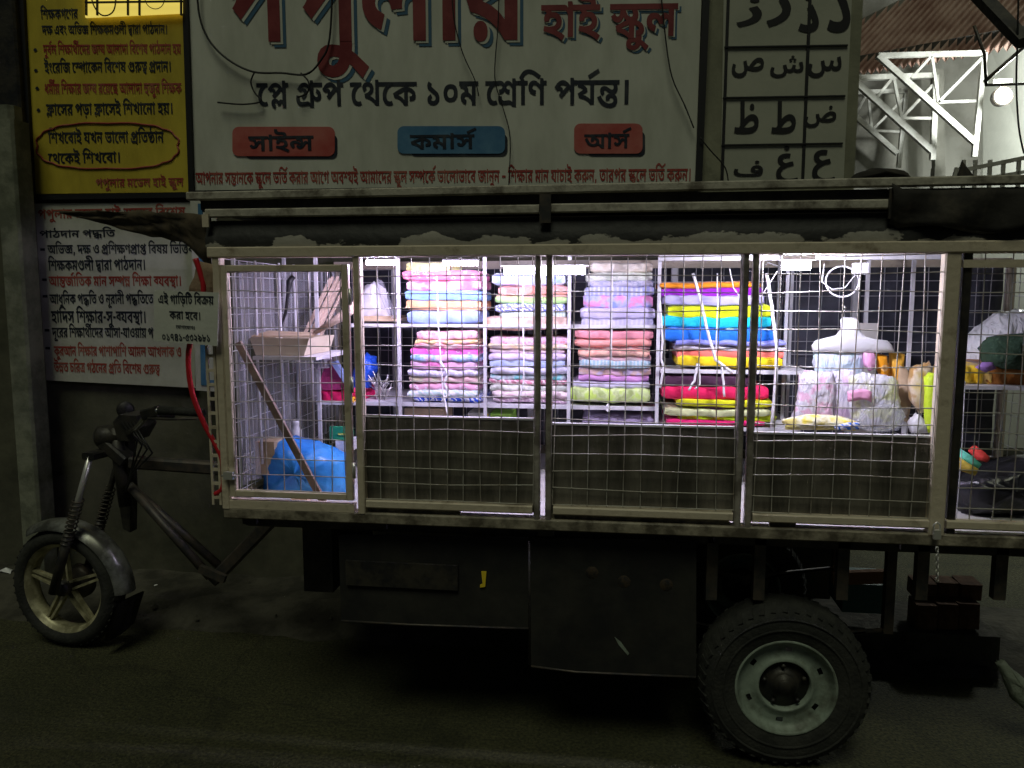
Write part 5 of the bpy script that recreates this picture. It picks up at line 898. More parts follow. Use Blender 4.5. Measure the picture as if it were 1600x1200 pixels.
for a, b in ((325, 843), (862, 1392)):
    part('roof_rail', MB().bar((X(a, 327), D - .01, r2 + .002), (X(b, 320), D - .01, r2), .027, .02, ref=(0, 1, 0), bev=BEV), 'roof_rail')
part('roof_rail', MB().bar((X(296, 300), D - .01, r1 - .002), (XR, D - .01, r1 + .004), .026, .022, ref=(0, 1, 0), bev=BEV), 'roof_rail')
part('roof_rail', MB().bar((X(330, 300), YB, r1 - .05), (XR, YB, r1 - .05), .026, .022, ref=(0, 1, 0)), 'roof_rail')
part('roof_tray', MB().box(X(325), XR, D + .004, D + .012, r2 + .015, r1 - .014).box(X(325), XR, D + .012, YB, r2 + .010, r2 + .016), 'black_metal')
for px, w in ((853, .034), (1392, .03), (327, .022)):
    part('roof_bracket', MB().bar((X(px, 330), D - .024, zv1 - .02), (X(px, 330), D - .024, r1 - (.016 if px != 327 else .06)), w, .008), 'dark_steel' if px != 327 else 'beige')
# lower infill boards behind the mesh
for a, b in ((568, 836), (862, 1153), (1180, 1465)):
    zt = Z(658 + (a - 568) * .022)
    part('infill_board', MB().box(X(a), X(b), D + .012, D + .022, Zbot + .006, zt), 'panel_grime')
    part('board_trim', MB().box(X(a), X(b), D + .008, D + .026, zt, zt + .006), 'white_metal')
for a, b in ((568, 716), (862, 1148), (1212, 1254)):
    part('leak_blocker', MB().box(X(a), X(b), D + .010, D + .024, Zbot - .010, Zbot + .006), 'beige_dark')  # added strips that stop light leaking through the sill gap here
# shelves
YF = 2.84                                       # front edge of the shelves
SH = []
def shelf(px0, px1, py, Y0=YF, Y1=3.26, py2=None, th=.012, m='white_metal'):
    z = at((px0 + px1) / 2, py, Y0).z
    x0, x1 = at(px0, py, Y0).x, at(px1, py, Y0).x
    part('shelf', MB().box(x0, x1, Y0, Y1, z - th, z).box(x0, x1, Y0 - .010, Y0, z - .013, z + .001), m)
    return z
zs_up = shelf(545, 1024, 507); zs_lo = shelf(495, 1024, 631)
zs_up4 = shelf(1032, 1262, 578, 2.80, 3.30); zs_lo4 = shelf(1032, 1250, 667, 2.80, 3.30)
def upright(px, y, z0=None, z1=None, w=.012):
    x = at(px, 550, y).x
    part('shelf_upright', MB().bar((x, y, Zbot - .01 if z0 is None else z0), (x, y, Ztop + .05 if z1 is None else z1), w, w), 'white_metal')
for px, y in ((624, YF - .024), (758, YF - .022), (889, YF - .024), (1028, YF - .028), (497, YF - .024), (1213, 3.28), (1226, 2.98), (1233, 3.22), (1350, 3.0), (1420, 2.9)):
    upright(px, y)
for px in (625, 890, 1028, 1226):
    upright(px, 3.25)
# added dark sheet behind the rear mesh, standing in for the unlit space beyond
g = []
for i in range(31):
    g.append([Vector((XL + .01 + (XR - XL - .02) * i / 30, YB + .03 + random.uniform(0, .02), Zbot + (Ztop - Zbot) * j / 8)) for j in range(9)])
part('shade_backing', MB().slab(g, .004), 'shade_sheet')
# clear plastic curtain inside the left end
g = []
for i in range(45):
    t = i / 44; yy = D + .06 + (YB - D - .12) * t
    g.append([Vector((XL + .03 + .012 * math.sin(i * 1.7) + jit(.004), yy, Zbot + .05 + (Ztop - Zbot - .06) * j / 6)) for j in range(7)])
part('plastic_curtain', MB().slab(g, .0015), 'clear')
for t in (.12, .32, .46, .62, .76, .9):
    yy = D + .06 + (YB - D - .12) * t
    part('curtain_fold', MB().tube([(XL + .045, yy, Zbot + .1), (XL + .047, yy + jit(.02), (Zbot + Ztop) / 2), (XL + .045, yy, Ztop)], .005, 6), 'white_metal')
# inner shelf at the left end
zl = at(430, 557, 2.47).z
part('shelf', MB().box(XL + .05, at(494, 556, 2.47).x, 2.47, 2.80, zl - .012, zl), 'white_metal')
upright(448, 2.90, z1=Ztop + .05); upright(370, 2.62)
# strut of dark wood inside the door
part('door_brace', MB().bar(at(372, 535, D + .03), at(506, 786, D + .03), .022, .012), 'dark_wood')
# lamps under the roof
def tube_light(p0, p1, Y, label_name='tube_light', m='lamp'):
    a, b = at(*p0, Y), at(*p1, Y)
    t = part(label_name, MB().bar(a + Vector((-.012, 0, .024)), b + Vector((.012, 0, .024)), .05, .016, ref=(0, 0, 1)), 'white_metal')
    part('lit_tube', MB().tube([a, b], .0125, 10) if m == 'lamp' else MB().box(a.x, b.x, a.y - .02, a.y + .02, a.z - .013, a.z + .014), m, t)
tube_light((788, 424), (914, 423), 2.425, m='lamp')
tube_light((1226, 415), (1264, 415), 2.42, m='short_lamp')
a = at(692, 412, 2.55); b = at(748, 412, 2.55)
ls = part('led_strip', MB().bar(a + Vector((0, 0, .012)), b + Vector((0, 0, .012)), .02, .006, ref=(0, 0, 1)), 'white_metal')
lb = MB()
for k in range(10):
    p = a.lerp(b, (k + .5) / 10); lb.box(p.x - .003, p.x + .003, p.y - .006, p.y + .004, p.z - .006, p.z + .008)
part('led', lb, 'led', ls)
a = at(572, 411, 2.52); b = at(618, 411, 2.52)
ls = part('led_strip', MB().bar(a + Vector((0, 0, .012)), b + Vector((0, 0, .012)), .02, .006, ref=(0, 0, 1)), 'white_metal')
lb = MB()
for k in range(8):
    p = a.lerp(b, (k + .5) / 8); lb.box(p.x - .003, p.x + .003, p.y - .006, p.y + .004, p.z - .006, p.z + .008)
part('led', lb, 'led', ls)
part('junction_box', MB().box(X(1334, 415, 2.6), X(1355, 415, 2.6), 2.585, 2.62, Z(429, 1345, 2.6), Z(411, 1345, 2.6)), 'white_plastic')
# apron below the cage
ya = D + .05
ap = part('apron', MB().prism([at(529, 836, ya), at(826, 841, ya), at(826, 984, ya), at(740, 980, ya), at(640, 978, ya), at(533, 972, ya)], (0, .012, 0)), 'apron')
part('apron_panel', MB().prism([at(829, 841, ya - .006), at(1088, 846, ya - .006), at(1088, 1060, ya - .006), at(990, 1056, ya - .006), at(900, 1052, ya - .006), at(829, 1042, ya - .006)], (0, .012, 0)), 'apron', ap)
part('apron_hem', MB().tube([at(533, 970, ya - .004), at(640, 976, ya - .004), at(826, 982, ya - .004)], .004, 6), 'dark_steel', ap)
part('apron_hem', MB().tube([at(830, 1041, ya - .010), at(900, 1050, ya - .010), at(1087, 1058, ya - .010)], .004, 6), 'dark_steel', ap)
part('apron_seam', MB().tube([at(827, 846, ya - .004), at(828, 1038, ya - .004)], .005, 6), 'black_metal', ap)
part('apron_clip', MB().box(X(540, 880, ya - .01), X(715, 880, ya - .01), ya - .012, ya - .001, Z(916, 620, ya), Z(878, 620, ya)), 'black_metal', ap)
for x, y in ((925, 895), (975, 909), (1041, 914)):
    c = at(x, y, ya - .006)
    part('reflector', MB().lathe([(.001, -.002), (.017, -.002), (.021, .0)], 16, Matrix.Translation(c)), mat('amber_reflector', (.05, .033, .017), .8, col2=(.012, .011, .01), scale=60), ap)
part('tag', MB().prism([at(x, y, ya - .006) for x, y in ((752, 893), (760, 893), (758, 917), (750, 918), (750, 914), (754, 912))], (0, .003, 0)), mat('yellow_tag', (.85, .62, .03), .5), ap)
part('scratch', MB().prism([at(x, y, ya - .008) for x, y in ((960, 995), (970, 1003), (983, 1021), (981, 1024), (967, 1008))], (0, .001, 0)), 'rim_paint', ap)
# axle, springs, hangers near the rear wheel
for px in (1112, 1186, 1316, 1440, 1562):
    x = X(px, 880, D + .10)
    part('hanger', MB().bar((x, D + .10, Zbot - .05), (x, D + .10, Z(935, px, D + .10)), .035, .03), 'dark_steel')
wc = at(1232, 1064, D + .02)
WR = .268
wc.z = WR; 
part('axle', MB().tube([(wc.x, D + .06, WR), (wc.x, YB - .05, WR)], .035, 12), 'black_metal')
for y in (D + .24, YB - .24):
    mb = MB()
    for k in range(4):
        L = .36 - k * .07
        mb.tube([(wc.x - L, y, WR + .13 + .0 - k * .012), (wc.x, y, WR + .045 + (3 - k) * .010), (wc.x + L, y, WR + .13 - k * .012)], .008, 6)
    part('leaf_spring', mb, 'dark_steel')
    for q in (-.36, .36):
        part('spring_hanger', MB().bar((wc.x + q, y, WR + .12), (wc.x + q, y, Zbot - .08), .03, .03), 'dark_steel')
def rear_wheel(y, face):
    "face -1: disc towards the street"
    Mx = Matrix.Translation((wc.x, y, WR)) @ Matrix.Rotation(0 if face < 0 else math.pi, 4, 'Z')
    w = .072
    w0 = part('wheel', MB().lathe([(.055, -.03), (.055, .05), (.03, .05)], 24, Mx), 'black_metal')
    ty = MB(); ty.lathe([(.158, -w), (.175, -w - .006), (.215, -w - .012), (.245, -w - .004), (.262, -w + .018), (.268, -w + .04), (.268, w - .04), (.262, w - .018), (.245, w + .004), (.215, w + .012), (.175, w + .006), (.158, w)], 72, Mx)
    for k in range(44):
        g = 2 * math.pi * k / 44
        for s2 in (-1, 1):
            a = Mx @ Vector((.2675 * math.cos(g), s2 * .035, .2675 * math.sin(g))); b = Mx @ Vector((.250 * math.cos(g + .05), s2 * .074, .250 * math.sin(g + .05)))
            nr = (Mx.to_3x3() @ Vector((math.cos(g), 0, math.sin(g))))
            ty.bar(a, b, .015, .007, ref=nr)
    for r in (.19, .225):
        ty.lathe([(r, -w - .009), (r + .004, -w - .0145), (r + .008, -w - .010)], 72, Mx)
    part('tyre', ty, 'rubber', w0)
    prof = [(.158, -w - .002), (.153, -w - .006), (.148, -w + .004), (.140, -w + .022), (.131, -w + .026), (.126, -w + .026), (.112, -w + .026), (.106, -w + .026), (.092, -w + .018), (.084, -w + .012), (.080, -w + .014), (.080, .03)]
    def skip(k, i): return i == 5 and (k % 12) in (4, 5)
    rm = part('rim', MB().lathe(prof, 72, Mx, skip).lathe([(.158, -w - .002), (.150, -w + .05), (.150, w), (.158, w)], 72, Mx), 'rim_paint', w0)
    hb = MB().lathe([(.001, -w + .006), (.018, -w + .006), (.022, -w + .010), (.022, -w + .020), (.034, -w + .022), (.046, -w + .024), (.048, -w + .034), (.078, -w + .036), (.079, .0)], 32, Mx)
    for k in range(5):
        g = 2 * math.pi * k / 5 + .4
        c = Mx @ Vector((.064 * math.cos(g), -w + .03, .064 * math.sin(g)))
        hb.tube([c, c + (Mx.to_3x3() @ Vector((0, -.014, 0)))], .007, 6)
    part('hub', hb, 'black_metal', w0)
rear_wheel(D + .12, -1)
rear_wheel(YB - .12, 1)
# front end: fork, wheel, fender, handlebar, head tube, frame tubes
YF0 = 2.92
hc = at(108, 905, YF0)
R0 = hc.z if False else .262
hc.z = R0 + .0
STEER = R(-6)
Mh = Matrix.Translation(hc) @ Matrix.Rotation(STEER, 4, 'Z')
w = .052
fw = part('wheel', MB().lathe([(.001, -.055), (.028, -.055), (.034, -.04), (.034, .04), (.028, .055), (.001, .055)], 24, Mh), 'dark_steel')
ty = MB().lathe([(.196, -w * .8), (.21, -w), (.232, -w * 1.05), (.252, -w * .7), (.262, -w * .25), (.262, w * .25), (.252, w * .7), (.232, w * 1.05), (.21, w), (.196, w * .8)], 64, Mh)
for k in range(48):
    g = 2 * math.pi * k / 48
    for s2 in (-1, 1):
        a = Mh @ Vector((.2615 * math.cos(g), s2 * .006, .2615 * math.sin(g))); b = Mh @ Vector((.252 * math.cos(g + .04), s2 * .037, .252 * math.sin(g + .04)))
        ty.bar(a, b, .010, .008, ref=(Mh.to_3x3() @ Vector((math.cos(g), 0, math.sin(g)))))
part('tyre', ty, 'rubber', fw)
rm = MB().lathe([(.200, -w * .82), (.204, -w * .86), (.197, -w * .80), (.186, -w * .5), (.178, -w * .42), (.178, w * .42), (.186, w * .5), (.200, w * .82)], 64, Mh)
part('rim', rm, 'alloy', fw)
sp = MB()
for k in range(5):
    g = 2 * math.pi * k / 5 + R(20); t = Vector((math.cos(g), 0, math.sin(g))); n_ = Vector((-math.sin(g), 0, math.cos(g)))
    for s2 in (-1, 1):
        sp.bar(Mh @ (t * .03 + n_ * .016 * s2 + Vector((0, -.012, 0))), Mh @ (t * .182 + n_ * .010 * s2 + Vector((0, -.010, 0))), .010, .022, ref=Mh.to_3x3() @ Vector((0, 1, 0)))
part('spoke', sp, 'alloy', fw)
part('brake_drum', MB().lathe([(.001, .03), (.06, .03), (.075, .045), (.075, .07), (.001, .075)], 32, Mh), 'dark_steel', fw)
# fender over the tyre, with stays
fd = MB(); n1, n2 = 26, 9; vs = []
for side in (0, 1):
    for i in range(n1 + 1):
        g = R(124 - 124 * i / n1); rr = .305 + .010 * math.cos(2 * g + .5) - side * .004
        for j in range(n2):
            t = -1 + 2 * j / (n2 - 1)
            rj = rr - .035 * abs(t) ** 3
            vs.append(Mh @ Vector((rj * math.cos(g), t * .056, rj * math.sin(g))))
fs = []
o2 = (n1 + 1) * n2
for i in range(n1):
    for j in range(n2 - 1):
        a = i * n2 + j
        fs.append((a, a + 1, a + n2 + 1, a + n2)); fs.append((o2 + a, o2 + a + n2, o2 + a + n2 + 1, o2 + a + 1))
fd.add(vs, fs, True)
fdo = part('fender', fd, 'fender')
# mud flap hanging from the rear of the fender
g = []
for i in range(7):
    t = -1 + 2 * i / 6
    g.append([Mh @ Vector((.288 - .012 * j + .01 * t * t, t * .085, -.03 - j * .030 + (.02 * (t * t) if j == 6 else 0))) for j in range(7)])
fl = MB(); vs = [p for r_ in g for p in r_] + [p + Mh.to_3x3() @ Vector((.006, 0, 0)) for r_ in g for p in r_]
fs = []
for i in range(6):
    for j in range(6):
        a = i * 7 + j; fs.append((a, a + 1, a + 8, a + 7)); fs.append((49 + a, 49 + a + 7, 49 + a + 8, 49 + a + 1))
part('mud_flap', fl.add(vs, fs, True), 'rubber', fdo)
# fork legs with springs
head_lo, head_hi = at(188, 762, YF0), at(182, 672, YF0)
for s2, nm in ((-1, 'near'), (1, 'far')):
    hub_pt = Mh @ Vector((0, s2 * .088, 0))
    top = at(166, 706, YF0) + Vector((0, 0, 0)) + Mh.to_3x3() @ Vector((0, s2 * .088, 0))
    mid = hub_pt.lerp(top, .45)
    part('fork_leg', MB().tube([hub_pt, mid], .019, 12), 'black_metal')
    part('fork_tube', MB().tube([mid, top], .012, 12), 'steel' if s2 < 0 else 'black_metal')
    sp = []; 
    a_, b_ = hub_pt.lerp(top, .36), hub_pt.lerp(top, .70); ax = (b_ - a_).normalized(); u_ = ax.cross(Vector((0, 1, 0))).normalized(); v_ = ax.cross(u_)
    for k in range(121):
        g = k / 120 * 2 * math.pi * 11
        sp.append(a_.lerp(b_, k / 120) + (u_ * math.cos(g) + v_ * math.sin(g)) * .021)
    part('fork_spring', MB().tube(sp, .0035, 5), 'dark_steel')
tops = [at(166, 706, YF0) + Mh.to_3x3() @ Vector((0, s2 * .1, 0)) for s2 in (-1, 1)]
part('fork_crown', MB().bar(tops[0], tops[1], .06, .03, ref=(0, 0, 1), bev=.006).bar(at(166, 690, YF0), at(200, 720, YF0), .08, .05, ref=(0, 0, 1), bev=.008), 'black_metal')
part('head_tube', MB().tube([at(180, 668, YF0), at(197, 790, YF0)], .028, 14), 'black_metal')
part('front_cowl', MB().prism([at(x, y, YF0 + .06) for x, y in ((172, 688), (200, 690), (204, 760), (203, 832), (192, 826), (178, 740))], (0, .05, 0)), 'black_metal')
hl = part('headlight', MB().lathe([(.001, -.03), (.040, -.028), (.048, -.015), (.048, .02), (.036, .07), (.001, .08)], 24, Matrix.Translation(at(164, 682, YF0)) @ Matrix.Rotation(R(-78), 4, 'Z')), 'black_metal')
part('headlight_lens', MB().lathe([(.001, -.038), (.03, -.035), (.042, -.026)], 24, Matrix.Translation(at(164, 682, YF0)) @ Matrix.Rotation(R(-78), 4, 'Z')), 'glass_dark', hl)
part('meter_pod', MB().prism([at(x, y, YF0 - .05) for x, y in ((176, 660), (186, 648), (212, 650), (218, 668), (206, 690), (184, 688))], (0, .12, 0)), 'black_metal')
hb = [at(200, 676, YF0 - .10), at(214, 668, YF0 - .2), at(232, 646, YF0 - .27), at(250, 641, YF0 - .30)]
hb_far = [at(200, 676, YF0 + .02), at(205, 662, YF0 + .12), at(224, 650, YF0 + .26), at(240, 646, YF0 + .36)]
part('handlebar', MB().tube(hb, .011, 10).tube(hb_far, .011, 10).tube([hb[0], hb_far[0]], .011, 10), 'chrome')
part('grip', MB().tube([hb[-1], at(318, 645, YF0 - .34)], [.017, .015], 12), 'rubber')
part('grip', MB().tube([hb_far[-1], at(272, 648, YF0 + .44)], [.017, .016], 12), 'rubber')
part('brake_lever', MB().tube([at(232, 654, YF0 - .29), at(262, 655, YF0 - .33), at(312, 654, YF0 - .36)], .005, 6), 'dark_steel')
part('switch_box', MB().bar(at(226, 648, YF0 - .26), at(248, 642, YF0 - .29), .04, .035, bev=.006), 'black_metal')
part('mirror_cluster', MB().lathe([(.001, -.01), (.03, -.008), (.036, .0), (.02, .012), (.001, .014)], 20, Matrix.Translation(at(196, 640, YF0 + .1)) @ Matrix.Rotation(R(30), 4, 'Z')).tube([at(196, 640, YF0 + .1), at(206, 664, YF0 + .08)], .005, 6), 'black_metal')
cb = MB()
for k in range(4):
    cb.tube([at(190 + 6 * k, 660, YF0 - .06), at(214 + 8 * k, 690 + 6 * k, YF0 - .1), at(206, 730 + 4 * k, YF0 - .06), at(196, 770, YF0 - .04)], .004, 6)
part('control_cable', cb, 'cable')
part('frame_tube', MB().bar(at(206, 722, YF0), (XL + .1, YF0, at(350, 738, YF0).z), .05, .05, ref=(0, 1, 0), bev=.008), 'dark_steel')
fr_end = at(338, 895, YF0)
for dy in (-.05, .05):
    part('frame_tube', MB().tube([at(202, 758, YF0 + dy * .3), fr_end + Vector((0, dy, 0))], .018, 10), 'dark_steel')
part('frame_tube', MB().bar(fr_end + Vector((-.01, 0, -.03)), (XL + .06, YF0, Zbot - .05), .05, .06, bev=.006), 'dark_steel')
part('battery_box', MB().box(at(488, 900, 2.7).x, at(532, 900, 2.7).x, 2.62, 3.1, at(500, 925, 2.62).z, Zbot - .08), 'black_metal')
part('footrest', MB().bar(at(312, 888, 2.7), at(352, 905, 2.7), .03, .02), 'dark_steel')
# chain and padlock at the right door
ch = MB()
for k in range(9):
    c = at(1464 + (k % 2), 858 + k * 6, D - .03)
    ch.tube([c + Vector((0 if k % 2 else .004 * math.cos(R(60 * q)), .004 * math.cos(R(60 * q)) if k % 2 else 0, .0085 * math.sin(R(60 * q)))) for q in range(7)], .0016, 5)
part('chain', ch, 'steel')
part('padlock', MB().bar(at(1464, 828, D - .035), at(1464, 842, D - .035), .022, .012, bev=.003).tube([at(1459, 828, D - .035), at(1459, 820, D - .035), at(1464, 816, D - .035), at(1469, 820, D - .035), at(1469, 828, D - .035)], .003, 6), 'steel')
# ------------------------------------------------------------------ the goods
ORD = ['topmost', 'second', 'third', 'fourth', 'fifth', 'sixth', 'seventh', 'eighth', 'ninth', 'tenth', 'eleventh', 'twelfth']
def cloth(x0, x1, y0, y1, Y, col, kind, col2, label, group, depth=.26, col3=None, scale=55, dyl=0.0, name='folded_cloth', sag=.0015):
    "a folded piece of cloth whose front fills the pixel box; dyl lifts the left end (pixels)"
    a = at(x0, (y0 + y1) / 2, Y); b = at(x1, (y0 + y1) / 2, Y)
    H = (at(x0, y0, Y) - at(x0, y1, Y)).z; L = b.x - a.x
    cz = (at((x0 + x1) / 2, y0, Y).z + at((x0 + x1) / 2, y1, Y).z) / 2
    mb = MB(); nx, nr = 18, 26
    ph = random.uniform(0, 9); fold = max(1, round(H / .020))
    vs = []; jy = jit(.012)
    for i in range(nx + 1):
        t = i / nx
        e = min(t, 1 - t) * L
        er = min(1.0, (e + .0015) / min(.014, H * .6)); er = math.sqrt(1 - (1 - er) ** 2)
        x = a.x + L * t
        wob = sag * math.sin(ph + t * 7) + sag * .7 * math.sin(ph * 2 + t * 17)
        lift = (at(x0, y0 - dyl, Y).z - at(x0, y0, Y).z) * (1 - t)
        for k in range(nr):
            g = 2 * math.pi * k / nr; c, s = math.cos(g), math.sin(g)
            ny = math.copysign(abs(c) ** .35, c); nz = math.copysign(abs(s) ** .42, s)
            y = Y + depth / 2 + jy - ny * depth / 2
            if c > .2:
                y += .006 * (1 - abs(math.sin(math.pi * fold * (nz + 1) / 2))) + .004 * math.sin(t * 23 + ph + nz * 2) + .003 * math.sin(t * 51 + ph * 3) * math.sin(nz * 3 + ph)
            y += (1 - er) * .012 * (1 if c > 0 else -1)
            z = cz + nz * H * .5 * (.5 + .5 * er) * 1.10 + wob + lift
            vs.append((x, y, z))
    fs = []
    for i in range(nx):
        for k in range(nr):
            k2 = (k + 1) % nr; fs.append((i * nr + k, i * nr + k2, (i + 1) * nr + k2, (i + 1) * nr + k))
    fs.append(tuple(range(nr))); fs.append(tuple(nx * nr + k for k in reversed(range(nr))))
    mb.add(vs, fs, True)
    return tag(obj(name, mb, fabric('cloth_' + kind, col, kind, col2, col3, scale)), label, 'cloth', group)
WHT = (.78, .76, .78)
def stack(where, rows, Y, x0, x1, group, depth=.26):
    n = len(rows)
    for i, r in enumerate(rows):
        (xa, xb, ya, yb, desc, col, kind, c2) = r[:8]
        c3 = r[8] if len(r) > 8 else None
        dyl = r[9] if len(r) > 9 else 0
        pos = 'topmost' if i == 0 else ('bottom' if i == n - 1 else ORD[i] + ' from top')
        cloth(x0 + xa + jit(2.5), x1 + xb + jit(2.5), ya, yb, Y, col, kind, c2, f'{desc} folded cloth, {pos} in {where}', group, depth, c3, random.uniform(40, 70), dyl + jit(1.6))
GP = 'folded cloths stacked on the cart shelves'
PINK, HOT, SKY, PEACH, PERI = (.74, .30, .46), (.80, .20, .50), (.28, .46, .80), (.84, .44, .27), (.34, .44, .76)
stack('far left upper stack', [
    (3, -48, 410, 427, 'pale lime rolled', (.66, .66, .34), 'plain', WHT),
    (-2, 0, 423, 439, 'rose pink dotted', (.76, .30, .44), 'floral', (.85, .58, .66), (.62, .2, .36)),
    (0, -1, 438, 455, 'deep rose flowered', (.72, .26, .40), 'batik', (.80, .45, .55), (.84, .62, .66)),
    (2, 0, 454, 471, 'plain sky blue', (.34, .52, .84), 'plain', WHT),
    (2, 0, 469, 487, 'plain peach orange', (.86, .50, .32), 'plain', WHT),
    (3, 0, 485, 506, 'thick periwinkle blue', (.40, .50, .80), 'plain', WHT)], YF + .0, 632, 750, GP)
stack('far left lower stack', [
    (14, -2, 516, 531, 'pale pink flowered', (.80, .58, .62), 'floral', (.82, .34, .44), (.7, .7, .6)),
    (10, -2, 529, 538, 'peach and yellow edged', (.82, .56, .42), 'batik', (.84, .66, .30), (.8, .5, .5)),
    (8, -2, 536, 546, 'salmon pink', (.80, .44, .46), 'batik', (.8, .6, .6), (.7, .35, .4)),
    (2, -2, 543, 558, 'hot pink printed', (.84, .26, .56), 'floral', (.86, .5, .7), None),
    (5, 0, 554, 566, 'blue paisley', (.20, .34, .66), 'batik', (.5, .66, .82), (.7, .5, .66)),
    (2, -1, 564, 579, 'bright pink edged', (.82, .34, .58), 'batik', (.84, .52, .68), (.8, .6, .74)),
    (1, 0, 577, 589, 'pale lavender lace', (.66, .64, .78), 'zigzag', (.8, .78, .84)),
    (0, 0, 588, 600, 'pale cream yellow', (.78, .70, .46), 'batik', (.8, .76, .6), (.8, .6, .6)),
    (3, 0, 599, 611, 'mauve pink flowered', (.74, .46, .58), 'floral', (.84, .7, .78), None),
    (1, 0, 609, 621, 'mint green patterned', (.58, .72, .68), 'zigzag', (.78, .8, .82)),
    (9, 2, 617, 629, 'navy and white leaf print', (.05, .09, .42), 'zigzag', (.78, .8, .88))], YF + .0, 637, 748, GP)
stack('second upper stack from left', [
    (2, 0, 428, 447, 'pale blue watery print', (.50, .64, .82), 'batik', (.74, .76, .84), (.4, .52, .78)),
    (12, 0, 446, 461, 'coral red striped', (.78, .30, .26), 'batik', (.7, .45, .42), (.78, .36, .3)),
    (10, 0, 460, 466, 'thin tan', (.58, .40, .36), 'plain', WHT),
    (8, 0, 464, 476, 'leaf green', (.46, .68, .32), 'plain', WHT),
    (10, 0, 474, 487, 'navy and white zigzag', (.22, .26, .58), 'zigzag', (.80, .80, .84)),
    (13, 0, 485, 497, 'pale mint striped', (.66, .74, .66), 'stripe', (.5, .62, .58)),
    (-9, 0, 495, 515, 'thick tan brown', (.66, .46, .36), 'batik', (.72, .52, .42), None)], YF + .01, 765, 884, GP)
stack('second lower stack from left', [
    (4, 0, 527, 540, 'mauve flowered', (.70, .56, .66), 'floral', (.72, .34, .42), (.6, .6, .66)),
    (-1, 0, 538, 547, 'beige and yellow', (.74, .62, .56), 'batik', (.80, .64, .36), None),
    (-1, 0, 545, 554, 'dusty pink', (.70, .56, .58), 'batik', (.76, .66, .66), None),
    (0, 0, 552, 564, 'pale lilac', (.70, .62, .80), 'plain', WHT),
    (0, 0, 562, 575, 'baby blue', (.58, .66, .84), 'plain', WHT),
    (3, 0, 573, 585, 'white and lavender', (.74, .72, .82), 'batik', (.6, .6, .76), None),
    (3, 0, 583, 595, 'teal printed', (.24, .56, .58), 'batik', (.66, .76, .78), (.5, .5, .6)),
    (2, 0, 593, 603, 'pink and maroon dotted', (.80, .66, .68), 'zigzag', (.62, .28, .36)),
    (1, 0, 602, 614, 'sage green', (.62, .68, .58), 'batik', (.74, .74, .68), None),
    (6, 0, 611, 623, 'blush pink', (.82, .64, .66), 'batik', (.84, .74, .74), None),
    (6, 0, 621, 631, 'white zigzag printed pink', (.80, .70, .74), 'zigzag', (.62, .44, .56))], YF + .01, 763, 884, GP)
stack('third upper stack from left', [
    (9, 0, 410, 426, 'khaki cream', (.64, .58, .48), 'batik', (.72, .68, .58), None),
    (6, 0, 424, 439, 'pale green', (.64, .70, .58), 'batik', (.74, .76, .68), None),
    (5, 0, 437, 449, 'grey and navy print', (.44, .44, .56), 'batik', (.64, .62, .72), (.3, .32, .44)),
    (0, 0, 447, 463, 'periwinkle dotted', (.52, .54, .82), 'stripe', (.72, .72, .86)),
    (0, -1, 461, 483, 'blue and pink tie-dye', (.34, .40, .80), 'batik', (.56, .56, .84), (.80, .40, .60)),
    (-2, 0, 481, 499, 'pale lilac white', (.70, .66, .84), 'plain', WHT),
    (-2, 0, 497, 515, 'grey lavender printed', (.58, .56, .70), 'stripe', (.66, .64, .76))], YF + .0, 911, 1022, GP)
stack('third lower stack from left', [
    (0, 3, 517, 531, 'rose pink rolled', (.84, .42, .46), 'plain', WHT),
    (1, 3, 529, 541, 'coral pink', (.86, .46, .42), 'plain', WHT),
    (9, 0, 539, 548, 'white and pink flowered', (.80, .72, .76), 'floral', (.82, .44, .54), None),
    (7, 0, 545, 557, 'coral orange', (.84, .42, .36), 'batik', (.84, .56, .44), None),
    (7, 0, 555, 566, 'pale rose', (.84, .66, .66), 'batik', (.84, .54, .58), None),
    (7, 0, 563, 576, 'teal grey printed', (.42, .58, .64), 'stripe', (.62, .70, .74)),
    (6, 0, 574, 588, 'pink and lilac batik', (.80, .56, .68), 'batik', (.84, .60, .48), (.7, .6, .78)),
    (7, -1, 586, 598, 'orchid pink', (.80, .48, .78), 'plain', WHT),
    (-1, 0, 597, 609, 'grey lavender', (.62, .60, .72), 'batik', (.7, .68, .78), None),
    (-5, 2, 606, 630, 'thick lime green', (.60, .78, .26), 'batik', (.68, .80, .42), None)], YF + .0, 897, 1016, GP)
cloth(910, 1022, 651, 664, YF + .02, (.62, .54, .74), 'plain', WHT, 'pale lilac folded cloth lying alone below the lower shelf', GP)
Y4 = 2.79
stack('bright upper stack at right', [
    (-1, -12, 440, 450, 'orange', (.92, .36, .03), 'plain', WHT),
    (-2, -11, 448, 464, 'deep purple', (.32, .06, .48), 'plain', WHT),
    (2, -8, 461, 478, 'pale lavender', (.58, .56, .80), 'plain', WHT),
    (10, 4, 476, 498, 'yellow green', (.70, .78, .12), 'plain', WHT),
    (2, 3, 494, 514, 'turquoise', (.02, .56, .66), 'plain', WHT),
    (100, -2, 513, 526, 'pale mint', (.66, .82, .72), 'plain', WHT),
    (4, 4, 514, 536, 'royal blue slanting', (.02, .22, .70), 'plain', WHT, None, 0),
    (24, 26, 531, 542, 'periwinkle', (.34, .36, .72), 'plain', WHT),
    (24, 27, 540, 550, 'white', (.76, .72, .78), 'plain', WHT),
    (26, 20, 548, 562, 'coral', (.88, .28, .24), 'plain', WHT),
    (24, 18, 558, 576, 'bright yellow', (.92, .70, .02), 'plain', WHT)], Y4, 1034, 1204, GP, .3)
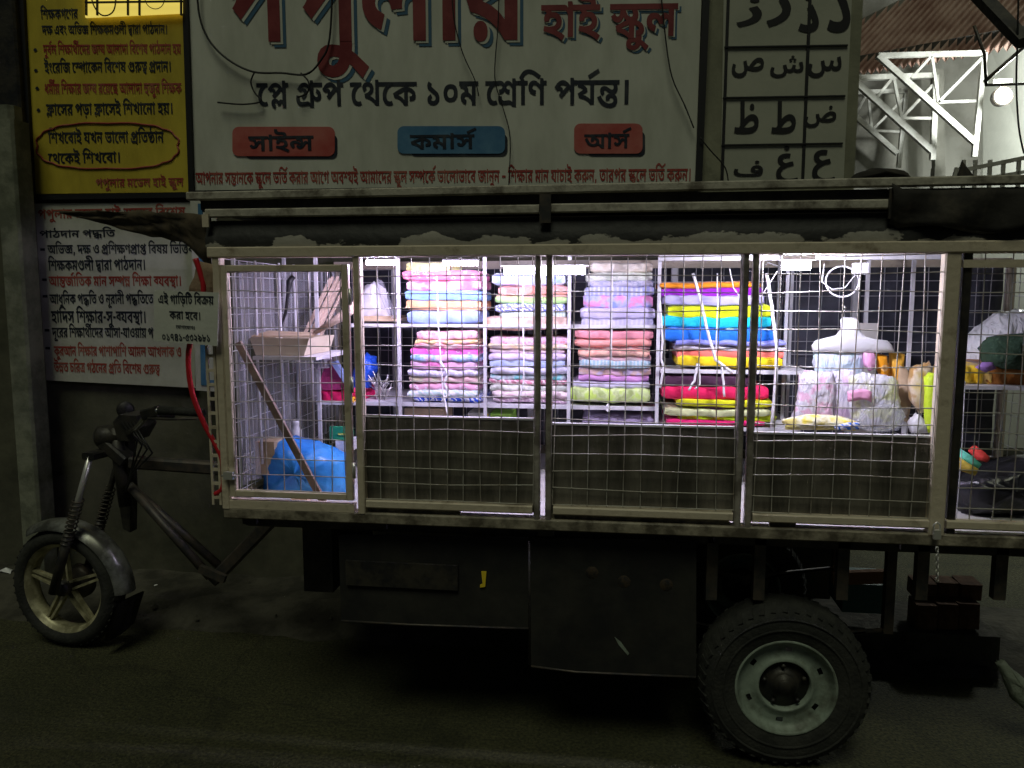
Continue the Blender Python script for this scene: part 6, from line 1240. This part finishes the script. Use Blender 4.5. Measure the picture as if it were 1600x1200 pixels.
stack('bright lower stack at right', [
    (0, -30, 586, 606, 'dark plum', (.055, .02, .045), 'plain', WHT),
    (0, 0, 604, 626, 'crimson', (.72, .05, .16), 'plain', WHT),
    (23, 4, 624, 637, 'thin lime yellow', (.72, .72, .06), 'plain', WHT),
    (54, -3, 635, 647, 'violet', (.22, .12, .42), 'plain', WHT),
    (4, 0, 638, 651, 'pale cream lime', (.70, .74, .46), 'plain', WHT),
    (23, 11, 647, 660, 'neon lime', (.66, .84, .06), 'plain', WHT),
    (6, -8, 655, 666, 'raspberry red', (.66, .08, .20), 'plain', WHT)], Y4, 1034, 1203, GP, .3)
# white strings hanging over the stacks
def string(pts, label, r=.0028):
    P = [at(x, y, Y) for x, y, Y in pts]
    Q = []
    for i in range(len(P) - 1):
        for k in range(4): Q.append(P[i].lerp(P[i + 1], k / 4) + Vector((jit(.001), jit(.001), 0)))
    Q.append(P[-1])
    return tag(obj('string', MB().tube(Q, r, 6), M['string']), label, 'string', 'white packing strings hanging in the cage')
Yt = 2.76
string([(682, 430, Yt), (685, 500, Yt), (688, 560, Yt), (692, 610, Yt), (700, 650, Yt - .05)], 'white string hanging down the middle of the far left stacks')
string([(688, 565, Yt), (700, 585, Yt), (694, 600, Yt), (702, 615, Yt), (690, 628, Yt)], 'knotted white string tuft in front of the far left lower stack', .005)
string([(818, 430, Yt), (817, 480, Yt), (818, 540, Yt), (819, 590, Yt), (812, 625, Yt)], 'white string hanging over the second stack from left')
string([(957, 415, Yt), (956, 480, Yt), (955, 560, Yt)], 'white string hanging over the third stack from left')
string([(948, 632, Yt), (952, 638, Yt), (949, 643, Yt)], 'little white string knot below the thick lime green cloth', .006)
string([(1083, 427, 2.72), (1096, 475, 2.72), (1106, 520, 2.72), (1118, 562, 2.72), (1145, 583, 2.72)], 'broad white string slanting across the bright upper stack', .005)
string([(1121, 427, 2.72), (1121, 480, 2.72), (1119, 530, 2.72), (1118, 560, 2.72)], 'thin white string hanging straight beside the slanting one', .0022)
string([(1128, 570, 2.72), (1130, 595, 2.72), (1132, 620, 2.72)], 'loose white string end in front of the dark plum cloth', .004)
string([(1090, 568, 2.72), (1085, 595, 2.72), (1076, 610, 2.72)], 'looped white string end left of the dark plum cloth', .004)
string([(1092, 568, 2.72), (1094, 600, 2.72), (1086, 608, 2.72)], 'short white string strand by the crimson cloth', .003)
string([(1198, 427, 2.70), (1206, 480, 2.70), (1213, 540, 2.70), (1213, 580, 2.70), (1206, 668, 2.70)], 'thick white cord hanging down the right side of the bright stacks', .006)
string([(1031, 470, 2.74), (1035, 535, 2.74), (1033, 560, 2.74), (1037, 575, 2.74), (1031, 606, 2.74)], 'white string hanging on the shelf upright left of the bright stack', .004)
string([(1140, 420, 2.6), (1146, 450, 2.66), (1160, 470, 2.7), (1190, 462, 2.66), (1214, 424, 2.6)], 'thin pink wire drooping near the ceiling over the bright stack', .0018)

def loft(rings, n=None):
    mb = MB(); n = len(rings[0]); vs = [p for r in rings for p in r]
    fs = [(i * n + k, i * n + (k + 1) % n, (i + 1) * n + (k + 1) % n, (i + 1) * n + k) for i in range(len(rings) - 1) for k in range(n)]
    fs += [tuple(reversed(range(n))), tuple((len(rings) - 1) * n + k for k in range(n))]
    return mb.add(vs, fs, True)
def blob(outline, Y, depth, seed=1, crumple=.10, rings=9, flat=2.4):
    "a stuffed, crumpled bag: the outline in pixels at depth Y, bulging towards the viewer and away"
    rnd = random.Random(seed)
    P = [at(x, y, Y) for x, y in outline]
    # densify
    Q = []
    for i in range(len(P)):
        for k in range(3): Q.append(P[i].lerp(P[(i + 1) % len(P)], k / 3))
    c = sum(Q, Vector()) / len(Q)
    out = []
    for j in range(-rings, rings + 1):
        t = j / rings
        s = max(.02, math.sqrt(max(0, 1 - abs(t) ** flat)))
        out.append([c + (q - c) * s * (1 + rnd.uniform(-crumple, crumple) * (.35 if abs(t) < .15 else 1)) + Vector((0, depth / 2 * t * (1 + rnd.uniform(-crumple, crumple)), 0)) for q in Q])
    return loft(out)
def pxbox(x0, x1, y0, y1, Y, d, mb=None):
    mb = mb or MB(); a = at(x0, y0, Y); b = at(x1, y1, Y)
    return mb.box(a.x, b.x, Y, Y + d, b.z, a.z)
# left end of the cage
o = tag(obj('plastic_bag', blob([(418, 760), (414, 735), (420, 705), (436, 688), (458, 682), (480, 690), (500, 694), (520, 702), (540, 712), (546, 740), (545, 768), (520, 778), (480, 780), (440, 776)], 2.62, .22, 3, .07), M['blue_bag']), 'big crumpled bright blue plastic bag on the cart floor', 'bag')
mb = MB()
a0 = at(380, 556, 2.86)
def tray(x0, x1, yt, yb, Y, d, m, label):
    a, b = at(x0, yt, Y), at(x1, yb, Y); t = .006
    mb = MB(); 
    mb.box(a.x + .02, b.x - .02, Y + t, Y + d - t, b.z, b.z + t)
    for yy in (Y, Y + d - t):
        mb.prism([Vector((a.x, yy, a.z)), Vector((b.x, yy, a.z)), Vector((b.x - .02, yy, b.z)), Vector((a.x + .02, yy, b.z))], (0, t, 0))
    for s2, x in ((1, a.x), (-1, b.x)):
        mb.prism([Vector((x, Y + t, a.z)), Vector((x, Y + d - t, a.z)), Vector((x + s2 * .02, Y + d - t, b.z)), Vector((x + s2 * .02, Y + t, b.z))], (s2 * t, 0, 0))
    return tag(obj('tray', mb, M[m]), label, 'tray')
tray(390, 484, 528, 556, 2.49, .24, 'cream_tray', 'shallow cream plastic tray on the left end shelf')
o = tag(obj('cardboard_sheet', MB().prism([at(392, 527, 2.5), at(420, 519, 2.64), at(484, 522, 2.68), at(490, 527, 2.5)], (0, .004, .006)), M['cardboard']), 'flat tan cardboard sheet lying over the cream tray', 'cardboard')
mb = MB()
for k in range(7):
    a = at(458 + 5 * k + jit(3), 552 + jit(8), 2.74 + .012 * k); b = at(516 + 4 * k, 440 + jit(8), 2.95 + .008 * k)
    o = tag(obj('wooden_stick', MB().bar(a, b, .009, .012), M['pale_wood']), 'thin pale wooden stick in the leaning bundle at the left end', 'stick', 'bundle of leaning wooden sticks')
o = tag(obj('cardboard_tube', MB().tube([at(492, 520, 2.72), at(530, 497, 2.72), at(556, 478, 2.70)], [.008, .016, .018], 12), M['pale_wood']), 'pale cardboard tube slanting up to the right behind the cage door', 'tube')
o = tag(obj('cable', MB().tube([at(458, 432, 2.75), at(452, 440, 2.74), at(450, 460, 2.74), at(446, 490, 2.74), at(438, 512, 2.74)], [.010, .012, .007, .006, .004], 8), M['cable']), 'thick black cord hanging inside the left end of the cage', 'cable')
# things on the shelves behind the first post
tag(obj('plastic_bag', blob([(567, 500), (566, 470), (572, 448), (586, 440), (600, 452), (606, 480), (610, 500)], 2.94, .10, 5, .10), M['white_plastic']), 'white plastic bag standing on the upper shelf beside the rose pink cloth', 'bag')
tag(obj('plastic_bag', blob([(588, 436), (598, 440), (606, 460), (616, 484), (624, 496), (612, 497), (602, 480), (594, 460)], 2.86, .05, 9, .12), M['clear']), 'clear crumpled plastic wrap drooping next to the white bag', 'bag')
for k, (x0, x1, y) in enumerate(((566, 624, 502), (568, 612, 498))):
    tag(obj('cardboard_sheet', pxbox(x0, x1, y - 4, y, 2.86 + .01 * k, .2), M['cardboard']), ('lower' if k == 0 else 'upper') + ' flat brown cardboard piece under the white plastic bag', 'cardboard')
tag(obj('plastic_bag', blob([(550, 622), (552, 590), (560, 562), (572, 553), (586, 560), (590, 575), (580, 596), (572, 624)], 2.95, .10, 12, .12), mat('royal_plastic', (.02, .10, .62), .3, bump=.6)), 'royal blue shiny packet behind the door post on the lower shelf', 'bag')
cloth(497, 562, 610, 629, 2.83, (.62, .05, .16), 'plain', WHT, 'dark red folded cloth at the far left of the lower shelf', GP, .2)
cloth(540, 552, 622, 630, 2.82, (.90, .55, .05), 'plain', WHT, 'small orange yellow cloth under the dark red one', GP, .15)
tag(obj('plastic_packet', MB().prism([at(x, y, 2.84) for x, y in ((499, 600), (507, 572), (515, 566), (540, 600), (545, 608), (505, 610))], (0, .05, 0)), mat('magenta_packet', (.55, .06, .22), .3, bump=.4)), 'dark pink packet leaning on the dark red cloth', 'packet')
tag(obj('plastic_packet', MB().prism([at(x, y, 2.82) for x, y in ((516, 566), (524, 564), (545, 598), (542, 606))], (0, .03, 0)), mat('pale_blue_packet', (.36, .46, .80), .3, bump=.4)), 'pale blue packet leaning beside the dark pink packet', 'packet')
sp_ = MB(); rnd = random.Random(4)
for k in range(26):
    a = at(596 + rnd.uniform(-8, 8), 622 + rnd.uniform(-4, 5), 2.9); b = at(596 + rnd.uniform(-22, 20), 596 + rnd.uniform(-18, 14), 2.9 + rnd.uniform(-.06, .06)); sp_.tube([a, a.lerp(b, .5) + Vector((rnd.uniform(-.01, .01), 0, .006)), b], .0022, 5)
tag(obj('wire_bundle', sp_, M['steel']), 'shiny silver bundle of thin hangers on the lower shelf', 'bundle')
cloth(490, 510, 560, 576, 2.8, (.72, .68, .74), 'plain', WHT, 'white rag draped at the tip of the left end shelf', GP, .08)
# below the lower shelf
tag(obj('carton', pxbox(632, 694, 638, 662, 2.88, .16), M['cardboard']), 'tan cardboard carton under the far left lower stack', 'carton')
b_ = tag(obj('box', pxbox(731, 764, 645, 662, 2.88, .14), mat('pale_grey_card', (.62, .62, .58), .6)), 'pale grey and yellow box under the lower shelf', 'box')
obj('yellow_label', pxbox(755, 763, 646, 662, 2.877, .002), mat('yellow_card', (.85, .75, .08), .6), b_)
b_ = tag(obj('box', pxbox(766, 800, 646, 662, 2.87, .14), mat('green_card', (.38, .74, .10), .5)), 'bright green and white box under the second lower stack', 'box')
obj('white_label', pxbox(770, 796, 652, 656, 2.867, .002), M['white_plastic'], b_)
b_ = tag(obj('booklet', pxbox(515, 550, 667, 688, 2.76, .02), mat('green_cover', (.02, .30, .14), .5)), 'dark green booklet standing at the left below the lower shelf', 'booklet')
obj('yellow_print', pxbox(528, 540, 677, 680, 2.757, .002), mat('yellow_print', (.6, .6, .1), .5), b_)
tag(obj('box', pxbox(524, 548, 689, 706, 2.74, .1), M['white_plastic']), 'small white box below the dark green booklet', 'box')
bt = at(463, 690, 2.78)
tag(obj('bottle', MB().lathe([(.001, 0), (.020, 0), (.021, .045), (.012, .056), (.011, .066)], 16, Matrix.Translation(bt) @ Matrix.Rotation(R(90), 4, 'X')).lathe([(.013, .066), (.013, .085), (.001, .085)], 16, Matrix.Translation(bt) @ Matrix.Rotation(R(90), 4, 'X')), M['white_plastic']), 'small white bottle behind the big blue bag', 'bottle')
tag(obj('packet', pxbox(455, 480, 776, 785, 2.45, .05), mat('orange_white', (.85, .6, .4), .5)), 'small orange and white packet on the sill below the blue bag', 'packet')
tag(obj('carton', pxbox(398, 430, 690, 742, 2.54, .1), M['cardboard']), 'brown carton standing in the rear left corner behind the blue bag', 'carton')
# right compartment: hanger and packed baby clothes
hg = empty('bust_hanger', at(1335, 560, 2.72), 'white plastic bust shaped clothes hanger with neck and shoulders', 'hanger')
Yh = 2.72
oc = [(1270, 548), (1268, 540), (1274, 532), (1290, 528), (1306, 524), (1314, 514), (1313, 500), (1316, 496), (1336, 496), (1341, 500), (1343, 516), (1352, 526), (1366, 530), (1386, 532), (1394, 540), (1396, 549), (1360, 552), (1310, 552)]
obj('bust', blob(oc, Yh, .05, 2, .01, 6), M['white_plastic'], hg)
obj('hook', MB().tube([at(1318, 500, Yh), at(1318, 488, Yh), at(1322, 482, Yh), at(1316, 476, Yh)], .004, 8), M['chrome'], hg)
def crinkle(m):
    "the crumpled clear film round a packet: deep uneven folds and gloss"
    nt = m.node_tree; b = nt.nodes['Principled BSDF']
    b.inputs['Coat Weight'].default_value = .7; b.inputs['Coat Roughness'].default_value = .12
    tc = nt.nodes.new('ShaderNodeTexCoord'); mp = nt.nodes.new('ShaderNodeMapping'); mp.inputs['Scale'].default_value = (2.2, 1, .8)
    n = nt.nodes.new('ShaderNodeTexNoise'); n.inputs['Scale'].default_value = 16; n.inputs['Detail'].default_value = 5; n.inputs['Distortion'].default_value = 1.5
    bp = nt.nodes.new('ShaderNodeBump'); bp.inputs['Strength'].default_value = .9; bp.inputs['Distance'].default_value = .02
    nt.links.new(tc.outputs['Object'], mp.inputs[0]); nt.links.new(mp.outputs[0], n.inputs['Vector'])
    nt.links.new(n.outputs['Fac'], bp.inputs['Height'])
    nt.links.new(bp.outputs[0], b.inputs['Normal']); nt.links.new(bp.outputs[0], b.inputs['Coat Normal'])
    return m
def pack(outline, Y, d, m, label, seed=1, cr=.05, name='clothes_packet', cat='packet'):
    return tag(obj(name, blob(outline, Y, d, seed, cr * 1.5, 5, 5), M[m] if isinstance(m, str) else m), label, cat, 'packed clothes in the right compartment')
fl_w = crinkle(fabric('packet_pastel', (.70, .68, .78), 'batik', (.80, .78, .84), (.70, .56, .72), 46))
fl_v = crinkle(fabric('packet_flower', (.74, .72, .80), 'batik', (.80, .78, .84), (.78, .56, .68), 75))
pack([(1272, 548), (1350, 548), (1346, 580), (1342, 600), (1276, 600), (1272, 576)], 2.74, .05, crinkle(fabric('packet_teal', (.56, .78, .80), 'batik', (.76, .80, .86), (.62, .74, .84), 40)), 'pale teal striped clothes packet hanging under the bust hanger', 21)
pack([(1348, 548), (1364, 550), (1370, 572), (1358, 580), (1350, 570)], 2.72, .04, mat('pink_film', (.84, .42, .66), .4), 'small pink packet under the right shoulder of the hanger', 22)
pack([(1366, 552), (1384, 556), (1388, 580), (1384, 600), (1376, 590), (1368, 570)], 2.74, .04, fabric('packet_orange', (.92, .42, .03), 'floral', (.9, .6, .3), None, 30), 'orange patterned cloth hanging right of the teal packet', 23)
pack([(1390, 550), (1412, 553), (1410, 580), (1402, 604), (1390, 590)], 2.76, .04, mat('amber_film', (.90, .50, .06), .5), 'amber yellow cloth strip right of the orange patterned one', 24)
pack([(1250, 584), (1262, 580), (1284, 582), (1300, 580), (1303, 610), (1300, 640), (1304, 664), (1246, 665), (1238, 650), (1247, 620)], 2.70, .05, fl_v, 'pale lilac printed clothes packet at the left of the pile', 25)
pack([(1290, 580), (1312, 574), (1334, 578), (1342, 600), (1336, 640), (1342, 664), (1292, 666), (1288, 620)], 2.73, .05, fl_w, 'pale pastel packet between the lilac and the white packets', 26)
pack([(1328, 588), (1350, 584), (1386, 588), (1400, 592), (1404, 626), (1412, 650), (1398, 670), (1336, 669), (1330, 640)], 2.68, .05, crinkle(fabric('packet_white', (.74, .74, .80), 'batik', (.82, .82, .84), (.74, .76, .56), 60)), 'white printed clothes packet at the right of the pile', 27)
tag(obj('clothes_packet', MB().slab([[at(1325 + 6.2 * i, 609 + 5.5 * j + 1.5 * math.sin(i * 1.3) + (2 if i in (0, 6) else 0), 2.642 + .003 * math.sin(i * 1.9 + j)) for j in range(4)] for i in range(7)], .006), mat('pink_panel', (.84, .40, .60), .5)), 'bright pink folded piece on top of the white printed packet', 'packet', 'packed clothes in the right compartment')
pack([(1352, 640), (1400, 632), (1412, 645), (1400, 672), (1360, 674), (1340, 664)], 2.64, .05, 'clear', 'crumpled clear plastic packet low at the right of the pile', 29, .12)
pack([(1224, 656), (1262, 648), (1310, 650), (1340, 660), (1336, 672), (1228, 670)], 2.62, .06, fabric('packet_yellow', (.86, .74, .22), 'batik', (.84, .82, .66), None, 40), 'yellow and white packet lying flat along the board edge', 30)
pack([(1304, 666), (1326, 660), (1344, 660), (1342, 671), (1306, 672)], 2.58, .02, fabric('packet_blue', (.10, .20, .60), 'zigzag', (.8, .8, .85), None, 60), 'small blue and white packet in front of the yellow one', 31, .02)
pack([(1424, 576), (1440, 570), (1452, 566), (1456, 600), (1450, 640), (1438, 646), (1424, 626), (1420, 600)], 2.66, .06, fabric('packet_gold', (.62, .48, .20), 'batik', (.76, .66, .50), (.40, .26, .12), 34), 'gold and brown patterned cloth hanging beside the right post', 32)
pack([(1446, 590), (1456, 582), (1468, 584), (1466, 620), (1460, 660), (1452, 676), (1446, 656)], 2.60, .05, mat('lime_cloth', (.58, .80, .03), .6, bump=.4), 'bright lime cloth hanging against the right post', 33)
pack([(1420, 660), (1432, 646), (1448, 660), (1462, 676), (1424, 676)], 2.66, .06, 'white_plastic', 'small white packet below the gold patterned cloth', 34)
pack([(1404, 572), (1420, 580), (1424, 620), (1416, 660), (1400, 640)], 2.74, .05, 'cardboard', 'beige wrapped parcel between the white packet and the gold cloth', 35)
tag(obj('cable_loop', MB().tube([at(1292 + 4 * math.sin(k * .3), 436, 2.6) if False else at(1316 + 26 * math.sin(k / 20 * math.pi * 2), 432 + 24 * -math.cos(k / 20 * math.pi * 2) + 8, 2.62) for k in range(21)], .0028, 6), M['white_metal']), 'white cable coiled in a ring under the cage ceiling at the right', 'cable', 'wires under the cage ceiling')
tag(obj('cable_loop', MB().tube([at(1288, 412, 2.6), at(1284, 440, 2.6), at(1300, 452, 2.6), at(1320, 450, 2.6), at(1340, 425, 2.6), at(1336, 412, 2.6)], .0016, 6), M['white_metal']), 'second white cable drooping across the coiled ring', 'cable', 'wires under the cage ceiling')
tag(obj('cable_loop', MB().tube([at(1160, 412, 2.56), at(1172, 424, 2.56), at(1190, 420, 2.56), at(1200, 410, 2.56), at(1225, 420, 2.56)], .002, 6), M['cable']), 'tangle of thin dark wire under the ceiling left of the short lamp', 'cable', 'wires under the cage ceiling')
tag(obj('display_board', pxbox(1340, 1362, 505, 700, 2.98, .02), mat('pale_board', (.62, .60, .56), .6)), 'narrow pale upright board behind the bust hanger', 'board')
# far right compartment
shz = at(1540, 602, 2.62).z
part('shelf', MB().box(X(1500, 600, 2.62), XR - .03, 2.60, 3.25, shz - .012, shz), 'white_metal')
bagw = [(1500, 600), (1498, 560), (1510, 530), (1530, 512), (1556, 490), (1590, 484), (1640, 490), (1650, 530), (1600, 560), (1560, 576), (1540, 596)]
tag(obj('plastic_bag', blob(bagw, 2.86, .20, 41, .07), crinkle(mat('frosted_plastic', (.82, .84, .84), .3))), 'large frosted white plastic bag on the shelf of the far right compartment', 'bag')
tag(obj('dark_bundle', blob([(1534, 545), (1545, 528), (1580, 522), (1640, 520), (1646, 576), (1560, 576), (1540, 568)], 2.66, .14, 42, .10), mat('dark_green_cloth', (.025, .06, .03), .9, bump=.8)), 'dark green bundle of cloth in front of the frosted bag', 'bundle')
cloth(1497, 1560, 572, 602, 2.64, (.86, .56, .03), 'batik', (.9, .66, .1), 'amber yellow cloth bundle at the right compartment shelf edge', GP, .2)
cloth(1545, 1650, 570, 604, 2.63, (.28, .12, .03), 'plain', WHT, 'brown cloth bundle on the far right shelf', GP, .2)
tag(obj('purple_rag', blob([(1524, 574), (1536, 566), (1550, 566), (1556, 576), (1540, 582)], 2.60, .03, 43, .08), mat('purple_cloth', (.36, .20, .52), .8)), 'small purple rag on the amber cloth bundle', 'rag')
tag(obj('rolled_cloth', MB().tube([at(1496, 706, 2.5), at(1512, 718, 2.48), at(1530, 730, 2.46)], [.014, .017, .012], 10), mat('mint_cloth', (.14, .60, .46), .8, bump=.4)), 'mint green rolled cloth on the black bag', 'cloth')
tag(obj('rolled_cloth', MB().tube([at(1518, 700, 2.54), at(1532, 712, 2.52), at(1543, 718, 2.5)], [.014, .017, .010], 10), mat('red_cloth', (.66, .05, .04), .8, bump=.4)), 'red rolled cloth beside the mint green one', 'cloth')
tag(obj('rolled_cloth', MB().tube([at(1488, 714, 2.48), at(1508, 730, 2.46), at(1526, 738, 2.44)], [.012, .016, .012], 10), mat('mustard_cloth', (.50, .36, .05), .8, bump=.4)), 'mustard rolled cloth under the mint green one', 'cloth')
tag(obj('plastic_bag', blob([(1488, 780), (1490, 748), (1510, 738), (1540, 728), (1580, 716), (1640, 712), (1650, 770), (1640, 800), (1500, 800)], 2.62, .22, 44, .07), mat('black_plastic', (.015, .015, .018), .25, bump=.7, bscale=14)), 'black plastic bag on the floor of the far right compartment', 'bag')
tag(obj('green_chain', MB().tube([at(1500, 606, 2.56), at(1503, 625, 2.56), at(1499, 645, 2.56), at(1502, 668, 2.56)], .004, 6), mat('green_bead', (.03, .30, .16), .4)), 'thin green bead string hanging below the right shelf', 'string')
# ------------------------------------------------------------------ on and around the cart
nt_ = tag(obj('paper_notice', quad([(241, 453), (342, 457), (340, 541), (240, 532)], 2.31, .0012), M['paper']), 'white paper notice with printed Bengali lines taped at the left front corner of the cart', 'notice')
for ln, x0, x1, y, h in (('n1', 247, 334, 474, 13), ('n2', 265, 314, 498, 12), ('n3', 275, 305, 513, 5), ('n4', 253, 329, 532, 11)):
    obj('printed_line', lettering(ln, (x0, y), (x1, y + 2), h, 2.31, off=.0012), M['paint_navy'], nt_)
P = [(306, 404), (314, 430), (318, 452), (312, 500), (296, 540), (295, 580), (302, 620), (318, 660), (334, 690), (346, 715), (350, 745), (346, 765), (336, 772)]
yy = [2.335] * 4 + [2.345] * 9
P3 = [at(p[0], p[1], y) for p, y in zip(P, yy)]
Q = []
for i in range(len(P3) - 1):
    p0, p1, p2, p3 = P3[max(i - 1, 0)], P3[i], P3[i + 1], P3[min(i + 2, len(P3) - 1)]
    for k in range(5):
        t = k / 5; Q.append(.5 * ((2 * p1) + (p2 - p0) * t + (2 * p0 - 5 * p1 + 4 * p2 - p3) * t * t + (3 * p1 - p0 - 3 * p2 + p3) * t ** 3))
Q.append(P3[-1])
tag(obj('red_hose', MB().tube(Q, .0085, 10), M['hose']), 'bright red flexible hose hanging down the left corner of the cart', 'hose')
tag(obj('sack_cloth', MB().slab([[at(300 + 12 * i + 6 * math.sin(j * 1.3), 405 + 14 * j + (i * 3), 2.335 + .004 * math.sin(i * 2 + j)) for j in range(5)] for i in range(4)], .002), mat('brown_sack', (.26, .17, .11), .9, col2=(.34, .24, .16), scale=20, bump=.4)), 'small brown rag tied at the upper left corner of the cage', 'rag')
# torn tarpaulin over the left end of the roof
g = []
top = [(92, 330), (150, 329), (215, 330), (275, 332), (330, 338)]; bot = [(96, 334), (158, 350), (220, 366), (285, 378), (330, 418)]
for i in range(17):
    t = i / 16 * 4; k = min(3, int(t)); u = t - k
    tp = (top[k][0] * (1 - u) + top[k + 1][0] * u, top[k][1] * (1 - u) + top[k + 1][1] * u); bp = (bot[k][0] * (1 - u) + bot[k + 1][0] * u, bot[k][1] * (1 - u) + bot[k + 1][1] * u)
    g.append([at(tp[0] * (1 - v / 6) + bp[0] * v / 6 + jit(1.5), tp[1] * (1 - v / 6) + bp[1] * v / 6 + jit(2), 2.40 + 1.05 * (1 - t / 4) + .03 * math.sin(v * 1.9 + i) + jit(.008)) for v in range(7)])
tag(obj('torn_tarpaulin', MB().slab(g, .003), M['brown_tarp']), 'torn brown tarpaulin hanging off the left end of the cart roof', 'tarpaulin')
g = []
for i in range(33):
    x = X(1392, 330, D - .03) + (XR + .05 - X(1392, 330, D - .03)) * i / 32
    g.append([Vector((x, D - .030 - .012 * math.sin(i * .9 + j * .5) - .006 * math.sin(j / 7 * math.pi) + jit(.004), (r1 - .022) + (zv0 + .030 - (r1 - .022)) * j / 7 + .012 * math.sin(i * .5) * (j / 7) + (0.02 * (i == 0)))) for j in range(8)])
tag(obj('black_tarpaulin', MB().slab(g, .003), M['tarp']), 'black tarpaulin sheet draped over the right front of the cart roof', 'tarpaulin')
tag(obj('rolled_tarpaulin', blob([(1322, 286), (1336, 272), (1356, 265), (1390, 266), (1410, 270), (1424, 285)], 2.55, .16, 51, .05), M['tarp']), 'dark folded tarpaulin lump lying on top of the roof at the right', 'tarpaulin')
# litter and bricks
def scrap(px, py, s, label, m='white_plastic', z=.01, seed=0, cat='litter', grp='litter on the ground'):
    c = atz(px, py, z); rnd = random.Random(seed)
    q = [c + Vector((s * math.cos(k * .9) * rnd.uniform(.5, 1.2), s * .7 * math.sin(k * .9) * rnd.uniform(.5, 1.2), rnd.uniform(-.005, .01))) for k in range(7)]
    mb = MB(); n = 7
    vs = [c + Vector((0, 0, s * .45))] + q + [c - Vector((0, 0, .012))]
    fs = [(0, 1 + k, 1 + (k + 1) % n) for k in range(n)] + [(8, 1 + (k + 1) % n, 1 + k) for k in range(n)]
    return tag(obj('litter_scrap', mb.add(vs, fs, False), M[m]), label, cat, grp)
scrap(10, 893, .05, 'crumpled white scrap on the soil left of the front wheel', z=.06, seed=1)
scrap(244, 916, .022, 'small white scrap right of the front wheel', z=.05, seed=2)
scrap(300, 918, .014, 'tiny white scrap midway under the frame tubes', z=.05, seed=3)
scrap(445, 938, .05, 'grey crumpled paper under the left of the cart', 'concrete', z=.03, seed=4)
scrap(386, 942, .03, 'brownish crumpled scrap left of the grey paper', 'cardboard', z=.02, seed=5)
scrap(556, 966, .018, 'white chip at the lower left corner of the dark apron', z=.012, seed=6)
scrap(1436, 1029, .014, 'tiny white chip on the road right of the rear wheel', z=.006, seed=7)
scrap(470, 915, .035, 'yellowish dry leaf heap under the cart front', 'soil', z=.03, seed=8)
o = tag(obj('plastic_sheet', blob([(1556, 1036), (1568, 1030), (1580, 1044), (1600, 1060), (1640, 1080), (1640, 1120), (1600, 1106), (1580, 1090), (1570, 1064)], 2.62, .05, 61, .12), mat('dirty_white_sheet', (.30, .34, .27), .6, bump=.6)), 'dirty white plastic sheet crumpled on the road at the right edge', 'litter')
for k, (x0, x1, y0, y1, Y, l) in enumerate(((1432, 1536, 912, 938, 3.3, 'upper'), (1432, 1532, 944, 984, 3.22, 'lower'))):
    n = 3
    for i in range(n):
        xa = x0 + (x1 - x0) * i / n; xb = x0 + (x1 - x0) * (i + 1) / n - 2
        a, b = at(xa, y0, Y), at(xb, y1, Y)
        tag(obj('brick', MB().bar(((a.x + b.x) / 2, Y + .05 + jit(.008), a.z), ((a.x + b.x) / 2, Y + .05 + jit(.008), b.z), b.x - a.x, .10, ref=(0, 1, 0), bev=.006), M['brick']), f'{["left", "middle", "right"][i]} red brick of the {l} course behind the rear wheel', 'brick', 'red bricks stacked by the wall')
b0 = at(1390, 986, 3.2)
tag(obj('stone_ledge', MB().box(at(1290, 986, 3.2).x, at(1560, 986, 3.2).x, 3.18, 3.5, 0, at(1400, 984, 3.2).z), M['soil']), 'low rough dark ledge carrying the red bricks', 'ledge')
tag(obj('wooden_plank', MB().bar(at(1300, 903, 3.1), at(1392, 900, 3.1), .05, .03, ref=(0, 1, 0)), mat('orange_plank', (.26, .12, .05), .8, bump=.3)), 'orange brown plank lying behind the rear wheel', 'plank')
tag(obj('teal_crate', pxbox(1318, 1392, 912, 960, 3.12, .2), mat('teal_plastic', (.03, .12, .11), .5, bump=.3)), 'dull teal box below the orange plank', 'box')
